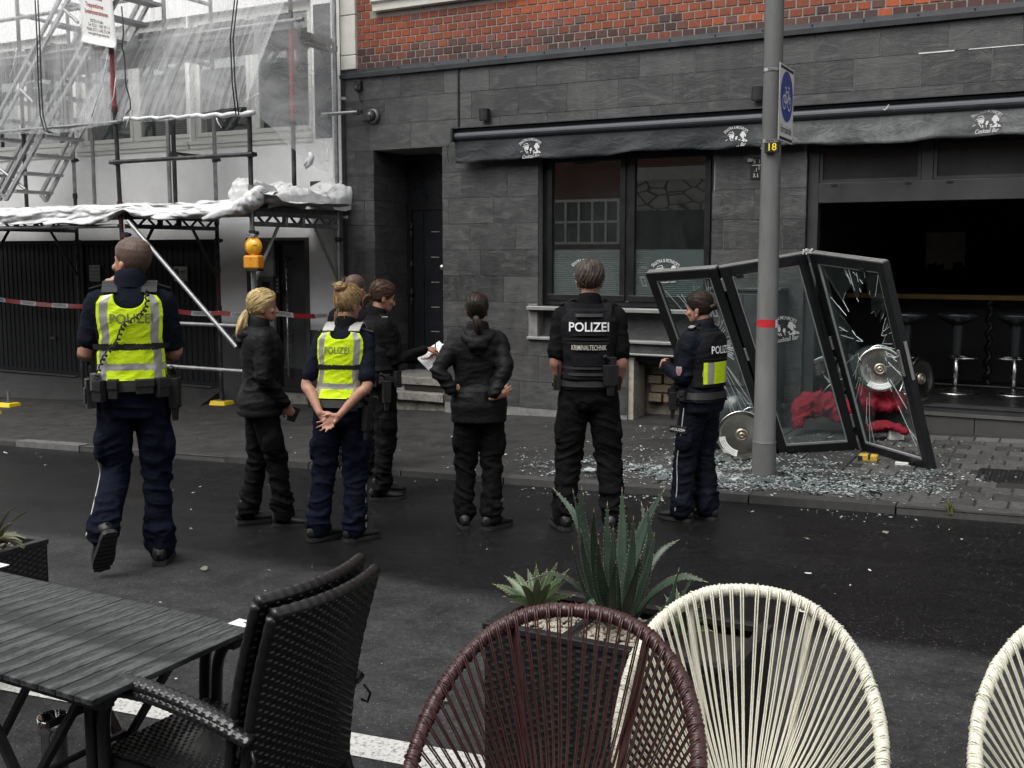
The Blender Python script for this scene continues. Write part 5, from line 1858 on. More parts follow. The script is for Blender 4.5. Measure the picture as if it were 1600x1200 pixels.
for (a, mid, b_) in (((170, 76), (160, 130), (143, 183)), ((27, 75), (20, 110), (12, 130)), ((181, 120), (178, 150), (170, 170)), ((205, 178), (200, 188), (197, 198)), ((338, 184), (341, 192), (346, 200)), ((383, 160), (397, 150), (405, 146))):
 P = [at(*q, YF - 0.08) for q in (a, mid, b_)]
 m = MB().tube(P, 0.006, 5)
 m.build("tie_string", M_HEM, net, True)
# cables hanging down in front of the net
for (pts, lab) in ((((57, 0), (60, 60), (62, 130), (65, 180), (71, 203), (80, 208)), "pair of thin black cables hanging down the net over the stair"), (((369, -2), (362, 60), (365, 130), (371, 180)), "pair of black twisted ropes hanging down the middle of the net")):
 m = MB()
 for dx in (-2.2, 2.2):
  P = [at(x + dx, y, YF - 0.12) for x, y in pts]
  m.tube(P, 0.008, 6)
 tag(m.build("hanging_cable", surf("rubber_black", (0.012, 0.012, 0.012), 0.6), None, True), lab, "cable")
m = MB()
P = [at(x, y, YF - 0.05) for x, y in ((190, 10), (193, 50), (191, 72), (195, 95), (196, 130), (203, 155), (204, 170), (196, 180))]
m.tube(P, 0.008, 6)
tag(m.build("hanging_cable", surf("rubber_black", (0.012, 0.012, 0.012), 0.6), None, True), "black cable looped down along the red scaffold pole", "cable")
# company banner
BY_ = YF - 0.07
c = [at(125, -14, BY_), at(176, 2, BY_), at(184, 77, BY_), at(129, 66, BY_)]
bn = thing("company_banner", "white company banner with red and black lettering tied to the red scaffold pole", "banner", (c[3][0], BY_, c[3][2]))
ctop = [at(122, -60, BY_), at(171, -46, BY_)]
def bmap(u, v, off=0.0):
 a = ctop[0] + (ctop[1] - ctop[0]) * u
 b2 = c[3] + (c[2] - c[3]) * u
 p = a + (b2 - a) * v
 bow = 0.05 * max(0.0, (v - 0.9) / 0.1) ** 2 * math.sin(min(1.0, u) * math.pi * 0.5 + 0.6)
 return (p[0], p[1] - off - 0.02 * math.sin(u * 3) - bow, p[2])
m = MB(); m.grid(lambda u, v: bmap(u, v), 10, 30)
o = m.build("sheet", surf("banner_white", (0.66, 0.66, 0.64), 0.6, 0, 0.06, 4, 0.1, 20, dirt=0.25, dirt_col=(0.4, 0.4, 0.38)), bn, True)
o.modifiers.new("thick", 'SOLIDIFY').thickness = 0.003
bw = np.linalg.norm(c[2] - c[3])
bh = np.linalg.norm(c[3] - ctop[0])
def btext(m, s, v, size, squeeze=1.0, bold=0.0, ax=0.5):
 m.text(s, lambda x, y: bmap(ax + x / bw, v - y / bh, 0.005), size, 'CENTER', 0, squeeze, bold)
m = MB()
btext(m, "Gerüstbau", 0.40, 0.075, 0.8, 0.02)
btext(m, "Treppentürme", 0.505, 0.075, 0.72, 0.02, 0.46)
btext(m, "Sonderkonstruktionen", 0.59, 0.075, 0.60, 0.02)
m.build("red_lettering", surf("red_print", (0.28, 0.03, 0.035), 0.6), bn)
m = MB()
btext(m, "50735 Köln", 0.70, 0.055, 0.9)
btext(m, "Tel: 0221 / 700 59 11", 0.755, 0.055, 0.78, 0.0, 0.55)
btext(m, "Mobil: 0171 / 642 52 94", 0.81, 0.055, 0.74, 0.0, 0.52)
btext(m, "www.gabriel-gerueste.de", 0.86, 0.05, 0.70, 0.0, 0.52)
m.build("black_lettering", surf("black_print", (0.02, 0.02, 0.02), 0.6), bn)
# white sheeting over the deck: front drape, and the crumpled heap at the right end
t = NT("white_sheeting")
w = t.world()
n = t.noise(w, 3.5, 6, 0.65, 0.8)
n2 = t.noise(w, 16.0, 3, 0.6, 0.5)
M_SHEET = t.done(t.principled(t.ramp(n, [(0.35, (0.47, 0.475, 0.475)), (0.7, (0.66, 0.66, 0.65))]), 0.4, 0, t.bump(n, 0.45, 0.06, t.bump(n2, 0.3, 0.012)), 0.5))
xa, xb = SX[3] - 1.2, at(402, 320, YF - 0.1)[0] + 0.25
LOWP = [(-30, 352), (60, 350), (145, 350), (165, 345), (190, 330), (203, 337), (225, 343), (300, 342), (330, 342), (360, 332), (385, 322), (402, 308), (415, 300)]
def low_z(x):
 pts = [(at(px, py, YF - 0.1)[0], at(px, py, YF - 0.1)[2]) for px, py in LOWP]
 return float(np.interp(x, [p[0] for p in pts], [p[1] for p in pts]))
_lz = {}
ztop_ = ZD + 0.085
def drape(u, v):
 x = xa + u * (xb - xa)
 zl = _lz.setdefault(u, low_z(x))
 nse = vnoise(np.array([[x * 2.2, v * 3, 1.0]]))[0] - 0.5
 ns2 = vnoise(np.array([[x * 7.0 + v * 4, v * 6 - x * 2, 4.0]]))[0] - 0.5
 ns2 += 0.9 * (0.5 - abs(2 * vnoise(np.array([[x * 3.0 + v * 7, v * 5 - x * 3, 9.0]]))[0] - 1)) + 0.35 * (0.5 - abs(2 * vnoise(np.array([[x * 9.0 - v * 9, v * 8 + x * 6, 2.0]]))[0] - 1))
 if v < 0.45:
  k = v / 0.45
  y = YB - 0.25 - k * (YB - 0.25 - YF + 0.05)
  return (x, y, ztop_ + 0.035 + 0.05 * nse + 0.025 * ns2)
 k = (v - 0.45) / 0.55
 z = ztop_ + 0.04 - k * (ztop_ + 0.04 - zl)
 y = YF - 0.05 - 0.05 * math.sin(min(1, k * 1.6) * math.pi / 2) + 0.05 * nse * (0.4 + k) + 0.035 * ns2 - 0.03 * math.sin(k * 7 + x * 1.1 + 3 * nse) * k
 return (x, y, z + 0.02 * ns2)
m = MB(); m.grid(drape, 300, 40)
o = m.build("tarpaulin", M_SHEET, None, True)
o.modifiers.new("thick", 'SOLIDIFY').thickness = 0.004
tag(o, "long white tarpaulin draped over the front edge of the scaffold deck", "tarpaulin")
def heap(name, label, pts, Y0, Y1, seed, amp=0.07, end=False):
 """crumpled sheet: pts are the upper outline, lower outline follows the deck"""
 up_ = [(atx(px, py, SX[0] - 0.05), atx(px, qy, SX[0])) if end else (at(px, py, YF + 0.1), at(px, qy, YF)) for px, py, qy in pts]
 X = [a[1 if end else 0] for a, _ in up_]
 T = [a[2] for a, _ in up_]
 B = [b2[2] for _, b2 in up_]
 nu, nv = 90, 60
 U, Vv = np.meshgrid(np.linspace(0, 1, nu + 1), np.linspace(0, 1, nv + 1))
 xx = X[0] + U * (X[-1] - X[0])
 top = np.interp(xx, X, T)
 bot = np.interp(xx, X, B)
 q = Vv * math.pi
 prof = np.sin(q) ** 0.55
 z = bot + (top - bot) * prof
 y = (Y0 + Y1) / 2 - (Y1 - Y0) / 2 * np.cos(q)
 P = np.stack([SX[0] - 0.25 - y * 1.0 if end else xx, xx if end else y, z], -1).reshape(-1, 3)
 d = 0
 for f_, a_ in ((3.0, 1.0), (6.5, 0.6), (13.0, 0.3), (26, 0.14)):
  nn = vnoise(P * f_ + seed)
  d = d + a_ * (1 - np.abs(2 * nn - 1) * 2)
 P[:, 2] += amp * 0.6 * d * prof.reshape(-1)
 P[:, 0 if end else 1] += (1 if end else -1) * amp * 0.8 * d * prof.reshape(-1)
 w2 = nu + 1
 Fq = np.array([(j * w2 + i, j * w2 + i + 1, (j + 1) * w2 + i + 1, (j + 1) * w2 + i) for j in range(nv) for i in range(nu)])
 o_ = mesh_obj(name, P, Fq, M_SHEET, None, loc=P.mean(0))
 return tag(o_, label, "plastic sheet")
heap("plastic_sheet", "crumpled white sheet heaped on the deck between the short black pole and the downpipe",
 [(398, 318, 326), (415, 305, 322), (440, 298, 320), (455, 291, 320), (478, 300, 322), (490, 308, 326), (505, 302, 328), (520, 290, 330), (533, 282, 326), (537, 286, 322), (540, 300, 312)], -0.38, 0.38, 3.0, 0.06, True)
heap("plastic_sheet", "small balled up white sheet left of the short black pole on the deck",
 [(362, 296, 308), (368, 285, 312), (380, 283, 314), (390, 284, 314), (399, 288, 312), (402, 300, 308)], YF + 0.05, YF + 0.5, 9.0, 0.05)
# rolled curl at the pole
m = MB()
P = [at(x, y, YF - 0.12) for x, y in ((318, 342), (352, 332), (380, 322), (398, 310), (405, 299), (409, 292))]
K = spline(np.column_stack([np.array(P), [0.02, 0.05, 0.075, 0.085, 0.06, 0.03]]), 9)
m.tube(K[:, :3], list(K[:, 3]), 26)
VV = np.array(m.v)
ax_ = np.repeat(K[:, :3], 26, 0)
rr_ = vnoise(VV * np.array((14, 22, 22))) * .6 + vnoise(VV * np.array((30, 44, 44)) + 5) * .3
m.v = [tuple(q) for q in ax_ + (VV - ax_) * (0.55 + 0.75 * (1 - np.abs(2 * rr_ - .9)))[:, None]]
tag(m.build("rolled_sheet", M_SHEET, None, True), "curled up corner of the white tarpaulin at the short black pole", "plastic sheet")
# rope end and tangled plastic by the red pole
m = MB()
P = [at(x, y, YU - 0.05) for x, y in ((484, 238), (487, 246), (484, 256), (478, 262), (475, 258), (482, 250), (486, 244))]
m.tube(P, [0.02, 0.035, 0.03, 0.02, 0.02, 0.025, 0.01], 6)
tag(m.build("net_knot", M_HEM, None, True), "knotted end of the net hanging beside the red inner pole", "net knot")
# ---------------------------------------------------------------- amber warning lamp
P = at(397, 398, YF - 0.06)
wl_ = thing("warning_lamp", "amber round warning lamp on an orange battery box, strapped to the scaffold pole", "warning lamp", (P[0], P[1], P[2] - 0.15))
M_ORG = surf("orange_plastic", (0.62, 0.25, 0.015), 0.4, 0, 0.12, 8, 0.08, 40, dirt=0.3, dirt_col=(0.12, 0.06, 0.02))
M_AMB = surf("amber_lens", (0.72, 0.40, 0.02), 0.22, 0, 0.12, 8, 0.05, 40, coat=0.4)
zc_ = at(397, 409, YF - 0.06)[2]
m = MB(); m.box(P[0] - 0.105, P[0] + 0.105, P[1] - 0.06, P[1] + 0.045, zc_ - 0.075, zc_ + 0.07); bx = m.build("battery_box", M_ORG, wl_, bevel=0.02)
m = MB(); m.box(P[0] - 0.09, P[0] + 0.09, P[1] - 0.05, P[1] + 0.04, zc_ - 0.1, zc_ - 0.0755); m.build("foot", M_BLACKM, bx)
m = MB()
m.text("T", lambda x, y: (P[0] + x, P[1] - 0.0615, zc_ + 0.02 + y), 0.05)
m.text("-", lambda x, y: (P[0] + x, P[1] - 0.0615, zc_ - 0.03 + y), 0.05)
m.build("print", surf("black_print", (0.02, 0.02, 0.02), 0.6), bx)
zl_ = at(397, 385, YF - 0.06)[2]
m = MB(); m.cyl((P[0], P[1] - 0.005, zc_ + 0.068), (P[0], P[1] - 0.005, zl_ - 0.07), 0.03, 12); m.build("neck", M_ORG, wl_)
m = MB().lathe([(0.0, 0.055), (0.035, 0.05), (0.07, 0.034), (0.088, 0.012), (0.092, 0.0), (0.088, -0.012), (0.07, -0.034), (0.035, -0.05), (0.0, -0.055)], (P[0], P[1] - 0.005, zl_), (0.25, -1, 0), 28)
m.build("lens", M_AMB, wl_, True)
m = MB().lathe([(0.0905, -0.012), (0.1, -0.01), (0.1, 0.01), (0.0905, 0.012)], (P[0], P[1] - 0.005, zl_), (0.25, -1, 0), 28)
m.build("rim", M_ORG, wl_, True)
m = MB()
for q in range(6):
 a = q * math.pi / 3 + 0.3
 m.bar((P[0] + 0.02 * math.cos(a), P[1] - 0.058, zl_ + 0.02 * math.sin(a)), (P[0] + 0.08 * math.cos(a), P[1] - 0.034, zl_ + 0.08 * math.sin(a)), 0.006, 0.006)
m.build("lens_rib", M_ORG, wl_)
m = MB(); m.box(P[0] - 0.03, P[0] + 0.03, P[1] - 0.03, P[1] + 0.03, zl_ + 0.096, zl_ + 0.125); m.tube([(P[0] - 0.1, P[1], zl_ + 0.135), (P[0], P[1], zl_ + 0.128), (P[0] + 0.03, P[1], zl_ + 0.12)], 0.005, 5)
m.build("strap", M_ALU, wl_)
# ---------------------------------------------------------------- police barrier tape
def tape(pts, label, up_w=0.062, start=0.0, Ys=None):
 """red and white tape with print; pts are points in space"""
 P = [np.asarray(p, float) for p in pts]
 L = [0.0]
 for a, b2 in zip(P[:-1], P[1:]):
  L.append(L[-1] + np.linalg.norm(b2 - a))
 tot = L[-1]
 def pos(s):
  s = min(max(s, 0), tot)
  k = 0
  while k < len(L) - 2 and s > L[k + 1]:
   k += 1
  q = (s - L[k]) / max(1e-6, L[k + 1] - L[k])
  return P[k] + (P[k + 1] - P[k]) * q - np.array((0, 0, 0.02 * math.sin(math.pi * q)))
 t_ = thing("barrier_tape", label, "barrier tape", pos(0))
 seg = 0.34
 n = int(tot / seg) + 1
 tx = MB()
 for i in range(n):
  s0, s1 = i * seg, min(tot, (i + 1) * seg)
  if s1 - s0 < 0.01:
   continue
  sec = MB()
  for j in range(6):
   sa, sb = s0 + (s1 - s0) * j / 6, s0 + (s1 - s0) * (j + 1) / 6
   tw = lambda s: 0.35 * math.sin(s * 1.9 + 1)
   a, b2 = pos(sa), pos(sb)
   wa = np.array((0, -math.sin(tw(sa)), math.cos(tw(sa)))) * up_w / 2
   wb = np.array((0, -math.sin(tw(sb)), math.cos(tw(sb)))) * up_w / 2
   sec.quad(a - wa, b2 - wb, b2 + wb, a + wa)
  sec.build("red_section" if i % 2 else "white_section", surf("tape_red", (0.42, 0.018, 0.022), 0.4, 0, 0.1, 8, 0) if i % 2 else surf("tape_white", (0.68, 0.68, 0.67), 0.4, 0, 0.05, 8, 0), t_)
  c0 = (s0 + s1) / 2
  def put(x, y, c0=c0):
   p = pos(c0 + x)
   w = np.array((0, -math.sin(0.35 * math.sin((c0 + x) * 1.9 + 1)), math.cos(0.35 * math.sin((c0 + x) * 1.9 + 1))))
   return p + w * y + np.array((0, -0.004, 0))
  if i % 2 == 0:
   tx.text("POLIZEIABSPERRUNG", put, 0.056, 'CENTER', 0, 0.50)
 tx.build("lettering", surf("black_print", (0.02, 0.02, 0.02), 0.6), t_)
 return t_
T1 = [at(-60, 463, YB - 0.05), at(0, 468, YB - 0.05), at(132, 479, YB - 0.05), at(275, 486, YB - 0.05), at(343, 489, YB - 0.05), at(440, 490, YB - 0.03), at(512, 493, YB - 0.03)]
tape(T1, "red and white police barrier tape strung along the scaffold poles")
m = MB()
m.tube([T1[-1], at(530, 493, YB - 0.03)], 0.006, 5)
m.tube([at(341, 486, YB - 0.04), at(346, 492, YB - 0.04), at(349, 520, YB - 0.04)], 0.006, 5)
tag(m.build("tape_string", M_HEM, None), "twisted thin end of the barrier tape tied to the right scaffold pole", "string")
# ================================================================== people
M_SKIN = None
def skin_mat():
 t = NT("skin")
 n = t.noise(t.coord(), 25, 4, 0.6)
 c = t.ramp(n, [(0.3, (0.30, 0.145, 0.095)), (0.7, (0.40, 0.21, 0.145))])
 return t.done(t.principled(c, 0.5, 0, t.bump(t.noise(t.coord(), 220, 2), 0.08, 0.002), 0.4, Subsurface_Weight=0.08))
M_SKIN = skin_mat()
M_LIPS = surf("lips", (0.26, 0.085, 0.07), 0.45)
def cloth(name, col, rough=0.82, bump=0.25, spec=0.08, vary=0.12):
 if name in MAT:
  return MAT[name]
 t = NT(name)
 o = t.coord()
 n = t.noise(o, 7, 4, 0.6)
 wv = t.noise(t.scaled(o, (1, 1, 1.4)), 420, 1, 0.5)
 fo = t.noise(t.scaled(o, (1, 1, 1.7)), 13, 4, 0.55, 1.2)
 c = t.ramp(n, [(0.3, [q * (1 - vary) for q in col]), (0.7, [q * (1 + vary) for q in col])])
 b = t.bump(wv, bump, 0.0015, t.bump(fo, 0.5, 0.012))
 m = t.done(t.principled(c, rough, 0, b, spec, Sheen_Weight=0.0))
 MAT[name] = m
 return m
M_BLACKC = cloth("black_cloth", (0.0058, 0.0058, 0.0062))
M_BLACKJ = cloth("black_softshell", (0.0072, 0.0072, 0.0075), 0.6, 0.12, 0.14)
M_NAVYC = cloth("navy_trouser_cloth", (0.0052, 0.0064, 0.0145), 0.85)
M_NAVYS = cloth("navy_shirt_cloth", (0.0075, 0.009, 0.0155), 0.85)
M_NAVYJ = cloth("navy_jacket_cloth", (0.0062, 0.0075, 0.0125), 0.65)
M_VESTB = cloth("black_vest_cloth", (0.0095, 0.0095, 0.011), 0.75, 0.3)
M_YEL = cloth("highvis_yellow", (0.56, 0.74, 0.010), 0.65, 0.15, 0.2, 0.06)
M_SILV = surf("reflective_silver", (0.36, 0.355, 0.33), 0.35, 0.35, 0.10, 18, 0.15, 70)
M_BOOT = surf("black_leather", (0.007, 0.007, 0.007), 0.55, 0, 0.2, 20, 0.25, 90)
M_SOLE = surf("rubber_sole", (0.012, 0.012, 0.012), 0.7, 0, 0.3, 20, 0.3)
M_STRAP = surf("webbing", (0.006, 0.006, 0.006), 0.6, 0, 0.2, 40, 0.3, 200)
M_TAPEW = surf("reflex_piping", (0.45, 0.45, 0.44), 0.4)
M_TXTGREY = surf("vest_print_grey", (0.16, 0.17, 0.10), 0.6, 0, 0.1, 20, 0)
M_TXTW = surf("vest_print_white", (0.78, 0.78, 0.78), 0.5, 0, 0.05, 20, 0)
M_EYE = surf("eye_dark", (0.02, 0.015, 0.012), 0.15)
def hair_mat(name, dark, light, fine=60):
 if name in MAT:
  return MAT[name]
 t = NT(name)
 o = t.coord()
 at_ = t.new("ShaderNodeVertexColor")
 at_.layer_name = "strand"
 n = t.noise(o, fine, 3, 0.6)
 f = t.math('ADD', t.math('MULTIPLY', at_.outputs['Color'], 0.75), t.math('MULTIPLY', n, 0.35), True)
 c = t.ramp(f, [(0.25, dark), (0.8, light)])
 m = t.done(t.principled(c, 0.45, 0, None, 0.2))
 MAT[name] = m
 return m
HEAD = [(-.044, .060, .010, .010), (-.038, .056, .026, .026), (-.026, .048, .040, .042), (-.005, .034, .052, .058), (.02, .018, .060, .074), (.05, .005, .067, .087), (.08, -.002, .072, .095), (.11, -.005, .075, .098), (.14, -.007, .072, .093), (.165, -.009, .060, .079), (.183, -.011, .041, .054), (.193, -.011, .012, .015)]
HZ = np.array([h[0] for h in HEAD])
def head_sec(z):
 return [np.interp(z, HZ, [h[k] for h in HEAD]) for k in (1, 2, 3)]
def loft(m, secs, seg=28, power=2.0, warp=None):
 """closed body through horizontal sections (z, cx, cy, rx, ry)"""
 V, F_ = [], []
 e = 2.0 / power
 for (z, cx, cy, rx, ry) in secs:
  for k in range(seg):
   q = 2 * math.pi * k / seg
   c, s = math.cos(q), math.sin(q)
   V.append((cx + rx * math.copysign(abs(c) ** e, c), cy + ry * math.copysign(abs(s) ** e, s), z))
 n = len(secs)
 for i in range(n - 1):
  for k in range(seg):
   l = (k + 1) % seg
   F_.append((i * seg + k, i * seg + l, (i + 1) * seg + l, (i + 1) * seg + k))
 F_.append(tuple(range(seg - 1, -1, -1)))
 F_.append(tuple((n - 1) * seg + k for k in range(seg)))
 m._add(V if warp is None else [warp(p) for p in V], F_)
def limb(m, joints, radii, n=6, seg=14, flat=1.0, up=None):
 P = spline(np.column_stack([np.asarray(joints, float), radii]), n)
 m.tube(P[:, :3], list(P[:, 3]), seg, False, up, flat)
 for j in (0, -1):
  m.sphere(P[j, :3], P[j, 3] * 0.98, 10, 8)
def hand(m, w, d, nrm_, thumb, curl=0.35, spread=0.12, sc=1.0, point=0.0):
 """palm, four unequal fingers bending towards the palm side, thumb from the palm's flank"""
 w, d = np.asarray(w, float), nrm(d)
 n = nrm(np.asarray(nrm_, float) - d * np.dot(nrm_, d))
 l = nrm(np.cross(d, n)) * thumb
 P = [w - d * 0.015 * sc, w + d * 0.03 * sc, w + d * 0.07 * sc, w + d * 0.095 * sc]
 m.tube(P, [0.026 * sc, 0.036 * sc, 0.041 * sc, 0.037 * sc], 12, False, n, 0.42)
 m.sphere(P[0], 0.022 * sc, 8, 6)
 m.sphere(P[-1], (0.02 * sc,) * 3, 8, 6)
 for k in range(4):
  off = (0.030 - 0.0205 * k)
  f = (0.92, 1.04, 0.97, 0.76)[k]
  q = P[3] + l * off * sc - d * (0.008 if k in (0, 3) else 0.0) * sc
  a = 0.08
  dirv = nrm(d + l * (1.5 - k) * spread)
  chain = [q - d * 0.02 * sc, q]
  cur = curl * (1.0 if k else 1.0 - point)
  for sl in (0.044, 0.028, 0.022):
   a += cur
   v = dirv * math.cos(a) + n * math.sin(a)
   q = q + v * sl * f * sc
   chain.append(q)
  m.tube(chain, [0.0092 * sc, 0.0098 * sc, 0.009 * sc, 0.0082 * sc, 0.0066 * sc], 8)
  m.sphere(chain[-1], 0.0068 * sc, 8, 6)
 t0 = w + d * 0.022 * sc + l * 0.018 * sc
 t1 = t0 + nrm(d * 0.7 + l * 0.75 + n * 0.25) * 0.042 * sc
 t2 = t1 + nrm(d * 0.9 + l * 0.35 + n * 0.35) * 0.032 * sc
 t3 = t2 + nrm(d * 0.95 + l * 0.1 + n * 0.4) * 0.024 * sc
 m.tube([t0, t1, t2, t3], [0.016 * sc, 0.013 * sc, 0.0105 * sc, 0.008 * sc], 8)
 m.sphere(t3, 0.008 * sc, 8, 6)
def wrinkle(V, Fq, spots, amp, seed, base=0.05):
 """cloth folds: ridges that gather round the joints and hems listed in spots (point, radius, strength)"""
 N = normals(V, Fq)
 w = np.full(len(V), base)
 for (p, r, s) in spots:
  dd = np.linalg.norm((V - np.asarray(p)) / r, axis=1)
  w = np.maximum(w, s * np.exp(-dd ** 2))
 wob = np.stack([vnoise(V * 5 + seed), vnoise(V * 5 + seed + 9), vnoise(V * 5 + seed + 17)], 1) - 0.5
 a = vnoise((V + wob * 0.12) * np.array((8, 8, 22)) + seed)
 b = vnoise((V + wob * 0.14) * np.array((16, 16, 34)) + seed * 2)
 c = vnoise(V * np.array((5, 5, 3)) + seed)
 fo = ((1 - np.abs(2 * a - 1)) ** 2.4 * 1.9 - .75) + ((1 - np.abs(2 * b - 1)) ** 2.2 * .9 - .35)
 d = amp * w * fo + 0.25 * amp * (c - 0.5)
 return V + N * np.clip(d, -.016, .03)[:, None]
def scalp(Hd, thick, zlow, mat, parent, seed, tie=None, strand=0.004, name="hair", extra=None, freq=16, part=None):
 """hair cap that follows the skull, combed towards tie; extra = function adding tails or buns as (V, F, s)"""
 nu, nv = 110, 40
 V, S = [], []
 c0 = np.array((0, -.006, .085))
 for j in range(nv + 1):
  for i in range(nu):
   q = 2 * math.pi * i / nu
   zl = zlow(q)
   k = j / nv
   ph = k * math.pi / 2
   z = zl + (0.196 - zl) * (1 - (1 - k) ** 1.6) if k < 1 else 0.196
   z = min(z, 0.1925)
   cy, rx, ry = head_sec(z)
   x, y = rx * math.cos(q), cy + ry * math.sin(q)
   p = np.array((x, y, z))
   d = nrm((p - c0) * np.array((1, 1, 1.0)))
   th = thick * (1 - math.exp(-k * 9)) + 0.0015
   if tie is not None:
    a = nrm(np.asarray(tie) - c0)
    r_ = d - a * np.dot(d, a)
    e1 = nrm(np.cross(a, (0, 0, 1.0)))
    e2 = np.cross(a, e1)
    psi = math.atan2(np.dot(r_, e2), np.dot(r_, e1))
    rr = math.acos(max(-1, min(1, np.dot(d, a))))
   else:
    psi, rr = q * 1.0 + 0.3 * math.sin(z * 30), z * 9
   V.append((p, d, th, psi, rr))
 co = np.array([(math.cos(v[3]) * freq, math.sin(v[3]) * freq, v[4] * 2.2 + seed) for v in V])
 n1 = vnoise(co)
 n2 = vnoise(co * np.array((2.6, 2.6, 1.3)) + 7)
 mix = 0.6 * n1 + 0.4 * n2
 P = np.array([v[0] + v[1] * (v[2] + strand * (mix[i] - 0.5) * 2 * min(1, v[2] / 0.006)) for i, v in enumerate(V)])
 Fq = [(j * nu + i, j * nu + (i + 1) % nu, (j + 1) * nu + (i + 1) % nu, (j + 1) * nu + i) for j in range(nv) for i in range(nu)]
 S = list(mix)
 P = [tuple(p) for p in P]
 rg = random.Random(int(seed * 7))
 Pn = np.array(P)
 Dn = (Pn - c0) / np.linalg.norm(Pn - c0, axis=1)[:, None]
 extra = list(extra or [])
 for k in range(170 if strand > .0015 else 0):       # single hairs lying over the cap
  p0, d0 = V[rg.randrange(nu * (nv - 4))][:2]
  if tie is not None:
   tv = np.asarray(tie) - c0
   lift = rg.uniform(.0005, .003)
   pts = []
   for s in (0, .18, .36, .54, .72, .9):
    dd = nrm(d0 * (1 - s) + nrm(tv) * s)
    near = Pn[np.argmax(Dn @ dd)]
    pts.append(near + dd * lift * math.sin(math.pi * min(1, s + .15)))
  else:
   dn = nrm(np.cross(np.cross(d0, (rg.uniform(-.6, .6), rg.uniform(-1, .2), -1.0)), d0))
   b0 = p0 + d0 * thick * .9
   pts = [b0, b0 + dn * .014 + d0 * .003, b0 + dn * .030 + d0 * rg.uniform(.0, .007)]
  hm_ = MB().tube(pts, .0013, 4)
  extra.append((hm_.v, hm_.f, [rg.uniform(.2, 1.0)] * len(hm_.v)))
 if extra:
  for (vv, ff, ss) in extra:
   b = len(P)
   P += [tuple(p) for p in vv]
   Fq += [tuple(b + i for i in f) for f in ff]
   S += list(ss)
 W = np.array([Hd(p) for p in P])
 me = bpy.data.meshes.new(name)
 me.from_pydata([tuple(p) for p in W], [], Fq)
 me.materials.append(mat)
 me.polygons.foreach_set('use_smooth', [True] * len(me.polygons))
 ca_ = me.color_attributes.new("strand", 'FLOAT_COLOR', 'POINT')
 S = np.array(S)
 ca_.data.foreach_set('color', np.column_stack([S, S, S, np.ones(len(S))]).ravel())
 me.update()
 return place(name, me, (0, 0, 0), parent)
def tail(path, radii, seed, seg=26, n=10, freq=9, amp=0.22):
 """lock of hair as a grooved tube; returns verts, faces, strand shade"""
 Q = spline(np.column_stack([np.asarray(path, float), radii]), n)
 V, S, F_ = [], [], []
 s = None
 for i in range(len(Q)):
  d = nrm(Q[min(i + 1, len(Q) - 1), :3] - Q[max(i - 1, 0), :3])
  if s is None:
   s, t = frame_for(d)
  else:
   s = nrm(s - d * np.dot(s, d))
   t = np.cross(s, d)
  for k in range(seg):
   q = 2 * math.pi * k / seg + 0.25 * math.sin(i * 0.35)
   g = vnoise(np.array([[math.cos(q) * freq / 3, math.sin(q) * freq / 3, i * 0.10 + seed]]))[0]
   r = Q[i, 3] * (1 + amp * (g - 0.5) * 2)
   V.append(Q[i, :3] + s * r * math.cos(q) + t * r * math.sin(q))
   S.append(g)
 for i in range(len(Q) - 1):
  for k in range(seg):
   l = (k + 1) % seg
   F_.append((i * seg + k, i * seg + l, (i + 1) * seg + l, (i + 1) * seg + k))
 F_.append(tuple(range(seg - 1, -1, -1)))
 F_.append(tuple((len(Q) - 1) * seg + k for k in range(seg)))
 return V, F_, S
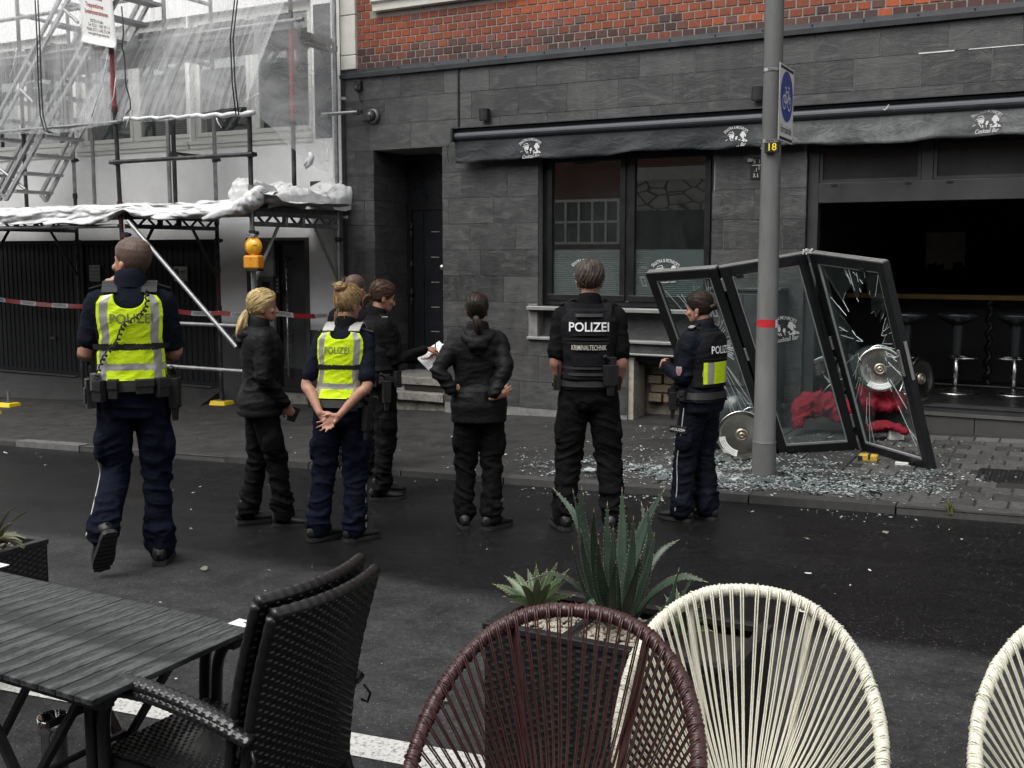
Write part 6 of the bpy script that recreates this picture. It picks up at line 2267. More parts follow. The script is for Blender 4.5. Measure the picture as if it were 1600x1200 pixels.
def shoe(parent, ankle, turn, pitch, sc, mat=M_BOOT, tall=0.03):
 """boot: upper lofted along the foot, shaft, and a separate tread sole"""
 ca, sa, cp, sp = math.cos(turn), math.sin(turn), math.cos(pitch), math.sin(pitch)
 def T(p):
  x, y, z = p[0], p[1], p[2] - 0.085
  y, z = y * cp + z * sp, -y * sp + z * cp       # pitch > 0 drops the toe
  x, y = x * ca - y * sa, x * sa + y * ca
  return np.asarray(ankle) + np.array((x, y, z)) * sc
 secs = [(-.0925, .004, .050, .066), (-.09, .014, .036, .078), (-.085, .022, .030, .085), (-.075, .034, .022, .105), (-.045, .040, .020, .118), (0, .042, .020, .118), (.04, .045, .020, .095), (.09, .050, .020, .072), (.13, .050, .020, .062), (.165, .043, .022, .054), (.19, .028, .024, .045), (.198, .012, .028, .036)]
 seg = 14
 V, F_ = [], []
 for (y, w, z0, z1) in secs:
  for k in range(seg):
   q = 2 * math.pi * k / seg
   zc__ = (z0 + z1) / 2
   V.append(T((w * math.copysign(abs(math.cos(q)) ** 0.8, math.cos(q)), y, zc__ + (z1 - z0) / 2 * math.copysign(abs(math.sin(q)) ** 0.7, math.sin(q)))))
 for i in range(len(secs) - 1):
  for k in range(seg):
   l = (k + 1) % seg
   F_.append((i * seg + k, i * seg + l, (i + 1) * seg + l, (i + 1) * seg + k))
 F_.append(tuple(range(seg)))
 F_.append(tuple((len(secs) - 1) * seg + k for k in range(seg - 1, -1, -1)))
 m = MB()
 m._add(V, F_)
 m.tube([T((0, -.02, .09)), T((0, -.025, .15)), T((0, -.022, .15 + tall))], [.036 * sc, .036 * sc, .036 * sc], 14)
 for i in range(4):                      # laces
  y = 0.035 + i * 0.022
  z = 0.098 - i * 0.009
  m.tube([T((-.026, y, z - .006)), T((0, y + .004, z + .006)), T((.026, y, z - .006))], .0035 * sc, 5)
 o = m.build("shoe", mat, parent, True, (0, 0, 0))
 m = MB()
 out = [(-.088, .02), (-.08, .036), (-.045, .044), (0, .045), (.045, .049), (.09, .055), (.135, .055), (.17, .047), (.195, .03), (.206, .01)]
 ring = [(w, y) for y, w in out] + [(-w, y) for y, w in reversed(out)]
 n = len(ring)
 V = [T((x, y, 0.0 + (0.008 if y > 0.15 else 0))) for x, y in ring] + [T((x * .97, y * .985, 0.026)) for x, y in ring]
 F_ = [tuple(range(n - 1, -1, -1)), tuple(range(n, 2 * n))] + [(i, (i + 1) % n, n + (i + 1) % n, n + i) for i in range(n)]
 m._add(V, F_)
 for i in range(9):
  y = -.07 + i * .03
  w = np.interp(y, [a for a, _ in out], [b for _, b in out])
  m.hexa([T((xx, yy, zz_)) for zz_ in (-0.004, 0.003) for yy in (y, y + .016) for xx in (-w * .9, w * .9)])
 m.build("sole", M_SOLE, o, False, (0, 0, 0))
 return o
# torso outlines: (z, cy, rx, ry)
TORSO_M = [(0.86, -.010, .160, .112), (0.93, -.012, .170, .122), (1.00, -.008, .163, .116), (1.08, .000, .155, .110), (1.16, .004, .160, .113), (1.25, .004, .175, .122), (1.33, .000, .187, .124), (1.40, -.006, .185, .112), (1.445, -.012, .150, .090), (1.475, -.016, .100, .072), (1.50, -.016, .066, .062)]
TORSO_F = [(0.86, -.016, .165, .115), (0.93, -.018, .172, .124), (1.00, -.010, .158, .112), (1.08, .002, .138, .098), (1.16, .008, .142, .104), (1.25, .012, .156, .118), (1.33, .004, .165, .115), (1.40, -.008, .160, .100), (1.445, -.014, .128, .080), (1.475, -.016, .085, .064), (1.50, -.016, .056, .056)]
def torso_at(T, z):
 zz_ = [t[0] for t in T]
 return [np.interp(z, zz_, [t[k] for t in T]) for k in (1, 2, 3)]
def on_torso(T, q, z, off, power=2.5):
 cy, rx, ry = torso_at(T, z)
 e = 2.0 / power
 c, s = math.cos(q), math.sin(q)
 return np.array(((rx + off) * math.copysign(abs(c) ** e, c), cy + (ry + off) * math.copysign(abs(s) ** e, s), z))
class Figure:
 """one person: a continuous skin body, with clothes, hair and kit as parts"""
 def __init__(self, label, foot_px, top_px, heading, sex='m', group="police officers and colleagues watching the bar", **kw):
  self.label = label
  P = on_ground(*foot_px)
  P = kw.get('pos', P)
  gzz = ground(P[0], P[1])
  d = sight(*top_px)
  t_ = np.dot(P - _cc, _fh) / np.dot(d, _fh)
  self.H = (_cc + d * t_)[2] - gzz
  self.s = self.H / kw.get('top', 1.75)
  self.loc = (P[0], P[1], gzz + 0.004)
  self.rot = rad(heading)
  self.sex = sex
  self.T = TORSO_M if sex == 'm' else TORSO_F
  self.kw = kw
  self.wide = kw.get('wide', 1.0)
  if self.wide != 1.0:
   self.T = [(z, cy, rx * self.wide, ry * (1 + (self.wide - 1) * 0.8)) for z, cy, rx, ry in self.T]
  self.warp = kw.get('warp', lambda p: p)
  self.shx = (0.168 if sex == 'm' else 0.142) * self.wide
  # joints
  self.hipx = 0.092
  self.feet = kw.get('feet', ((-0.13, 0.0), (0.13, 0.0)))
  self.turn = kw.get('turn', (0.25, -0.25))
  self.root = None
 def W(self, p):
  return np.asarray(self.warp(np.asarray(p, float))) * self.s
 def Wm(self, m):
  m.v = [tuple(self.W(p)) for p in m.v]
  return m
 def head_map(self, yaw=0.0, pitch=0.0, roll=0.0, scale=1.0):
  R3 = Matrix.Rotation(yaw, 3, 'Z') @ Matrix.Rotation(pitch, 3, 'X') @ Matrix.Rotation(roll, 3, 'Y')
  R3 = np.array(R3)
  O = np.array(self.kw.get('head_at', (0, 0.012, 1.557)))
  hs = (1.0 if self.sex == 'm' else 0.965) * scale
  self.Hd = lambda p: O + R3 @ (np.asarray(p, float) * hs)
  self.HW = lambda p: self.W(self.Hd(p))
  return self.Hd
 def skin(self, arms, hands, yaw=0.0, pitch=0.0, roll=0.0, vox=0.0068):
  m = MB()
  T = [(z, 0, cy, rx * .86, ry * .84) for z, cy, rx, ry in self.T]
  loft(m, T, 24, 2.4)
  for k, s_ in enumerate((-1, 1)):
   fx, fy = self.feet[k]
   kn = self.kw.get('knees', [None, None])[k] or ((self.hipx * s_ + fx) / 2, fy * 0.45 + 0.025, 0.49)
   an = self.kw.get('ankles', [None, None])[k] or (fx, fy - 0.015, 0.085)
   limb(m, [(self.hipx * s_, 0, .90), kn, an], [.068, .048, .034])
   m.tube([an, np.array(an) + (0, 0.09, -0.05)], [.032, .026], 8)
  Hd = self.head_map(yaw, pitch, roll)
  hm = MB()
  loft(hm, [(z, 0, cy, rx, ry) for z, cy, rx, ry in HEAD], 30)
  hm.tube([(0, .086, .078), (0, .101, .050), (0, .113, .030), (0, .098, .022)], [.008, .011, .0135, .010], 8)
  hm.sphere((-.010, .096, .026), .009, 8, 6)
  hm.sphere((.010, .096, .026), .009, 8, 6)
  hm.sphere((0, .082, -.004), (.024, .016, .011), 10, 8)
  hm.sphere((0, .078, .092), (.052, .014, .009), 10, 8)
  for s_ in (-1, 1):
   hm.sphere((.045 * s_, .066, .042), (.020, .022, .020), 10, 8)
   hm.sphere((.074 * s_, -.010, .052), (.011, .019, .032), 10, 8)
   hm.sphere((.080 * s_, -.016, .062), (.007, .017, .020), 10, 8)
  m._add([Hd(p) for p in hm.v], hm.f)
  nr = .058 if self.sex == 'm' else .047
  m.tube([(0, -.022, 1.42), (0, -.018, 1.49), tuple(Hd((0, -.022, .0))), tuple(Hd((0, -.020, .045)))], [nr * 1.25, nr * 1.03, nr, nr * 0.98], 16)
  for k, (sh, el, wr) in enumerate(arms):
   g = 1.0 if self.sex == 'm' else 0.86
   el, wr = np.array(el), np.array(wr)
   fa = el + (wr - el) * 0.3
   limb(m, [sh, el, fa, wr], [.050 * g, .043 * g, .043 * g, .0275 * g], 6, 14)
  for (wr, d, n, th, opt) in hands:
   hand(m, wr, d, n, th, sc=(1.0 if self.sex == 'm' else 0.9) * opt.get('sc', 1.0), **{k: v for k, v in opt.items() if k != 'sc'})
  self.Wm(m)
  V, Fq = voxel(m, vox, 1, 0.4)
  self.arms = arms
  # lips take their own colour
  lip = self.W(Hd((0, .098, -.005)))
  C = V[Fq].mean(1)
  mi = (np.linalg.norm((C - lip) / np.array((.022, .016, .008)) / self.s, axis=1) < 1).astype(int)
  o = mesh_obj("person", V, Fq, [M_SKIN, M_LIPS], None, mi)
  tag(o, self.label, "person", "police officers and colleagues watching the wrecked bar")
  self.root = o
  m = MB()
  for s_ in (-1, 1):
   m.sphere(self.W(Hd((.031 * s_, .0825, .066))), .0085 * self.s, 8, 6)
  m.build("eye", M_EYE, o, True, (0, 0, 0))
  return o
 def garment(self, name, m, mats, spots=(), amp=0.006, seed=1.0, vox=0.009, base=0.05, mi_fn=None, smooth=2):
  self.Wm(m)
  V, Fq = voxel(m, vox, smooth, 0.5)
  V = wrinkle(V, Fq, [(self.W(p), np.asarray(r) * self.s, s_) for p, r, s_ in spots], amp, seed, base)
  mi = None
  if mi_fn:
   mi = mi_fn(V[Fq].mean(1) / self.s)
  return mesh_obj(name, V, Fq, mats, self.root, mi)
 def trousers(self, mat, cargo=True, rad_=(.098, .076, .066, .070), seed=1.0, amp=0.011, pipe=None, top=1.02):
  m = MB()
  loft(m, [(z, 0, cy, rx + .006, ry + .006) for z, cy, rx, ry in [(0.80, -.012, .135, .095)] + [t for t in self.T if t[0] <= 1.0] + [(top, *torso_at(self.T, top))]], 26, 2.4)
  spots = [((0, 0.02, .82), (.16, .16, .07), 0.8), ((0, -0.1, .86), (.2, .1, .05), 0.5)]
  paths = []
  for k, s_ in enumerate((-1, 1)):
   fx, fy = self.feet[k]
   kn = np.array(self.kw.get('knees', [None, None])[k] or ((self.hipx * s_ + fx) / 2, fy * 0.45 + 0.025, 0.49))
   an = np.array(self.kw.get('ankles', [None, None])[k] or (fx, fy - 0.015, 0.085))
   hip = np.array((self.hipx * s_, -0.005, .89))
   low = kn + (an - kn) * 0.5
   hem = an + (kn - an) * 0.01
   if self.kw.get('hem'):
    hem = an + (an - kn) * self.kw['hem'][k]
   limb(m, [hip, hip + (kn - hip) * 0.5, kn, low, hem], [rad_[0], (rad_[0] + rad_[1]) / 2 + .004, rad_[1], rad_[2], rad_[3]], 5, 16)
   if cargo:
    c = hip + (kn - hip) * 0.62
    m.sphere(c + (0.075 * s_, -0.005, 0), (.035, .075, .095), 12, 10)
   spots += [(kn, (.12, .12, .14), 1.0), (an + (0, 0, .09), (.12, .12, .12), 1.25), (low, (.12, .12, .14), 0.55), (hip + (kn - hip) * 0.45, (.14, .14, .14), 0.4)]
   paths.append((hip, kn, low, hem, s_))
  o = self.garment("trousers", m, mat, spots, amp, seed)
  self.legpaths = paths
  return o
 def torso_mb(self, z0, z1, off, arms=None, r=(.066, .060, .050), cut_=1.0, power=2.5, seg=30):
  """shirt or jacket: trunk plus sleeves down to the given share of the arm"""
  m = MB()
  zs = [z0] + [t[0] for t in self.T if z0 < t[0] < z1] + [z1]
  loft(m, [(z, 0, a, b + off, c + off) for z in zs for a, b, c in [torso_at(self.T, z)]], seg, power)
  for (sh, el, wr) in arms or []:
   sh, el, wr = map(lambda q: np.array(q, float), (sh, el, wr))
   s_ = 1 if sh[0] > 0 else -1
   ins = np.array((s_ * 0.09, -0.01, 1.41))
   if cut_ <= 0.5:
    e = sh + (el - sh) * (cut_ / 0.5)
    limb(m, [ins, sh, sh + (e - sh) * 0.5, e], [r[0] * 1.0, r[0] * 1.04, r[0], r[1]], 5, 16)
   else:
    e = el + (wr - el) * ((cut_ - 0.5) / 0.5)
    limb(m, [ins, sh, sh + (el - sh) * 0.55, el, el + (e - el) * 0.5, e], [r[0] * 1.0, r[0] * 1.04, r[0], r[1], (r[1] + r[2]) / 2, r[2]], 5, 16)
  return m
 def arm_spots(self, arms, cuff=True):
  out = []
  for (sh, el, wr) in arms:
   el, wr, sh = np.array(el), np.array(wr), np.array(sh)
   out += [(el, (.11, .11, .11), 1.1), (sh + (el - sh) * 0.2 + (0, 0, -.05), (.12, .12, .10), 0.7)]
   if cuff:
    out.append((wr + (el - wr) * .2, (.08, .08, .08), 0.8))
  return out
 def collar(self, mat, z0=1.455, z1=1.525, r0=.080, r1=.066, name="collar", tilt=0.018):
  m = MB()
  V, F_ = [], []
  seg = 24
  for (z, r) in ((z0, r0), (z0 + (z1 - z0) * .6, (r0 * .45 + r1 * .55)), (z1, r1), (z1 + .004, r1 - .006), (z1 - .01, r1 - .010)):
   for k in range(seg):
    q = 2 * math.pi * k / seg
    V.append((r * math.cos(q), -.016 + r * .96 * math.sin(q) , z - tilt * math.sin(q)))
  for i in range(4):
   for k in range(seg):
    l = (k + 1) % seg
    F_.append((i * seg + k, i * seg + l, (i + 1) * seg + l, (i + 1) * seg + k))
  m._add(V, F_)
  self.Wm(m)
  return m.build(name, mat, self.root, True, (0, 0, 0))
 def belt(self, z=0.985, off=0.018, h=0.045, items=()):
  m = MB()
  n = 48
  V, F_ = [], []
  for (dz, o_) in ((-h / 2, 0), (-h / 2, .006), (h / 2, .006), (h / 2, 0)):
   for k in range(n):
    V.append(on_torso(self.T, 2 * math.pi * k / n, z + dz, off + o_, 2.4))
  for i in range(3):
   for k in range(n):
    l = (k + 1) % n
    F_.append((i * n + k, i * n + l, (i + 1) * n + l, (i + 1) * n + k))
  m._add(V, F_)
  self.Wm(m)
  b = m.build("belt", M_STRAP, self.root, False, (0, 0, 0))
  for (kind, deg, w, hh, dz, d) in items:
   q = rad(deg)
   c = on_torso(self.T, q, z, off + d / 2 + .004, 2.4) + np.array((0, 0, dz))
   nx = np.array((math.cos(q), math.sin(q), 0))
   tx = np.array((-math.sin(q), math.cos(q), 0))
   m = MB()
   def bx(c, w, d, hh, tp=1.0):
    m.hexa([c + tx * (i * w / 2 * (tp if k < 0 else 1)) + nx * (j * d / 2 * (tp if k < 0 else 1)) + np.array((0, 0, k * hh / 2)) for k in (-1, 1) for j in (-1, 1) for i in (-1, 1)])
   bx(c, w, d, hh, 0.9)
   if kind == "holster":
    bx(c + np.array((0, 0, hh / 2 + .02)) + tx * .012, w * .5, d * .6, .06)
    m.tube([c + np.array((0, 0, hh / 2 + .03)) + tx * .0, c + np.array((0, 0, hh / 2 + .06)) - tx * .05], [.014, .012], 8)
    bx(c - np.array((0, 0, hh / 2 + .03)), w * .6, d * .55, .07, .8)
   elif kind == "radio":
    bx(c + nx * (d / 2 + .004) + np.array((0, 0, -.01)), w * .7, .006, hh * .55)
    m.cyl(c + np.array((0, 0, hh / 2)) + tx * w * .3, c + np.array((0, 0, hh / 2 + .07)) + tx * w * .3, .006, 6)
    for i in range(3):
     for k in range(3):
      bx(c + nx * (d / 2 + .008) + tx * ((i - 1) * .014) + np.array((0, 0, -.045 + k * .016)), .009, .004, .009)
   else:
    bx(c + nx * (d / 2 + .002) + np.array((0, 0, hh * .22)), w * 1.03, .006, hh * .45)
    bx(c + nx * (d / 2 + .006) + np.array((0, 0, hh * .06)), .012, .004, .012)
   self.Wm(m)
   mt = M_STRAP if kind != "radio" else surf("radio_plastic", (0.015, 0.015, 0.015), 0.35)
   m.build(kind, mt, b, False, (0, 0, 0), 0.003)
  return b
 def panel(self, name, side, z0, ztop, ulim, color, mats, off, nu=56, nv=72, thick=0.006, qspan=1.32, amp=0.005, seed=2.0):
  """vest panel lying on the trunk; side -1 back, 1 front; ulim(z) half width 0..1; ztop(u) upper edge"""
  m = MB()
  V, F_, MI = [], [], []
  for lay in (0, 1):
   for j in range(nv + 1):
    for i in range(nu + 1):
     s_ = -1 + 2 * i / nu
     v = j / nv
     za = z0 + v * (ztop(s_) - z0)
     u = s_ * ulim(za)
     q = side * math.pi / 2 + (u * qspan if side < 0 else -u * qspan)
     w = 0 if lay else (vnoise(np.array([[u * 3 + seed, za * 9, seed]]))[0] - 0.5) * amp * 2 + (1 - abs(2 * vnoise(np.array([[u * 4 + za * 5, za * 22 - u * 3, seed + 3]]))[0] - 1) * 2) * amp * 0.5
     V.append(on_torso(self.T, q, za, off + (thick if lay == 0 else 0.0) + w, 2.5))
  w2 = nu + 1
  b = w2 * (nv + 1)
  for j in range(nv):
   for i in range(nu):
    F_.append((j * w2 + i, j * w2 + i + 1, (j + 1) * w2 + i + 1, (j + 1) * w2 + i))
    s_ = -1 + 2 * (i + 0.5) / nu
    za = z0 + (j + 0.5) / nv * (ztop(s_) - z0)
    MI.append(color(s_, za, (j + .5) / nv))
  for j in range(nv):
   for i in (0, nu):
    F_.append((j * w2 + i, (j + 1) * w2 + i, b + (j + 1) * w2 + i, b + j * w2 + i))
    MI.append(0)
  for i in range(nu):
   for j in (0, nv):
    F_.append((j * w2 + i, j * w2 + i + 1, b + j * w2 + i + 1, b + j * w2 + i))
    MI.append(0)
  m._add(V, F_)
  m.m = MI
  self.Wm(m)
  return m.build(name, mats, self.root, True, (0, 0, 0))
 def back_text(self, parent, txt, z, size, off, mat, squeeze=1.0, bold=0.0, name="lettering", x0=0.0, tilt=0.0):
  m = MB()
  cy, rx, ry = torso_at(self.T, z)
  def fn(x, y):
   x += x0
   zz_ = z + y + tilt * x
   q = -math.pi / 2 + x / (rx * 1.06)
   # keep true widths: find the angle whose x matches
   e = 2.0 / 2.5
   c = max(-0.999, min(0.999, x / (torso_at(self.T, zz_)[1] + off)))
   cc_ = math.copysign(abs(c) ** (1 / e), c)
   q = -math.acos(cc_)
   return on_torso(self.T, q, zz_, off, 2.5)
  m.text(txt, fn, size, 'CENTER', 0, squeeze, bold)
  self.Wm(m)
  return m.build(name, mat, parent, False, (0, 0, 0))
 def epaulets(self, mat=M_STRAP, bars=None, x0=.085, x1=.185, z0=1.475, z1=1.43, off=0.0):
  for s_ in (-1, 1):
   m = MB()
   for i in range(2):
    m.bar((s_ * x0, -.012 + i * 0.0, z0 + off), (s_ * x1, -.012, z1 + off), .05, .012, (0, 0, 1))
   self.Wm(m)
   e = m.build("epaulette", mat, self.root, False, (0, 0, 0), 0.004)
   if bars:
    m = MB()
    for k in range(bars):
     x = x1 - .02 - k * .022
     z = z0 + (z1 - z0) * (x - x0) / (x1 - x0) + off + .009
     m.box(s_ * x - .005, s_ * x + .005, -.034, .010, z - .003, z + .004)
    self.Wm(m)
    m.build("rank_bar", M_TAPEW, e, False, (0, 0, 0))
 def finish(self):
  self.root.location = self.loc
  self.root.rotation_euler = (0, 0, self.rot)
def sho(f, arms_el_wr):
 """shoulder joint added in front of given elbows and wrists (left first)"""
 k = f.kw.get('elbow', .80)
 q = lambda p: (p[0] * (k if abs(p[0]) > .15 else 1.0), p[1], p[2])
 return [((s_ * f.shx, -.012, 1.405), q(a[0]), q(a[1])) for s_, a in zip((-1, 1), arms_el_wr)]
def zl(front, side, backv):
 def fn(q):
  s = math.sin(q)
  return side + (front - side) * s ** 1.4 if s > 0 else side + (backv - side) * (-s) ** 0.8
 return fn
H_GREY = hair_mat("hair_grey_brown", (0.007, 0.0055, 0.0045), (0.105, 0.084, 0.066))
H_STUB = hair_mat("hair_cropped", (0.050, 0.034, 0.027), (0.125, 0.082, 0.063))
H_BLOND = hair_mat("hair_blonde", (0.15, 0.09, 0.03), (0.68, 0.52, 0.25))
H_DBLOND = hair_mat("hair_dark_blonde", (0.06, 0.034, 0.015), (0.42, 0.28, 0.13))
H_BROWN = hair_mat("hair_brown", (0.010, 0.006, 0.004), (0.085, 0.046, 0.027))
H_DARK = hair_mat("hair_dark", (0.004, 0.003, 0.0026), (0.030, 0.020, 0.015))
def messy_bun(c, r, seed, n=7):
 out = []
 rg = random.Random(seed)
 for k in range(n):
  a0, tilt = rg.uniform(0, 6.28), rg.uniform(-0.9, 0.9)
  P = []
  for i in range(9):
   a = a0 + i * 0.72
   P.append((c[0] + r * 0.62 * math.cos(a), c[1] + r * 0.62 * math.sin(a) * math.cos(tilt), c[2] + r * 0.62 * math.sin(a) * math.sin(tilt) + rg.uniform(-.004, .004)))
  out.append(tail(P, [r * .18] + [r * .42] * 7 + [r * .12], seed + k, 12, 4, 8))
 m = MB().sphere(c, r * .75, 12, 8)
 out.append((m.v, m.f, [0.3] * len(m.v)))
 return out
def strands(seed, pts, n, r=0.0016):
 """loose single hairs round a start and end point"""
 rg = random.Random(seed)
 out = []
 for k in range(n):
  a, b = pts[k % len(pts)]
  j = lambda s: np.array([rg.uniform(-s, s) for _ in range(3)])
  P = [np.array(a) + j(.012), (np.array(a) + np.array(b)) / 2 + j(.02), np.array(b) + j(.02)]
  m = MB().tube(P, [r, r, r * .5], 4)
  out.append((m.v, m.f, [0.7] * len(m.v)))
 return out
def hivis_color(z_lo, band, strip=(0.52, 0.84), bandh=0.016):
 def fn(s, z, v):
  if abs(z - band) < bandh:
   return 2
  if strip[0] < abs(s) < strip[1]:
   return 1
  if z_lo[0] < z < z_lo[1]:
   return 1
  return 0
 return fn
def hivis(f, z0, zt, scoop, band, lo, ul, off, txt_z, txt_size, squeeze, x0=0.0):
 def ztop(s):
  a = abs(s)
  return zt - scoop * (1 - min(1, a / 0.5) ** 2.2) if a < 0.5 else zt - 0.02 * (a - .5)
 b = f.panel("highvis_vest", -1, z0, ztop, ul, hivis_color(lo, band), [M_YEL, M_SILV, M_STRAP], off)
 f.panel("highvis_front", 1, z0, ztop, ul, hivis_color(lo, band), [M_YEL, M_SILV, M_STRAP], off, 28, 36)
 for s_ in (-1, 1):                        # shoulder straps joining front and back
  m = MB()
  P = []
  for i in range(7):
   a = i / 6
   y = -.105 + .20 * a
   P.append((s_ * (f.shx * .60), y * .95 - .01, zt - .01 + (.055 if f.sex == 'm' else .05) * math.sin(a * math.pi) + off * .5))
  for p, q in zip(P[:-1], P[1:]):
   m.bar(p, q, .075, .010, (0, 0, 1))
  f.Wm(m)
  m.build("shoulder_strap", M_STRAP if f.sex == 'm' else M_SILV, b, False, (0, 0, 0))
 m = MB()                                   # elastic band round the waist of the vest
 n = 40
 for k in range(n):
  q0, q1 = 2 * math.pi * k / n, 2 * math.pi * (k + 1) / n
  A = [on_torso(f.T, q, band + d, off + .009, 2.5) for q in (q0, q1) for d in (-.014, .014)]
  m.quad(A[0], A[2], A[3], A[1])
 f.Wm(m)
 m.build("elastic_band", M_STRAP, b, True, (0, 0, 0))
 f.back_text(b, "POLIZEI", txt_z, txt_size, off + .012, M_TXTGREY, squeeze, 0.004, "lettering", x0)
 return b
# ------------------------------------------------ tall officer walking off, hand at his chin
f = Figure("tall officer with cropped hair and yellow vest, mid stride, hand at chin", (222, 884), (230, 375), 44, 'm',
  wide=.95, head_at=(0, .028, 1.528), top=1.721, feet=((-0.10, -.02), (0.10, 0.04)), turn=(0.25, -0.12), knees=[(-.105, .045, .50), (.095, .03, .50)], ankles=[(-.165, -.20, .235), (.10, .025, .085)], hem=(0.0, 0.0),
  warp=lambda p: np.array((p[0] - .012 * math.sin(p[2] * 1.8), p[1] + .015 * p[2], p[2])))
arms = sho(f, [((-.285, .01, 1.13), (-.150, .185, 1.41)), ((.262, .05, 1.13), (-.06, .205, 1.20))])
f.skin(arms, [((-.150, .185, 1.41), (.25, -.25, .9), (.9, -.1, -.2), -1, dict(curl=.55, spread=.08)), ((-.06, .205, 1.20), (-.95, -.32, .10), (0, -1, .1), -1, dict(curl=.18, spread=.16))], yaw=.78, pitch=.10)
f.trousers(M_NAVYC, True, (.092, .075, .069, .075), 1.3, .017)
m = f.torso_mb(.95, 1.485, .012, arms, (.060, .060, .06), 0.39)
f.garment("shirt", m, M_NAVYS, f.arm_spots(arms, False) + [((0, -.1, 1.05), (.25, .2, .08), .8)], .008, 2.1)
f.collar(M_NAVYS, 1.46, 1.55, .092, .074)
def ul1(z):
 return 0.60 if z > 1.22 else min(0.80, 0.60 + (1.22 - z) * 2.2)
v = hivis(f, 1.005, 1.445, .075, 1.175, (1.055, 1.09), lambda z: ul1(z) if z < 1.36 else 0.60 - (z - 1.36) * .6, .030, 1.318, .068, .92, .012)
f.epaulets(M_STRAP, None, .08, .20, 1.49, 1.455, .012)
f.belt(.975, .026, .055, [("radio", 195, .062, .15, -.04, .045), ("pouch", 225, .075, .11, -.02, .04), ("pouch", 250, .05, .10, -.01, .03), ("pouch", 285, .09, .075, 0, .035), ("pouch", 312, .07, .10, -.01, .045), ("holster", 345, .07, .16, -.05, .055), ("pouch", 90, .08, .07, 0, .04)])
m = MB()                                        # coiled radio cord over the vest
key = [(-1.2, 1.455, .055), (-1.32, 1.36, .05), (-1.62, 1.29, .048), (-1.78, 1.20, .048), (-2.15, 1.12, .05), (-2.36, 1.02, .06), (-2.45, .99, .06)]
K = spline(np.array(key), 16)
P = []
for i, (q, z, o_) in enumerate(K):
 c = on_torso(f.T, q, z, o_ + .006, 2.5)
 t_ = np.array((-math.sin(q), math.cos(q), 0))
 a = i * 1.55
 P.append(c + t_ * .010 * math.cos(a) + np.array((0, 0, .010 * math.sin(a))))
P2 = spline(np.array(P), 4)
m.tube(P2, .0042, 6)
f.Wm(m)
m.build("coiled_cord", M_STRAP, f.root, True, (0, 0, 0))
m = MB()
cc = on_torso(f.T, rad(218), 1.0, .055, 2.4)
m.hexa([cc + np.array((i * .022, j * .018, k * .045)) for k in (-1, 1) for j in (-1, 1) for i in (-1, 1)])
f.Wm(m)
m.build("microphone", surf("grey_clip", (0.09, 0.09, 0.085), 0.5), f.root, False, (0, 0, 0), .006)
scalp(f.HW, .010, zl(.150, .075, .012), H_STUB, f.root, 3.0, None, .0012, "cropped_hair", None, 75)
an = f.kw['ankles']
shoe(f.root, f.W(an[0]), .45, 1.0, f.s * .98)
shoe(f.root, f.W(an[1]), -.12, 0, f.s * .98)
m = MB()
hip, kn, low, hem, s_ = f.legpaths[0]
P = spline([hip + (-.098, -.02, -.3), kn + (-.078, -.02, 0), low + (-.074, -.02, 0), hem + (-.074, -.03, .0)], 8)
m.tube(P, .0035, 4)
f.Wm(m)
m.build("trouser_piping", M_TAPEW, f.root, True, (0, 0, 0))
f.finish()
# ------------------------------------------------ blonde woman in black softshell jacket
f = Figure("blonde woman with ponytail in a black hooded softshell jacket, in profile facing right", (418, 820), (412, 454), -38, 'f', wide=1.05,
  feet=((-0.10, -.11), (0.11, .12)), turn=(-.05, -.35), warp=lambda p: np.array((p[0], p[1] - .02 * math.sin(p[2] * 1.8), p[2])))
arms = sho(f, [((-.235, .0, 1.13), (-.20, .16, .93)), ((.245, -.02, 1.13), (.185, .15, .915))])
f.skin(arms, [(arms[0][2], (.15, .5, -.9), (1, 0, 0), 1, dict(curl=.5)), (arms[1][2], (-.15, .45, -.85), (-1, .1, 0), -1, dict(curl=.62))], yaw=-.10, pitch=.03)
f.trousers(M_BLACKC, True, (.100, .078, .072, .078), 4.2, .017)
m = f.torso_mb(.84, 1.485, .034, arms, (.066, .062, .050), 0.95, 2.3)
loft(m, [(z, 0, a, b + .042, c + .042) for z in (.835, .875) for a, b, c in [torso_at(f.T, z)]], 30, 2.3)
f.garment("jacket", m, M_BLACKJ, f.arm_spots(arms) + [((0, 0, 1.02), (.3, .3, .10), .7), ((0, -.1, 1.28), (.2, .2, .12), .4)], .010, 5.0)
m = MB()
pr = []
for i in range(15):
 q = math.pi * (i / 14.0) + math.pi
 pr.append((.098 * math.cos(q), -.045 + .085 * math.sin(q), 1.452 - .035 * abs(math.sin(q))))
m.tube(pr, [.012 + .040 * math.sin(math.pi * i / 14) for i in range(15)], 12)
m.tube([(0, -.105, 1.45), (0, -.155, 1.38), (0, -.150, 1.31)], [.075, .060, .02], 14, False, (0, 1, 0), .5)
f.garment("hood", m, M_BLACKJ, [((0, -.12, 1.40), (.2, .2, .1), 1.0)], .009, 6.0)
f.collar(M_BLACKJ, 1.455, 1.55, .088, .074, "collar", .02)
tie = (0, -.112, .035)
pony = tail([(0, -.085, .04), (0, -.122, .030), (.004, -.148, -.02), (.0, -.165, -.075), (-.006, -.185, -.125), (-.01, -.20, -.15)], [.016, .026, .034, .033, .020, .004], 2.0, 30, 8, 11, .3)
wisp = tail([(0, -.12, .02), (-.012, -.150, -.04), (-.02, -.175, -.10), (-.03, -.195, -.16)], [.012, .016, .012, .003], 5.0, 14, 6)
scalp(f.HW, .020, zl(.128, .050, -.004), H_BLOND, f.root, 4.0, tie, .005, "ponytail_hair", [pony, wisp] + strands(4, [((0, .05, .19), (.02, -.09, .12)), ((.05, -.02, .16), (0, -.12, .05)), ((0, -.13, .0), (-.02, -.21, -.14))], 16), 20)
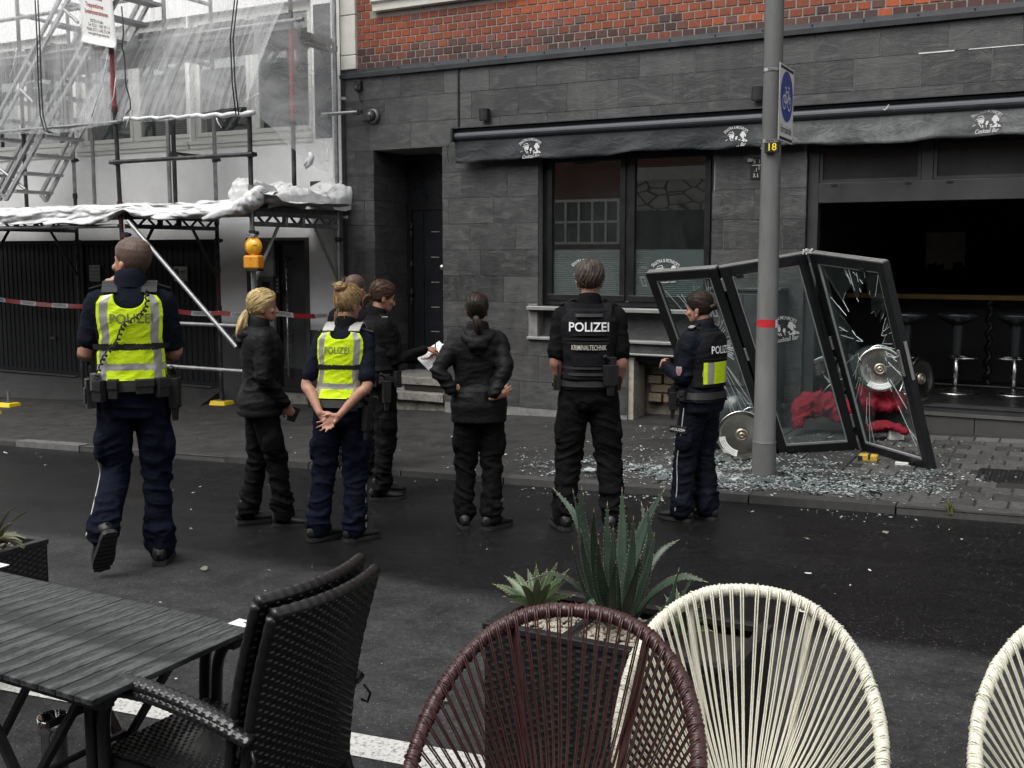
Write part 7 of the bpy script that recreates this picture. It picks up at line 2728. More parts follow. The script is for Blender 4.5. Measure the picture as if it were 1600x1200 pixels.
m = MB()
m.tube([np.array(f.Hd(tie)) + .021 * np.array((math.cos(a), -.25 * math.sin(a), math.sin(a))) for a in [i * .5236 for i in range(12)]], .005, 6, True)
f.Wm(m)
m.build("hair_tie", M_STRAP, f.root, True, (0, 0, 0))
m = MB()
c = np.array(arms[1][2]) + (-.012, .055, -.075)
m.hexa([c + np.array((i * .005, j * .030 + k * .025, k * .05 - j * .012)) for k in (-1, 1) for j in (-1, 1) for i in (-1, 1)])
f.Wm(m)
ph = m.build("phone", M_BLACKM, None, False, None, .004)
PHONE = (f, ph)
shoe(f.root, f.W((-0.10, -.125, .085)), -.05, 0, f.s * .96)
shoe(f.root, f.W((.11, .105, .085)), -.35, 0, f.s * .96)
f.finish()
ph.matrix_world = Matrix.Translation(f.loc) @ Matrix.Rotation(f.rot, 4, 'Z') @ Matrix.Translation(ph.location)
tag(ph, "black phone held low in the blonde woman's right hand", "phone")
# ------------------------------------------------ woman officer with bun, hands clasped behind
f = Figure("woman officer with a blonde bun and yellow vest, hands clasped behind her back", (528, 845), (552, 447), 20, 'f', wide=1.04,
  feet=((-0.135, .0), (0.115, .02)), turn=(-.65, -.75), warp=lambda p: np.array((p[0] + .060 * p[2] - .012 * math.sin(p[2] * 1.8), p[1], p[2])))
arms = sho(f, [((-.282, -.085, 1.10), (-.085, -.205, .915)), ((.255, -.115, 1.10), (.055, -.225, .905))])
f.skin(arms, [((-.085, -.205, .915), (.75, -.12, -.62), (.1, -1, 0), -1, dict(curl=.35, spread=.1)), ((.055, -.225, .905), (-.78, -.05, -.60), (0, -1, .2), 1, dict(curl=.30, spread=.18))], yaw=-.42, pitch=-.02, roll=.0)
f.trousers(M_NAVYC, True, (.100, .080, .076, .082), 7.7, .016)
m = f.torso_mb(.95, 1.485, .012, arms, (.056, .056, .06), 0.42)
f.garment("shirt", m, M_NAVYS, f.arm_spots(arms, False) + [((0, -.1, 1.03), (.25, .2, .07), .9)], .008, 8.1)
f.collar(M_BLACKC, 1.45, 1.53, .085, .066)
def ul2(z):
 if z > 1.38:
  return .62 - (z - 1.38) * .8
 return .62 if z > 1.20 else min(.78, .62 + (1.20 - z) * 1.2)
v = hivis(f, 1.005, 1.448, .05, 1.212, (1.065, 1.105), ul2, .028, 1.325, .064, .80, -.01)
f.belt(.97, .024, .05, [("holster", 335, .06, .17, -.10, .05), ("pouch", 300, .07, .09, 0, .035), ("pouch", 180, .05, .09, 0, .03), ("pouch", 10, .06, .1, -.02, .04)])
m = MB()
m.bar((.09, -.03, 1.475), (.20, -.02, 1.44), .06, .012, (0, 0, 1))
m.bar((-.08, -.03, 1.475), (-.18, -.02, 1.44), .06, .012, (0, 0, 1))
f.Wm(m)
m.build("carrier_strap", M_STRAP, f.root, False, (0, 0, 0), .004)
bun = messy_bun((0, -.085, .190), .046, 31)
scalp(f.HW, .018, zl(.130, .045, .010), H_DBLOND, f.root, 9.0, (0, -.085, .19), .006, "bun_hair", bun + strands(8, [((0, -.11, .03), (-.01, -.125, -.06)), ((.05, -.07, .02), (.05, -.08, -.05)), ((-.07, .0, .12), (-.095, -.06, .17)), ((0, -.08, .22), (.03, -.10, .25)), ((-.02, -.11, .2), (-.07, -.11, .215))], 22), 22)
shoe(f.root, f.W((-.135, -.015, .085)), -.65, 0, f.s * .96)
shoe(f.root, f.W((.115, .005, .085)), -.75, 0, f.s * .96)
m = MB()
hip, kn, low, hem, s_ = f.legpaths[1]
P = spline([hip + (.102, 0, -.10), kn + (.079, -.005, 0), low + (.077, -.005, 0), hem + (.084, -.01, .01)], 8)
m.tube(P, .0032, 4)
f.Wm(m)
m.build("trouser_piping", M_TAPEW, f.root, True, (0, 0, 0))
f.finish()
# ------------------------------------------------ woman writing on a clipboard
f = Figure("brown haired woman in black long sleeves writing on a white clipboard", (597, 777), (596, 440), -34, 'f', wide=1.05,
  feet=((-0.09, .06), (0.10, -.04)), turn=(-.1, -.25))
arms = sho(f, [((-.225, .07, 1.12), (-.06, .345, 1.10)), ((.215, .06, 1.13), (.05, .375, 1.195))])
f.skin(arms, [((-.06, .345, 1.10), (.35, .9, .1), (0, .2, 1), -1, dict(curl=.35)), ((.05, .375, 1.195), (-.15, .9, -.05), (-.3, 0, -1), -1, dict(curl=.55))], yaw=-.05, pitch=-.24)
f.trousers(M_BLACKC, True, (.100, .080, .070, .074), 11.0, .016)
m = f.torso_mb(.92, 1.48, .014, arms, (.054, .048, .038), 0.97)
f.garment("pullover", m, M_BLACKC, f.arm_spots(arms), .008, 12.0)
f.collar(M_BLACKC, 1.45, 1.535, .082, .064)
m = MB()
zs = [1.04, 1.1, 1.2, 1.3, 1.38, 1.44]
loft(m, [(z, 0, a, (b + .026) * (1 if z < 1.25 else .80), c + .034) for z in zs for a, b, c in [torso_at(f.T, z)]], 30, 2.8)
f.garment("protective_vest", m, M_VESTB, [], .004, 13.0, .010, .4)
f.epaulets(M_STRAP, 1, .07, .165, 1.475, 1.44, .016)
f.belt(.98, .02, .05, [("holster", 355, .065, .17, -.09, .055), ("pouch", 320, .07, .10, 0, .04), ("pouch", 290, .06, .08, 0, .03), ("radio", 25, .055, .13, .0, .04)])
pny = tail([(0, -.085, .05), (0, -.120, .045), (-.02, -.135, .0), (-.02, -.14, -.05)], [.014, .026, .026, .004], 7.0, 24, 7)
scalp(f.HW, .018, zl(.132, .048, .004), H_BROWN, f.root, 14.0, (0, -.115, .05), .005, "tied_hair", [pny] + strands(5, [((0, .03, .19), (0, -.09, .12)), ((.06, -.02, .14), (0, -.12, .05))], 8), 20)
shoe(f.root, f.W((-.09, .045, .085)), -.1, 0, f.s * .96)
shoe(f.root, f.W((.10, -.055, .085)), -.3, 0, f.s * .96)
TF = lambda p: np.array(Matrix.Translation(f.loc) @ Matrix.Rotation(f.rot, 4, 'Z') @ Vector(f.W(p)))
cbo = thing("clipboard", "white sheet on a clipboard held by the writing woman", "clipboard", tuple(TF((.0, .47, 1.08))))
cA, cU = np.array((.0, .47, 1.13)), nrm((-.05, .86, .50))
cN = np.array((.72, -.25, .62))
cN = nrm(cN - cU * np.dot(cN, cU))
cS = np.cross(cU, cN)
m = MB()
m.hexa([TF(cA + cS * (i * .088) + cU * (j * .128) - cN * (.006 if k < 0 else .0)) for k in (-1, 1) for j in (-1, 1) for i in (-1, 1)])
m.build("board", M_BLACKM, cbo)
m = MB()
m.hexa([TF(cA + cS * (i * .084) + cU * (j * .124) + cN * (.001 if k < 0 else .003)) for k in (-1, 1) for j in (-1, 1) for i in (-1, 1)])
m.build("paper", surf("paper_white", (0.78, 0.78, 0.77), 0.7, 0, 0.03, 10, 0), cbo)
m = MB()
m.hexa([TF(cA + cU * .115 + cS * (i * .04) + cU * (j * .015) + cN * (.0035 if k < 0 else .012)) for k in (-1, 1) for j in (-1, 1) for i in (-1, 1)])
m.build("clip", M_CHROME, cbo)
m = MB()
for i in range(9):
 for j in range(2):
  c0 = cA + cU * (.085 - i * .022) + cS * (-.07 + j * .07) + cN * .0036
  m.quad(*[TF(c0 + cS * a + cU * b) for a, b in ((0, 0), (.055, 0), (.055, .004), (0, .004))])
m.build("form_lines", surf("grey_print", (0.25, 0.25, 0.25), 0.6), cbo)
pn = thing("pen", "dark pen in the writing woman's hand", "pen", tuple(TF((.03, .5, 1.2))))
m = MB()
pA, pB = np.array((.01, .475, 1.145)), np.array((.055, .46, 1.275))
m.cyl(TF(pA), TF(pB), .0045, 8)
m.build("barrel", M_BLACKM, pn)
m = MB()
m.cyl(TF(pA), TF(pA - nrm(pB - pA) * .012), .004, 8, .001)
m.build("tip", M_CHROME, pn)
f.finish()
# ------------------------------------------------ bald man mostly hidden behind the two women
p0 = at(556, 600, 7.12)
f = Figure("bald man in black, mostly hidden behind the woman with the bun", (560, 770), (566, 431), 15, 'm', pos=np.array((p0[0], 7.12, 0)), feet=((-.1, 0), (.1, 0)))
arms = sho(f, [((-.25, -.02, 1.13), (-.22, .08, .90)), ((.25, -.02, 1.13), (.22, .08, .90))])
f.skin(arms, [(arms[0][2], (0, .2, -1), (1, 0, 0), 1, {}), (arms[1][2], (0, .2, -1), (-1, 0, 0), -1, {})], yaw=-.2, pitch=-.1)
f.trousers(M_BLACKC, False, seed=21.0)
m = f.torso_mb(.92, 1.485, .014, arms, (.062, .056, .045), 0.96)
f.garment("jacket", m, M_BLACKC, f.arm_spots(arms), .008, 22.0)
f.collar(M_BLACKC, 1.455, 1.53, .086, .072)
f.epaulets(M_STRAP, None, .09, .19, 1.48, 1.445, .01)
scalp(f.HW, .006, zl(.175, .075, .01), H_STUB, f.root, 8.0, None, .001, "cropped_hair", None, 75)
shoe(f.root, f.W((-.1, -.015, .085)), .2, 0, f.s)
shoe(f.root, f.W((.1, -.015, .085)), -.2, 0, f.s)
f.finish()
# ------------------------------------------------ dark haired woman, hands on hips
f = Figure("woman with dark ponytail and black hooded jacket, hands on her hips, looking up", (747, 824), (746, 458), 30, 'f', wide=1.08,
  feet=((-0.105, .02), (0.10, -.03)), turn=(-.1, -.75), warp=lambda p: np.array((p[0] + .01 * math.sin(p[2] * 2), p[1] - .02 * max(0, p[2] - 1.0), p[2])))
arms = sho(f, [((-.36, -.10, 1.19), (-.235, -.115, 1.03)), ((.245, -.12, 1.20), (.10, -.19, 1.00))])
f.skin(arms, [(arms[0][2], (.45, .40, .25), (.1, .9, .2), -1, dict(curl=.3, spread=.05)), ((.10, -.19, 1.00), (.62, -.05, .30), (0, .9, .2), 1, dict(curl=.25, spread=.07))], yaw=-.08, pitch=.26)
f.trousers(M_BLACKC, True, (.103, .082, .072, .076), 31.0, .016)
m = f.torso_mb(.80, 1.485, .026, arms, (.064, .058, .048), 0.93, 2.3)
f.garment("jacket", m, M_BLACKJ, f.arm_spots(arms) + [((0, -.1, 1.06), (.3, .2, .10), 1.0), ((0, -.1, 1.25), (.25, .2, .10), .5)], .011, 32.0)
m = MB()
pr = []
for i in range(17):
 q = math.pi * (i / 16.0) + math.pi
 pr.append((.110 * math.cos(q), -.030 + .105 * math.sin(q), 1.475 - .075 * abs(math.sin(q))))
m.tube(pr, [.014 + .030 * math.sin(math.pi * i / 16) for i in range(17)], 12)
m.tube([(0, -.10, 1.44), (0, -.150, 1.37), (0, -.150, 1.30)], [.095, .075, .03], 14, False, (0, 1, 0), .38)
f.garment("hood", m, M_BLACKJ, [((0, -.12, 1.40), (.2, .2, .12), 1.1)], .010, 33.0)
f.collar(M_BLACKJ, 1.455, 1.53, .092, .078)
pony = tail([(0, -.085, .05), (0, -.122, .045), (.012, -.145, .0), (.018, -.150, -.05), (.016, -.150, -.09)], [.014, .024, .030, .026, .008], 5.0, 26, 8)
scalp(f.HW, .016, zl(.132, .050, -.004), H_DARK, f.root, 15.0, (0, -.115, .045), .004, "ponytail_hair", [pony] + strands(6, [((0, .0, .19), (.0, -.10, .11))], 5), 22)
shoe(f.root, f.W((-.105, .005, .085)), .1, 0, f.s)
shoe(f.root, f.W((.10, -.045, .085)), -.85, 0, f.s)
f.finish()
# ------------------------------------------------ man of the forensic unit
f = Figure("grey haired man in black vest lettered KRIMINALTECHNIK, hands in pockets", (918, 826), (916, 410), 24, 'm', wide=1.04,
  feet=((-0.16, .0), (0.17, .0)), turn=(.35, -.35))
arms = sho(f, [((-.262, -.035, 1.125), (-.232, .02, .935)), ((.262, -.035, 1.125), (.232, .02, .935))])
f.skin(arms, [(arms[0][2], (.25, .25, -.9), (1, 0, 0), 1, dict(curl=.3)), (arms[1][2], (-.25, .25, -.9), (-1, 0, 0), -1, dict(curl=.3))], yaw=.02, pitch=.06)
f.trousers(M_BLACKC, True, (.106, .088, .080, .080), 41.0, .018)
m = f.torso_mb(.93, 1.485, .012, arms, (.062, .064, .06), 0.42)
f.garment("shirt", m, M_BLACKC, f.arm_spots(arms, False), .008, 42.0)
f.collar(M_BLACKC, 1.455, 1.535, .088, .072)
m = MB()
zs = [1.00, 1.04, 1.1, 1.2, 1.3, 1.38, 1.435, 1.455]
loft(m, [(z, 0, a, (b + .018) * (.93 if z < 1.24 else .80 if z > 1.4 else .90), c + .036) for z in zs for a, b, c in [torso_at(f.T, z)]], 34, 3.2)
for s_ in (-1, 1):
 m.tube([(s_ * .10, -.12, 1.40), (s_ * .115, -.06, 1.475), (s_ * .115, 0, 1.488), (s_ * .11, .10, 1.42)], .045, 10, False, (0, 0, 1), .4)
vest = f.garment("protective_vest", m, M_VESTB, [], .004, 43.0, .0085, .5)
VT = [(z, a, (b + .018) * (.93 if z < 1.24 else .80 if z > 1.4 else .90) - .001, c + .036) for z, a, b, c in [(z, *torso_at(f.T, z)) for z in zs]]
T0 = f.T
f.T = VT
def patch(name, u0, u1, z0, z1, off, mat, th=.006):
 m = MB()
 n = 14
 V = []
 for lay in (0, 1):
  for z in (z0, z1):
   for i in range(n + 1):
    x = u0 + (u1 - u0) * i / n
    c = max(-.99, min(.99, x / torso_at(f.T, z)[1]))
    q = -math.acos(math.copysign(abs(c) ** 1.25, c))
    V.append(on_torso(f.T, q, z, off + (th if lay else -.004), 2.5))
 w2 = n + 1
 F_ = []
 for i in range(n):
  F_.append((2 * w2 + i, 2 * w2 + i + 1, 3 * w2 + i + 1, 3 * w2 + i))
  F_.append((i, i + 1, 2 * w2 + i + 1, 2 * w2 + i))
  F_.append((w2 + i, w2 + i + 1, 3 * w2 + i + 1, 3 * w2 + i))
 for i in (0, n):
  F_.append((i, w2 + i, 3 * w2 + i, 2 * w2 + i))
 m._add(V, F_)
 f.Wm(m)
 return m.build(name, mat, vest, False, (0, 0, 0))
patch("vest_panel", -.145, .145, 1.285, 1.44, .004, M_VESTB)
patch("drag_handle", -.075, .075, 1.405, 1.425, .012, M_STRAP, .010)
patch("webbing_strap", -.16, .16, 1.255, 1.268, .004, M_STRAP, .008)
patch("webbing_strap", -.16, .16, 1.232, 1.245, .004, M_STRAP, .008)
patch("webbing_strap", -.16, .16, 1.07, 1.085, .004, M_STRAP, .008)
patch("webbing_strap", -.16, .16, 1.03, 1.045, .004, M_STRAP, .008)
patch("back_pocket", -.095, .095, 1.09, 1.165, .004, M_VESTB, .012)
patch("name_panel", -.10, .10, 1.19, 1.226, .004, M_STRAP, .006)
f.back_text(vest, "POLIZEI", 1.338, .082, .0125, M_TXTW, .92, .016)
f.back_text(vest, "KRIMINALTECHNIK", 1.208, .046, .0135, surf("print_grey_gold", (0.62, 0.60, 0.50), 0.6), .56, .004)
f.T = T0
f.epaulets(M_STRAP, None, .09, .185, 1.50, 1.462, .012)
f.belt(.975, .016, .04, [("holster", 305, .085, .13, .06, .06), ("radio", 198, .045, .10, .0, .035), ("pouch", 330, .05, .09, .0, .03)])
m = MB()
w0 = np.array(arms[0][2]) + (-.002, -.006, .028)
m.tube([w0 + .035 * np.array((math.cos(a), math.sin(a), .1 * math.cos(a))) for a in [i * .5236 for i in range(12)]], .010, 6, True)
m.box(w0[0] - .052, w0[0] - .035, w0[1] - .018, w0[1] + .018, w0[2] - .02, w0[2] + .016)
f.Wm(m)
m.build("wristwatch", M_BLACKM, f.root, True, (0, 0, 0))
scalp(f.HW, .020, zl(.135, .062, .006), H_GREY, f.root, 6.0, None, .008, "hair", strands(12, [((0, -.10, .03), (.0, -.115, -.01)), ((.05, -.08, .03), (.05, -.09, -.005)), ((-.05, -.08, .03), (-.05, -.09, -.005)), ((0, -.03, .2), (.02, -.09, .19))], 14, .0012), 15)
shoe(f.root, f.W((-.16, -.015, .085)), .35, 0, f.s)
shoe(f.root, f.W((.17, -.015, .085)), -.35, 0, f.s)
f.finish()
# ------------------------------------------------ woman officer in profile by the fallen door
f = Figure("woman officer with dark bun facing left in front of the shattered door", (1082, 812), (1094, 457), 76, 'f', wide=1.16,
  feet=((-0.09, .06), (0.10, -.05)), turn=(.15, -.1), warp=lambda p: np.array((p[0], p[1] - .035 * math.sin(min(1.75, p[2]) * 1.5) - .015 * p[2], p[2])))
arms = sho(f, [((-.245, .03, 1.115), (-.13, .255, 1.19)), ((.245, .03, 1.115), (.12, .27, 1.14))])
f.skin(arms, [((-.13, .255, 1.19), (.75, .55, .25), (.3, -.6, -.6), 1, dict(curl=.5)), ((.12, .27, 1.14), (-.7, .5, .1), (-.2, -.6, -.6), -1, dict(curl=.5))], yaw=.12, pitch=-.10)
f.trousers(M_NAVYJ, True, (.102, .086, .086, .094), 51.0, .013)
m = f.torso_mb(.93, 1.485, .020, arms, (.064, .060, .048), 0.93)
f.garment("jacket", m, M_NAVYJ, f.arm_spots(arms) + [((0, 0, 1.0), (.3, .3, .08), .8)], .010, 52.0)
f.collar(M_NAVYJ, 1.45, 1.54, .090, .074)
m = MB()
zs = [1.04, 1.1, 1.2, 1.3, 1.38, 1.435, 1.455]
loft(m, [(z, 0, a, (b + .030) * (.98 if z < 1.2 else .84 if z > 1.37 else .92), c + .042) for z in zs for a, b, c in [torso_at(f.T, z)]], 34, 3.0)
for s_ in (-1, 1):
 m.tube([(s_ * .085, -.11, 1.40), (s_ * .10, -.06, 1.478), (s_ * .10, 0, 1.492), (s_ * .095, .10, 1.42)], .04, 10, False, (0, 0, 1), .4)
vest = f.garment("protective_vest", m, M_VESTB, [], .004, 53.0, .0085, .5)
VT = [(z, a, (b + .030) * (.98 if z < 1.2 else .84 if z > 1.37 else .92), c + .042) for z, a, b, c in [(z, *torso_at(f.T, z)) for z in zs]]
T0 = f.T
f.T = VT
cop_panel = patch("reflective_patch", -.150, .150, 1.075, 1.235, .006, M_YEL, .004)
patch("silver_band", -.151, .151, 1.132, 1.172, .0105, M_SILV, .0015)
patch("silver_band", -.125, -.075, 1.075, 1.235, .011, M_SILV, .0015)
patch("silver_band", .075, .125, 1.075, 1.235, .011, M_SILV, .0015)
patch("webbing_strap", -.15, .15, 1.255, 1.262, .003, M_STRAP, .007)
f.back_text(vest, "POLIZEI", 1.325, .080, .012, M_TXTW, .85, .014)
f.T = T0
f.epaulets(M_STRAP, 2, .075, .185, 1.50, 1.462, .016)
# sleeve badge
m = MB()
sh, el = np.array(arms[0][0]), np.array(arms[0][1])
c = sh + (el - sh) * .80 + np.array((-.078, .0, 0))
shield = [(-.024, .034), (.024, .034), (.026, .0), (.014, -.026), (0, -.036), (-.014, -.026), (-.026, .0)]
m.prism([c + np.array((0, x, y)) for x, y in shield], (-.004, 0, 0))
f.Wm(m)
bd = m.build("sleeve_badge", surf("badge_grey", (0.20, 0.21, 0.25), 0.5), f.root, False, (0, 0, 0))
m = MB()
m.prism([c + np.array((-.0045, x * .55, y * .5 - .004)) for x, y in shield], (-.002, 0, 0))
f.Wm(m)
m.build("badge_emblem", surf("badge_red", (0.45, 0.10, 0.10), 0.5), bd, False, (0, 0, 0))
m = MB()
m.text("POLIZEI", lambda x, y: c + np.array((-.006, -x, y + .026)), .013)
f.Wm(m)
m.build("badge_lettering", M_TXTW, bd, False, (0, 0, 0))
f.belt(.985, .022, .05, [("holster", 20, .07, .17, -.08, .05), ("pouch", 175, .05, .08, .0, .03), ("pouch", 110, .1, .12, -.02, .07), ("holster", 120, .06, .14, -.06, .06)])
m = MB()
hip, kn, low, hem, s_ = f.legpaths[0]
P = spline([hip + (-.095, .02, .09), hip + (-.108, .03, -.15), kn + (-.088, .01, 0), low + (-.087, .0, 0), hem + (-.096, .0, .0)], 8)
m.tube(P, .0042, 5)
f.Wm(m)
m.build("trouser_piping", M_TAPEW, f.root, True, (0, 0, 0))
c = hip + (kn - hip) * .42 + np.array((-.104, .035, 0))
m = MB()
m.hexa([c + np.array((i * .012, j * .075, k * .028)) for k in (-1, 1) for j in (-1, 1) for i in (-1, 1)])
f.Wm(m)
fl = m.build("pocket_flap", M_STRAP, f.root, False, (0, 0, 0), .003)
m = MB()
m.text("POLIZEI", lambda x, y: c + np.array((-.0135, -x, y)), .030)
m.sphere(c + np.array((-.013, .06, 0)), .005, 6, 4)
m.sphere(c + np.array((-.013, -.06, 0)), .005, 6, 4)
f.Wm(m)
m.build("flap_lettering", M_TXTW, fl, False, (0, 0, 0))
m = MB()
for y in (-.10, -.07, -.045):
 m.sphere((-.17 + abs(y + .07) * .2, y, 1.0), .006, 6, 4)
f.Wm(m)
m.build("jacket_snap", M_TAPEW, f.root, True, (0, 0, 0))
bun = messy_bun((.0, -.115, .075), .036, 77, 6)
scalp(f.HW, .017, zl(.130, .048, .004), H_DARK, f.root, 16.0, (0, -.112, .075), .004, "bun_hair", bun + strands(9, [((0, .02, .19), (.0, -.10, .13)), ((0, -.13, .1), (.0, -.16, .05))], 8), 22)
m = MB()
m.tube([f.Hd(p) for p in ((-.084, -.004, .03), (-.0845, -.004, .018), (-.084, -.010, .008), (-.083, -.016, .018), (-.084, -.010, .03))], .002, 5)
f.Wm(m)
m.build("earring", M_CHROME, f.root, True, (0, 0, 0))
shoe(f.root, f.W((-.09, .045, .085)), .12, 0, f.s)
shoe(f.root, f.W((.10, -.065, .085)), -.1, 0, f.s)
f.finish()
# ================================================================== street lamp post with cycle street sign
LPX, LPY = -2.05, 7.86
pb = on_ground(1193, 750)
LPX, LPY = float(pb[0]), float(pb[1]) + 0.08
lz = pave_z(LPX, LPY)
lamp = thing("lamp_post", "grey round lamp post standing among the broken glass, carrying the cycle sign", "lamp post", (LPX, LPY, lz))
r0 = 18.2 / 1640 * 8.0
r1 = 13.4 / 1640 * 8.0
M_LAMP = surf("lamp_post_paint", (0.115, 0.116, 0.113), 0.5, 0.1, 0.16, 3.0, 0.15, 80, stretch=(2.5, 2.5, 0.6), dirt=0.5, dirt_col=(0.055, 0.055, 0.052))
LPX = float(at(1193, 745, LPY)[0])
_tp = at(1210.5, 0, LPY)
lean = (float(_tp[0]) - LPX) / (_tp[2] - lz)
def lx(z):
 return LPX + lean * (z - lz)
m = MB()
m.tube([(lx(lz), LPY, lz - .1), (lx(lz + .28), LPY, lz + .28)], [r0 * 1.02, r0 * 1.0], 28, False, None, 1, False)
m.tube([(lx(lz + .28), LPY, lz + .28), (lx(lz + .30), LPY, lz + .295), (lx(lz + 2.66), LPY, lz + 2.66), (lx(6.5), LPY, 6.5)], [r0 * 1.03, r0 * .95, r0 * .80, r1 * .93], 28, False, None, 1, False)
m.build("pole", M_LAMP, lamp, auto=35)
sgx = at(1216.5, 160, LPY - .13)[0]
for py in (107, 219):
 z = at(1200, py, LPY - .1)[2]
 m = MB().cyl((lx(z), LPY, z - .012), (lx(z), LPY, z + .012), r0 * .83, 24)
 m.bar((lx(z) + r0 * .8, LPY - .02, z), (sgx, LPY - .02, z), .03, .02)
 m.build("clamp_band", M_CHROME, lamp)
z = at(1208, 230, LPY - .1)[2]
m = MB()
c0 = np.array((lx(z) + .02, LPY - r0 * .88 - .012, z))
m.box(c0[0] - .045, c0[0] + .06, c0[1] - .012, c0[1] + .012, z - .04, z + .04)
nb = m.build("number_plate", M_BLACKM, lamp, bevel=0.004)
m = MB(); m.text("18", lambda x, y: (c0[0] + .01 + x, c0[1] - .0135, z + y), .075, 'CENTER', 0, 1, .01)
m.build("number", surf("yellow_number", (0.85, 0.65, 0.02), 0.5), nb)
m = MB()
m.tube([(lx(z), LPY - r0 * .87, z + .0), (lx(z) - r0 * .8, LPY - .02, z + .005)], .006, 5)
m.build("plate_band", M_CHROME, lamp)
# remnant of barrier tape wrapped round the post
zt2 = at(1195, 506, LPY - .1)[2]
m = MB(); mw = MB()
for i in range(14):
 q0, q1 = math.pi * (1.0 + i / 14.0), math.pi * (1.0 + (i + 1) / 14.0)
 rr = r0 * .90
 h0 = .030 * min(1, (i + .4) / 5); h1 = .030 * min(1, (i + 1.4) / 5)
 P = [(lx(zt2) + rr * math.cos(q), LPY + rr * math.sin(q), zt2 + s_ * h) for q, h in ((q0, h0), (q1, h1)) for s_ in (-1, 1)]
 (m if i < 12 else mw).quad(P[0], P[2], P[3], P[1])
tr_ = thing("tape_remnant", "red end of barrier tape stuck round the lamp post", "barrier tape", (LPX, LPY - .1, zt2))
m.build("red_section", surf("tape_red", (0.42, 0.018, 0.022), 0.4), tr_)
mw.build("white_section", surf("tape_white", (0.68, 0.68, 0.67), 0.4), tr_)
# cycle street sign, plate standing across the pavement
sg = thing("cycle_street_sign", "white sign with blue disc and bicycle edge on to us on the lamp post", "traffic sign", (sgx, LPY, 2.6))
A1, A2 = at(1216, 97, LPY - .12), at(1212, 219, LPY - .12)
hgt = A1[2] - A2[2]
W_ = .42
sz0 = A2[2]
ny = LPY - .13
m = MB(); m.box(sgx, sgx + .006, ny, ny + W_, sz0, sz0 + hgt)
m.build("plate", surf("sign_back", (0.4, 0.4, 0.4), 0.4, 0.6), sg)
q = lambda y, z, o=.0075: (sgx + o, ny + W_ / 2 + y, sz0 + hgt / 2 + z)
m = MB(); m.quad(q(-W_ / 2 + .004, -hgt / 2 + .004, .0066), q(W_ / 2 - .004, -hgt / 2 + .004, .0066), q(W_ / 2 - .004, hgt / 2 - .004, .0066), q(-W_ / 2 + .004, hgt / 2 - .004, .0066))
m.build("face", surf("sign_white", (0.66, 0.67, 0.66), 0.35, 0, 0.05, 6, 0), sg)
m = MB()
for zz0 in (-hgt / 2 + .012, hgt / 2 - .035):
 MB().quad(q(-W_ / 2 + .02, zz0), q(W_ / 2 - .02, zz0), q(W_ / 2 - .02, zz0 + .022), q(-W_ / 2 + .02, zz0 + .022)).build("border_bar", surf("black_print", (0.02, 0.02, 0.02), 0.6), sg)
m.text("Fahrradstraße", lambda x, y: q(x, -hgt / 2 + .09 + y), .080, 'CENTER', 0, .74, .012)
m.build("lettering", surf("black_print", (0.02, 0.02, 0.02), 0.6), sg)
m = MB(); R2 = .185
m.poly([q(R2 * math.cos(i * math.pi / 24), .055 + R2 * math.sin(i * math.pi / 24), .0078) for i in range(48)])
m.build("blue_disc", surf("sign_blue", (0.015, 0.045, 0.26), 0.35, 0, 0.05, 6, 0), sg)
m = MB()
def ringy(cx, cz, r, w):
 for i in range(20):
  a, b_ = i * math.pi / 10, (i + 1) * math.pi / 10
  m.quad(*[q(cx + rr * math.cos(k), .055 + cz + rr * math.sin(k), .0086) for rr, k in ((r, a), (r + w, a), (r + w, b_), (r, b_))])
ringy(-.075, -.045, .042, .012); ringy(.075, -.045, .042, .012)
def ln(a, b_, w=.012):
 a, b_ = np.array(a), np.array(b_)
 d = nrm(b_ - a); n_ = np.array((-d[1], d[0])) * w / 2
 m.quad(*[q(p[0], .055 + p[1], .0088) for p in (a - n_, b_ - n_, b_ + n_, a + n_)])
for a, b_ in (((-.075, -.045), (-.035, .035)), ((-.035, .035), (.055, .035)), ((.055, .035), (.075, -.045)), ((-.035, .035), (0, -.045)), ((0, -.045), (.055, .035)), ((-.075, -.045), (0, -.045)), ((.055, .035), (.048, .07)), ((.03, .075), (.075, .068)), ((-.035, .035), (-.042, .06)), ((-.065, .062), (-.02, .062))):
 ln(a, b_)
m.build("bicycle_symbol", surf("sign_white", (0.66, 0.67, 0.66), 0.35), sg)
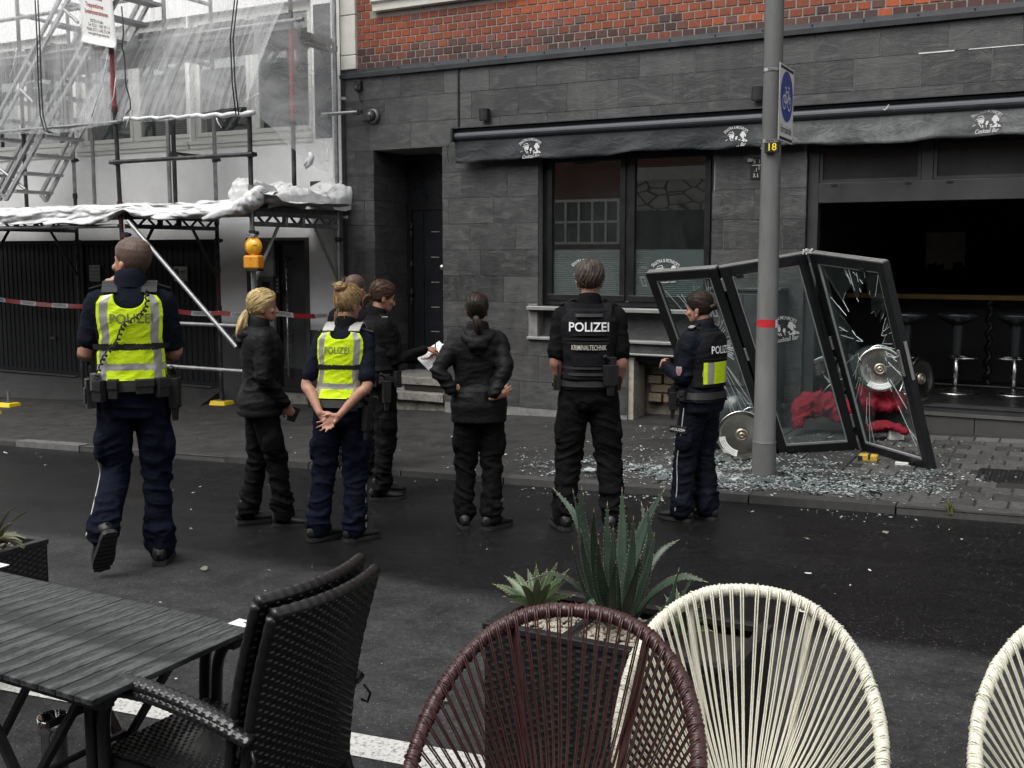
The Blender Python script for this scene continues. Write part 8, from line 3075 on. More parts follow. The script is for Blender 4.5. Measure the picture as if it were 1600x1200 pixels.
# ================================================================== torn out folding door
M_SEAL = surf("grey_seal", (0.33, 0.33, 0.32), 0.5, 0.3)
M_EDGE = surf("glass_edge", (0.70, 0.74, 0.73), 0.25, 0, 0.1, 30, 0)
H1b, H2b, Cb, Ab = on_ground(1217, 711), on_ground(1345, 704), on_ground(1455, 737), on_ground(1106, 702)
H1t, H2t, At_, Ct = at(1121, 420, 8.12), at(1262, 396, 8.72), at(1006, 428, 8.22), at(1380, 412, 8.10)
fdoor = thing("folding_door", "three leaf black folding door torn out and leaning zigzag on the lamp post, panes smashed", "folding door", tuple(H1b))
GLEAF = glass_mat("door_glass", dust=0.05, dust_col=(0.30, 0.33, 0.33), ior=1.4)
GLEAFD = glass_mat("door_glass_dusty", dust=0.22, dust_col=(0.17, 0.19, 0.19), ior=1.4)
class Leaf:
 def __init__(self, BL, BR, TR, TL, gap0=.012, gap1=.012):
  self.c = [np.asarray(p, float) for p in (BL, BR, TR, TL)]
  self.n = nrm(np.cross(self.c[1] - self.c[0], self.c[3] - self.c[0]))
  if np.dot(self.n, _cc - self.c[0]) < 0:
   self.n = -self.n
  self.w = (np.linalg.norm(self.c[1] - self.c[0]) + np.linalg.norm(self.c[2] - self.c[3])) / 2
  self.h = (np.linalg.norm(self.c[3] - self.c[0]) + np.linalg.norm(self.c[2] - self.c[1])) / 2
  self.g0, self.g1 = gap0, gap1
 def p(self, x, y, o=0.0):
  """x, y in metres from the lower left corner; o towards the camera"""
  u, v = x / self.w, y / self.h
  a = self.c[0] + (self.c[1] - self.c[0]) * u
  b_ = self.c[3] + (self.c[2] - self.c[3]) * u
  return a + (b_ - a) * v + self.n * o
 def slab(self, m, x0, x1, y0, y1, o0, o1):
  m.hexa([self.p(x, y, o) for y in (y0, y1) for o in (o0, o1) for x in (x0, x1)])
 def build(self, name, mat, fw=.075):
  w, h, a, b_ = self.w, self.h, self.g0, self.g1
  lf = MB()
  T_ = .065
  self.slab(lf, a, a + fw, 0, h, -T_, 0)
  self.slab(lf, w - b_ - fw, w - b_, 0, h, -T_, 0)
  self.slab(lf, a + fw, w - b_ - fw, 0, fw, -T_, -.001)
  self.slab(lf, a + fw, w - b_ - fw, h - fw, h, -T_, -.001)
  self.o = lf.build(name, mat, fdoor, bevel=.004)
  self.in_ = (a + fw, w - b_ - fw, fw, h - fw)
  m = MB()
  x0, x1, y0, y1 = self.in_
  for (p, q_, r_, s_) in ((x0, x0 + .010, y0, y1), (x1 - .010, x1, y0, y1), (x0 + .01, x1 - .01, y0, y0 + .016), (x0 + .01, x1 - .01, y1 - .010, y1)):
   self.slab(m, p, q_, r_, s_, -.022, -.006)
  m.build("glazing_bead", M_SEAL, self.o)
  m = MB()
  for k in range(3):                       # grooves of the profile on the upper edge
   self.slab(m, a + .01, w - b_ - .01, h + .001, h + .007, -.058 + k * .02, -.050 + k * .02)
  m.build("track_rail", M_SEAL, self.o)
  return self.o
 def shatter(self, cx, cy, hole, seed, nray=30, skip=0.0, lines=.6, keep=None):
  """pane broken from (cx, cy) (shares of the pane): ragged hole, radial cracks, fallen pieces"""
  rg = random.Random(seed)
  x0, x1, y0, y1 = self.in_
  C = np.array((x0 + cx * (x1 - x0), y0 + cy * (y1 - y0)))
  def edge(a):
   d = np.array((math.cos(a), math.sin(a)))
   t = 9.0
   for ax, lo, hi in ((0, x0, x1), (1, y0, y1)):
    if abs(d[ax]) > 1e-6:
     t = min(t, ((hi if d[ax] > 0 else lo) - C[ax]) / d[ax])
   return t
  ang = sorted([rg.uniform(0, 2 * math.pi) for _ in range(nray)] + [math.atan2(yy - C[1], xx - C[0]) % (2 * math.pi) for xx in (x0, x1) for yy in (y0, y1)])
  hr = [hole(a) * rg.uniform(.72, 1.25) for a in ang]
  pane = None
  cr = MB()
  for i, a in enumerate(ang):
   j = (i + 1) % len(ang)
   b_ = ang[j] + (2 * math.pi if j == 0 else 0)
   if b_ - a < 1e-4:
    continue
   ea, eb = edge(a), edge(b_)
   ia, ib = min(hr[i], ea * .97), min(hr[j], eb * .97)
   P = [C + np.array((math.cos(a), math.sin(a))) * ia, C + np.array((math.cos(a), math.sin(a))) * ea, C + np.array((math.cos(b_), math.sin(b_))) * eb, C + np.array((math.cos(b_), math.sin(b_))) * ib]
   mid = C + np.array((math.cos((a + b_) / 2), math.sin((a + b_) / 2))) * (min(ia, ib) + (0.04 if rg.random() < .5 else -.03))
   P.append(mid)
   if rg.random() < skip:
    continue
   m = MB()
   tl = rg.uniform(-.002, .002)
   m.prism([self.p(q_[0], q_[1], -.012 + tl) for q_ in P], -self.n * .005)
   if pane is None:
    pane = m.build("pane", GLEAF, self.o)
   else:
    m.build("glass_shard", GLEAF, pane)
   for (u, v) in ((P[0], P[4]), (P[4], P[3])):        # bright broken rim
    if rg.random() < .6:
     w_ = rg.uniform(.001, .003)
     cr.bar(self.p(u[0], u[1], -.0105), self.p(v[0], v[1], -.0105), w_, .004, self.n)
   if rg.random() < lines:
    s0 = ia + (ea - ia) * rg.uniform(0, .4)
    s1 = ia + (ea - ia) * rg.uniform(.5, 1.0)
    d = np.array((math.cos(a), math.sin(a)))
    u, v = C + d * s0, C + d * s1
    cr.bar(self.p(u[0], u[1], -.0105), self.p(v[0], v[1], -.0105), rg.uniform(.0012, .0042), .003, self.n)
    if rg.random() < .5:
     s2 = s0 + (s1 - s0) * rg.uniform(.2, .7)
     d2 = np.array((math.cos(a + rg.uniform(.02, .09)), math.sin(a + rg.uniform(.02, .09))))
     v = C + d2 * min(s1, edge(a + .05) * .98)
     u = C + d * s2
     cr.bar(self.p(u[0], u[1], -.0105), self.p(v[0], v[1], -.0105), rg.uniform(.001, .0025), .003, self.n)
  tag(cr.build("fracture_edge", M_EDGE, self.o), kind='stuff')
LA, LB, LC = Leaf(Ab, H1b, H1t, At_), Leaf(H1b, H2b, H2t, H1t), Leaf(H2b, Cb, Ct, H2t)
LA.build("door_leaf", M_ANTH); LB.build("door_leaf", M_ANTH, .085); LC.build("door_leaf", M_ANTH, .078)
LA.shatter(.62, .62, lambda a: .05 + .10 * abs(math.sin(a + 1.0)), 5, 46, .0, .95)
LC.shatter(.56, .60, lambda a: .15 + .33 * abs(math.sin(a)) ** 1.5 * (1 if math.sin(a) > 0 else .62), 8, 40, .06, .55)
x0, x1, y0, y1 = LB.in_
m = MB(); LB.slab(m, x0 + .004, x1 - .004, y0 + .004, y1 - .004, -.018, -.012)
m.build("pane", GLEAFD, LB.o)
m = MB()
def leaf_at(L, px, py):
 d = sight(px, py)
 t = np.dot(L.c[0] - _cc, L.n) / np.dot(d, L.n)
 P = _cc + d * t
 best = None
 lo = np.array((0.3, 0.8))
 for _ in range(60):
  e = P - L.p(*lo)
  jx = (L.p(lo[0] + .01, lo[1]) - L.p(*lo)) / .01
  jy = (L.p(lo[0], lo[1] + .01) - L.p(*lo)) / .01
  M2 = np.array([[jx @ jx, jx @ jy], [jx @ jy, jy @ jy]])
  lo = lo + np.linalg.solve(M2, np.array((e @ jx, e @ jy)))
 return lo
lo = leaf_at(LB, 1231, 518)
logo(m, lambda x, y: LB.p(lo[0] + x, lo[1] + y, -.0105), .30)
m.build("door_logo", M_WHITEPRINT, LB.o)
for L, pts in ((LB, ((1160, 433), (1236, 704))), (LC, ((1342, 424), (1425, 725)))):
 for px, py in pts:
  l_ = leaf_at(L, px, py)
  m = MB(); L.slab(m, l_[0] - .03, l_[0] + .03, l_[1] - .012, l_[1] + .014, .001, .014); m.build("latch_plate", M_BLACKM, L.o)
for L, xx in ((LC, .006), (LB, .006)):            # hinges along the folding edges
 for k in (.16 if L is LC else .3, .56, .92):
  m = MB()
  m.cyl(L.p(xx, L.h * k - .055, .006), L.p(xx, L.h * k + .055, .006), .010, 8)
  m.build("hinge", M_ALU, L.o)
l_ = leaf_at(LC, 1404, 567)
m = MB(); LC.slab(m, l_[0] - .014, l_[0] + .014, l_[1] - .12, l_[1] + .10, .001, .012)
hp_ = m.build("handle_plate", M_ALU, LC.o, bevel=.004)
m = MB()
m.tube([LC.p(l_[0], l_[1] + .05, .012), LC.p(l_[0], l_[1] + .05, .05), LC.p(l_[0] - .03, l_[1] + .055, .055), LC.p(l_[0] - .12, l_[1] + .05, .05)], .009, 8)
m.build("lever", M_ALU, hp_, True)
m = MB(); LC.slab(m, LC.w - .006, LC.w - .0, l_[1] - .16, l_[1] + .16, -.045, -.02); m.build("lock_strip", M_ALU, LC.o)
for L, px, py in ((LA, 1006, 440), (LA, 1117, 487)):
 l_ = leaf_at(L, px, py)
 m = MB(); frame_pts = [(-.022, -.045, .022, -.032), (-.022, .032, .022, .045), (-.022, -.032, -.012, .032), (.012, -.032, .022, .032)]
 for (a, b_, c_, d_) in frame_pts:
  L.slab(m, l_[0] + a, l_[0] + c_, l_[1] + b_, l_[1] + d_, .002, .006)
 sk = m.build("strike_plate", surf("zinc_plate", (0.5, 0.5, 0.49), 0.4, 0.5), L.o)
m = MB()
for k in range(40):                                # splintered corner at the top hinge
 c_ = H2t + np.array((RND.uniform(-.035, .035), RND.uniform(-.03, .02), RND.uniform(-.005, .035)))
 m.sphere(c_, RND.uniform(.004, .010), 5, 3)
tag(m.build("splinter", surf("splinter_white", (0.5, 0.5, 0.48), 0.7), LC.o), kind='stuff')
# ---------------------------------------------------------------- toppled stools, red curtain, rubbish
stl = ["toppled bar stool with silver base and label facing us, left of the lamp post", "dark tulip seat stool lying behind the lamp post, underneath the silver base", "toppled bar stool whose shiny base shows through the smashed right pane", "toppled bar stool just right of the folding door's edge", "toppled bar stool lying behind the dusty middle pane, pale rim up"]
def toss(k, P, axis, spin):
 """lay a copy of the stool so that its base looks along axis; P = centre of the base"""
 o = copy_tree(proto)
 o['label'] = stl[k]
 o['group'] = "bar stools thrown out through the door"
 ax = Vector(nrm(axis))
 R3 = (-ax).to_track_quat('Z', 'Y').to_matrix().to_4x4() @ Matrix.Rotation(spin, 4, 'Z')
 o.matrix_world = Matrix.Translation(Vector(P)) @ R3
 return o
g = on_ground(1155, 722)
P = at(1159, 680, g[1])
toss(0, (P[0], P[1], P[2]), (.35, -1, -.05), -.15 + math.pi / 2)
P2 = at(1160, 668, g[1] + .32)
toss(1, (P2[0] - .25, P2[1] + .75, P2[2] - .06), (-.42, .85, .02), .4)
P = at(1375, 577, 10.0)
toss(2, P, (.25, -1, .08), .6)
P = at(1441, 592, 10.35)
toss(3, (P[0], P[1], P[2]), (.85, -.45, .05), 2.2)
P = at(1281, 580, 10.55)
toss(4, P, (-.62, .5, .52), 1.0)
M_RED = cloth("red_curtain_cloth", (0.15, 0.0045, 0.014), 0.8, .2, .25, .15)
def rag(label, path, r, seed, amp=.042):
 m = MB()
 P = spline(np.column_stack([np.array(path), r]), 8)
 m.tube(P[:, :3], list(P[:, 3]), 16, False, (0, 0, 1), .75)
 for q_ in (0, -1):
  m.sphere(P[q_, :3], P[q_, 3] * .95, 10, 8)
 V, Fq = voxel(m, .011, 2)
 N = normals(V, Fq)
 d = 0
 for f_, a_ in ((5, 1.0), (12, .7), (26, .35)):
  nn = vnoise((V + .09 * vnoise(V * 7 + seed)[:, None]) * np.array((f_, f_, f_ * .7)) + seed)
  d = d + a_ * (1 - np.abs(2 * nn - 1) ** .7 * 2)
 V = V + N * (amp * d)[:, None]
 V[:, 2] = np.maximum(V[:, 2], [ground(x, y) + .006 for x, y in V[:, :2]])
 o = mesh_obj("red_curtain", V, Fq, M_RED, None, loc=V.mean(0))
 return tag(o, label, "curtain", "red curtains dragged out of the bar")
Q = lambda px, py, Y: tuple(at(px, py, Y))
rag("crumpled red curtain seen through the dusty middle pane", [Q(1248, 664, 9.75), Q(1252, 645, 9.85), Q(1262, 628, 9.95), Q(1285, 634, 9.95), Q(1310, 640, 9.95), Q(1338, 638, 9.95)], [.06, .085, .10, .105, .11, .09], 2.0)
rag("crumpled red curtain on the bar's step behind the smashed right pane", [Q(1335, 650, 9.95), Q(1348, 632, 10.1), Q(1366, 622, 10.15), Q(1388, 632, 10.15), Q(1402, 628, 10.2)], [.07, .12, .125, .10, .04], 5.0)
rag("dark red strip of curtain lying below the step on the pavement", [Q(1355, 672, 9.7), Q(1375, 666, 9.8), Q(1395, 668, 9.75), Q(1415, 675, 9.65)], [.05, .06, .05, .02], 7.0, .02)
m = MB(); P = on_ground(1399, 688)
a = .5
cs, sn = math.cos(a), math.sin(a)
m.hexa([(P[0] + cs * i * .065 - sn * j * .04, P[1] + sn * i * .065 + cs * j * .04, P[2] + .008 + (k + 1) * .055) for k in (-1, 1) for j in (-1, 1) for i in (-1, 1)])
tag(m.build("small_box", surf("carton_white", (0.62, 0.61, 0.56), 0.6), None, bevel=.006), "small white carton lying behind the smashed right pane", "box")
yb = thing("door_wedge", "yellow and black plastic block lying under the folding door's middle corner", "plastic block", tuple(on_ground(1357, 722)))
P = on_ground(1357, 721)
m = MB(); m.box(P[0] - .075, P[0] + .075, P[1] - .04, P[1] + .04, P[2] + .004, P[2] + .062); bl = m.build("body", surf("block_yellow", (0.42, 0.28, 0.03), 0.5), yb, bevel=.012)
m = MB(); m.box(P[0] - .078, P[0] - .04, P[1] - .043, P[1] + .043, P[2] + .003, P[2] + .05); m.box(P[0] + .0, P[0] + .02, P[1] - .043, P[1] + .043, P[2] + .02, P[2] + .066); m.build("band", M_BLACKM, bl, bevel=.006)
m = MB(); P = on_ground(1409, 728); m.box(P[0] - .05, P[0] + .05, P[1] - .02, P[1] + .02, P[2] + .004, P[2] + .03)
tag(m.build("packer_block", surf("packer_white", (0.6, 0.6, 0.58), 0.5), None, bevel=.004), "small white packer block under the right door leaf", "plastic block")
# weed in the kerb joint
P = on_ground(1484, 803)
m = MB()
for k in range(14):
 a = RND.uniform(0, 6.28); h = RND.uniform(.04, .1)
 d = np.array((math.cos(a), math.sin(a) * .6, 0)) * RND.uniform(.01, .04)
 b0 = P + np.array((RND.uniform(-.015, .015), RND.uniform(-.01, .01), 0))
 sd = np.array((-math.sin(a), math.cos(a), 0)) * .006
 m._add([b0 - sd, b0 + sd, b0 + d * .6 + sd + (0, 0, h * .7), b0 + d * .6 - sd + (0, 0, h * .7), b0 + d + (0, 0, h)], [(0, 1, 2, 3), (3, 2, 4)])
tag(m.build("weed", surf("weed_green", (0.10, 0.11, 0.03), 0.7), None), "little tuft of weed growing in the kerb joint at the right", "plant")
# ---------------------------------------------------------------- broken safety glass strewn over pavement and road
rs = np.random.RandomState(4)
def strew(n, box, wt, smin, smax, name, label, mats, power=3.0, heap_=0.0):
 X = np.zeros((0, 2))
 while len(X) < n:
  c = rs.rand(40000, 2) * np.array((box[1] - box[0], box[3] - box[2])) + np.array((box[0], box[2]))
  ok = (rs.rand(len(c)) < wt(c[:, 0], c[:, 1])) & ((c[:, 1] < 7.2) | (c[:, 1] > 7.32))
  X = np.concatenate([X, c[ok]])
 V, F_, MI = [], [], []
 for (x, y) in X[:n]:
  s = smin + (smax - smin) * rs.rand() ** power
  a, e = rs.rand() * 6.28, rs.uniform(.5, 1.0)
  t1, t2 = rs.uniform(-.35, .35, 2)
  k = rs.randint(3, 6)
  base = len(V)
  z = ground(x, y) + .008 + rs.rand() * .007 + heap_ * rs.rand() * math.exp(-((y - 7.95 - .10 * (x + 2.5)) / .3) ** 2)
  for i in range(k):
   q_ = a + 6.28 * i / k + rs.uniform(-.3, .3)
   dx, dy = s * math.cos(q_), s * e * math.sin(q_)
   V.append((x + dx, y + dy, z + dx * t1 + dy * t2 + s * .3))
  F_.append(tuple(base + i for i in range(k)))
  MI.append(int(rs.rand() < .36))
 m = MB(); m.v, m.f, m.m = V, F_, MI
 o = m.build(name, mats, None, loc=(0, 0, 0))
 return tag(o, label, "broken glass", kind='stuff')
M_CRUMB = surf("glass_crumb_pale", (0.34, 0.37, 0.365), 0.22, 0, 0.3, 60, 0)
M_CRUMB2 = surf("glass_crumb_dark", (0.06, 0.08, 0.077), 0.10, 0, 0.3, 60, 0)
M_CRUMB3 = surf("litter_pale", (0.5, 0.5, 0.48), 0.6, 0, 0.2, 60, 0)
def vn(x, y, a, b_, c_):
 return vnoise(np.stack([x * a, y * b_, x * 0 + c_], 1))
def dense(x, y):
 w_ = np.exp(-((y - 7.95 - .10 * (x + 2.5)) / .42) ** 2 - ((x + 2.2) / .95) ** 2)
 return w_ * np.clip((vn(x, y, 2.2, 5, 1) * .5 + vn(x, y, 6, 13, 4) * .3 + vn(x, y, 17, 34, 7) * .2 - .40) * 5, 0.02, 1)
def mid_(x, y):
 w_ = np.exp(-((x + 2.3) / 1.7) ** 2) * np.where(y > 7.3, .9, .75 * np.exp(-((7.2 - y) / .35) ** 2) * np.where((x > -4.6) & (x < -1.2), 1, .4))
 return w_ * np.maximum(0, (vn(x, y, 3.2, 8, 8) - .35) * 2)
strew(42000, (-4.6, -.7, 7.35, 9.0), dense, .0022, .015, "broken_glass", "carpet of pale shattered safety glass round the lamp post", [M_CRUMB, M_CRUMB2], 3.2, .022)
strew(110, (-4.0, -1.0, 7.5, 8.6), dense, .025, .07, "glass_sheet", "larger clumps of cracked glass among the crumbs by the lamp post", [M_CRUMB2, M_CRUMB], 2)
strew(4200, (-6.2, .2, 6.85, 9.9), mid_, .0025, .014, "scattered_glass", "scattered glass splinters along pavement and gutter", [M_CRUMB, M_CRUMB3])
even = lambda x, y: np.ones(len(x))
strew(420, (-12, 1.5, 2.4, 10.1), even, .003, .012, "road_litter", "specks of glass and litter scattered across the road", [M_CRUMB3, M_CRUMB3], 4)
strew(60, (-11, .5, 3, 10), even, .012, .028, "paper_litter", "small flat scraps of paper and leaves on the road", [surf("leaf_litter", (0.16, 0.155, 0.12), 0.7), M_CRUMB3], 1)
# ================================================================== terrace furniture in the foreground
def weave(fn, w, h, cw, ch, amp, thick=0.0, res=4):
 """basket weave as real relief: fn maps (x, y, height) onto the chair; returns verts and faces"""
 nx, ny = int(w / cw), int(h / ch)
 U, V = np.meshgrid(np.linspace(0, nx, nx * res + 1), np.linspace(0, ny, ny * res + 1))
 iu, iv = np.floor(U + 1e-6).astype(int), np.floor(V + 1e-6).astype(int)
 fu, fv = U - iu, V - iv
 over = (iu + iv) % 2
 H = np.where(over == 1, np.sin(np.pi * np.clip(fu, 0, 1)) * (0.35 + .65 * np.sin(np.pi * fv) ** .5), -.35 + .5 * np.sin(np.pi * np.clip(fv, 0, 1)) * np.sin(np.pi * fu) ** .5)
 P = np.array([fn(x, y, z) for x, y, z in zip((U / nx * w).ravel(), (V / ny * h).ravel(), (H * amp).ravel())])
 c = nx * res + 1
 I = np.arange(P.shape[0]).reshape(U.shape)
 Fq = np.stack([I[:-1, :-1], I[:-1, 1:], I[1:, 1:], I[1:, :-1]], -1).reshape(-1, 4)
 return P, Fq
M_RATTAN = surf("black_wicker", (0.009, 0.0093, 0.0096), 0.34, 0, 0.2, 30, 0.12, 200, spec=.5)
M_RFRAME = surf("black_frame_tube", (0.011, 0.011, 0.011), 0.4, 0, 0.2, 20, 0.1)
CWD, CSZ = .402, .40          # chair width, seat height
def make_armchair():
 r = thing("wicker_armchair", "black wicker armchair at the table, underneath, its back nearest to us", "armchair", (0, 0, 0), "stacked wicker armchairs")
 hw = CWD / 2
 btop = .893
 def back(x, y, o):
  v = y / (btop - CSZ + .04)
  yy = -.22 - .11 * v + .02 * math.sin(v * math.pi)
  crv = .035 * (1 - (2 * x / CWD - 1) ** 2)
  return (x - hw, yy - crv + .0 - o, CSZ - .04 + y)
 P, Fq = weave(back, CWD, btop - CSZ + .04, .0165, .0105, .0042)
 mesh_obj("backrest", P, Fq, M_RATTAN, r)
 P, Fq = weave(lambda x, y, o: (back(x, y, 0)[0], back(x, y, 0)[1] + .03 + o, back(x, y, 0)[2]), CWD, btop - CSZ + .04, .0165, .0105, .0042)
 mesh_obj("backrest_front", P, Fq[:, ::-1], M_RATTAN, r)
 m = MB()                                   # rolled edge, wrapped with bands
 n = 60
 top = [np.array(back(CWD * i / n, btop - CSZ + .04, -.015)) + (0, 0, .004) for i in range(n + 1)]
 m.tube(top, [.0165 * (1 + (.06 if i % 4 < 3 else -.05)) for i in range(n + 1)], 12)
 m.build("top_roll", M_RATTAN, r, True, (0, 0, 0))
 for s_ in (0, CWD):
  m = MB()
  m.tube([np.array(back(s_, (btop - CSZ + .04) * i / 40, -.015)) for i in range(41)], [.014 * (1 + (.07 if i % 3 else -.05)) for i in range(41)], 10)
  m.build("side_roll", M_RATTAN, r, True, (0, 0, 0))
 P, Fq = weave(lambda x, y, o: (x - hw + .01, -.20 + y, CSZ + o - .012 * math.sin(math.pi * y / .45) * math.sin(math.pi * x / (CWD - .02))), CWD - .02, .45, .0165, .0105, .0042)
 mesh_obj("seat", P, Fq, M_RATTAN, r)
 m = MB(); m.box(-hw + .005, hw - .005, -.205, .25, CSZ - .055, CSZ - .008); m.build("seat_apron", M_RATTAN, r, False, (0, 0, 0))
 az = .615
 for s_ in (-1, 1):
  pth = spline(np.array([(s_ * (hw + .012), -.25, az - .035), (s_ * (hw + .018), -.12, az - .005), (s_ * (hw + .018), .05, az + .012), (s_ * (hw + .015), .18, az + .004), (s_ * (hw + .01), .235, az - .03), (s_ * (hw + .005), .262, az - .10), (s_ * hw, .268, .30), (s_ * hw, .27, .0)]), 8)
  k0 = 30
  m = MB()
  m.tube(pth[:k0], .018, 12, False, (0, 0, 1), .8)
  a = m.build("armrest", M_RFRAME, r, True, (0, 0, 0))
  A = pth[:k0]
  L = np.concatenate([[0], np.cumsum(np.linalg.norm(np.diff(A, axis=0), axis=1))])
  def wrap(x, y, o):
   i = np.array([np.interp(x, L, A[:, c]) for c in range(3)])
   i2 = np.array([np.interp(min(x + .004, L[-1]), L, A[:, c]) for c in range(3)])
   d = nrm(i2 - i) if x + .004 < L[-1] else nrm(A[-1] - A[-2])
   sd = nrm(np.cross(d, (0, 0, 1.0)))
   up_ = np.cross(sd, d)
   q_ = math.pi * (y / .105) * 1.24 - .35
   return i + sd * math.cos(q_) * (.022 + o) + up_ * math.sin(q_) * (.018 + o)
  P, Fq = weave(wrap, L[-1], .105, .0115, .0105, .0016)
  mesh_obj("wicker_wrap", P, Fq, M_RATTAN, a)
  m = MB()
  m.tube(pth[k0 - 1:], .0175, 10)
  m.build("leg", M_RFRAME, r, True, (0, 0, 0))
  m = MB()
  m.tube(spline(np.array([(s_ * (hw - .005), -.20, CSZ - .02), (s_ * (hw - .0), -.25, .2), (s_ * hw, -.30, 0)]), 6), .019, 10)
  m.build("leg", M_RFRAME, r, True, (0, 0, 0))
 for s_ in (-1, 1):
  m = MB()
  m.tube([(s_ * (hw + .02), -.26, az - .05), (s_ * (hw + .028), -.275, az - .075), (s_ * (hw + .024), -.268, az - .1), (s_ * (hw + .012), -.255, az - .09)], .004, 5)
  m.build("tie", M_RFRAME, r, True, (0, 0, 0))
 return r
ch1 = make_armchair()
cpos = (-1.92, 2.012)
cg = road_z(*cpos)
ch1.location = (cpos[0], cpos[1], cg)
ch1.rotation_euler.z = rad(90)
ch2 = copy_tree(ch1)
ch2.location = (cpos[0] - .05, cpos[1] + .004, cg + .022)
ch2['label'] = "upper one of two stacked black wicker armchairs, shifted towards the table"
# slatted folding table
TZ = .705
tA, tB, tC = atz(403, 981, TZ), atz(139, 1093, TZ), atz(0, 881, TZ)
ty0, ty1 = tB[1], tA[1]
txr = (tA[0] + tB[0]) / 2
TL_ = 1.20
tb = thing("slatted_table", "black slatted folding table with crossed legs in the left foreground", "table", (txr - .6, (ty0 + ty1) / 2, road_z(txr - .6, 1.9)))
M_TAB = surf("weathered_black_board", (0.024, 0.0252, 0.0255), 0.55, 0, 0.7, 22, 0.5, 90, spec=.25, stretch=(2.2, 0.6, 2.2), dirt=.9, dirt_col=(0.12, 0.126, 0.126))
npl = 18
pw = TL_ / npl
for k in range(npl):
 m = MB()
 x1 = txr - k * pw
 m.box(x1 - pw + .003, x1, ty0 + RND.uniform(-.001, .001), ty1 + RND.uniform(-.001, .001), TZ - .016, TZ + RND.uniform(-.0006, .0006))
 m.build("plank", M_TAB, tb, bevel=.002)
m = MB()
for y in (ty0 + .035, ty1 - .075):
 m.box(txr - TL_ + .01, txr - .012, y, y + .04, TZ - .045, TZ - .0165)
m.build("top_rail", M_RFRAME, tb)
gz_ = road_z(txr - .5, 1.9)
for y, dx in ((ty0 + .10, 0), (ty1 - .14, .03)):
 for a, b_ in ((txr - .16, txr - .62), (txr - .62, txr - .16)):
  m = MB()
  m.bar((a, y + (.012 if a > b_ else -.012), TZ - .045), (b_, y + (.012 if a > b_ else -.012), gz_), .016, .025, (0, 1, 0))
  m.build("leg", M_RFRAME, tb)
 m = MB()
 m.bar((txr - TL_ + .55, y, TZ - .045), (txr - TL_ + .1, y, gz_), .016, .025, (0, 1, 0))
 m.build("leg", M_RFRAME, tb)
for x, z in ((txr - .60, gz_ + .06), (txr - .20, gz_ + .08), (txr - .39, (TZ + gz_) / 2), (txr - .30, TZ - .17)):
 MB().cyl((x, ty0 + .1, z), (x, ty1 - .14, z), .010, 8).build("cross_rod", M_RFRAME, tb)
m = MB()
c = atz(381, 976, TZ)
m.box(c[0] - .045, c[0] + .02, c[1] - .018, c[1] + .03, TZ + .0008, TZ + .0016)
tag(m.build("table_sticker", surf("sticker_white", (0.72, 0.72, 0.72), 0.4), None), "white paper sticker on the table's right far corner", "sticker")
m = MB()
c = atz(4, 884, TZ)
m.box(c[0] - .05, c[0] + .016, c[1] - .02, c[1] + .016, TZ + .0008, TZ + .0016)
tag(m.build("table_sticker", surf("sticker_white", (0.72, 0.72, 0.72), 0.4), None), "white paper sticker on the table's far edge at the left picture border", "sticker")
at_ = thing("steel_ashtray", "shiny steel standing ashtray tube under the table", "ashtray", tuple(atz(84, 1250, gz_)))
c = atz(83, 1118, .44)
m = MB().lathe([(0.0, 0.0), (.042, 0.0), (.042, .05), (.036, .055), (.036, .40), (.044, .41), (.044, .455), (.038, .455), (.036, .42), (0, .42)], (c[0], c[1], .44 - .455), (0, 0, 1), 24)
m.build("tube", surf("mirror_steel", (0.55, 0.55, 0.54), 0.16, 1.0, .06, 6, 0), at_, True)
m = MB().lathe([(.0365, .2), (.039, .2), (.039, .24), (.0365, .24)], (c[0], c[1], .44 - .455), (0, 0, 1), 24)
m.build("ring", M_BLACKM, at_, True)
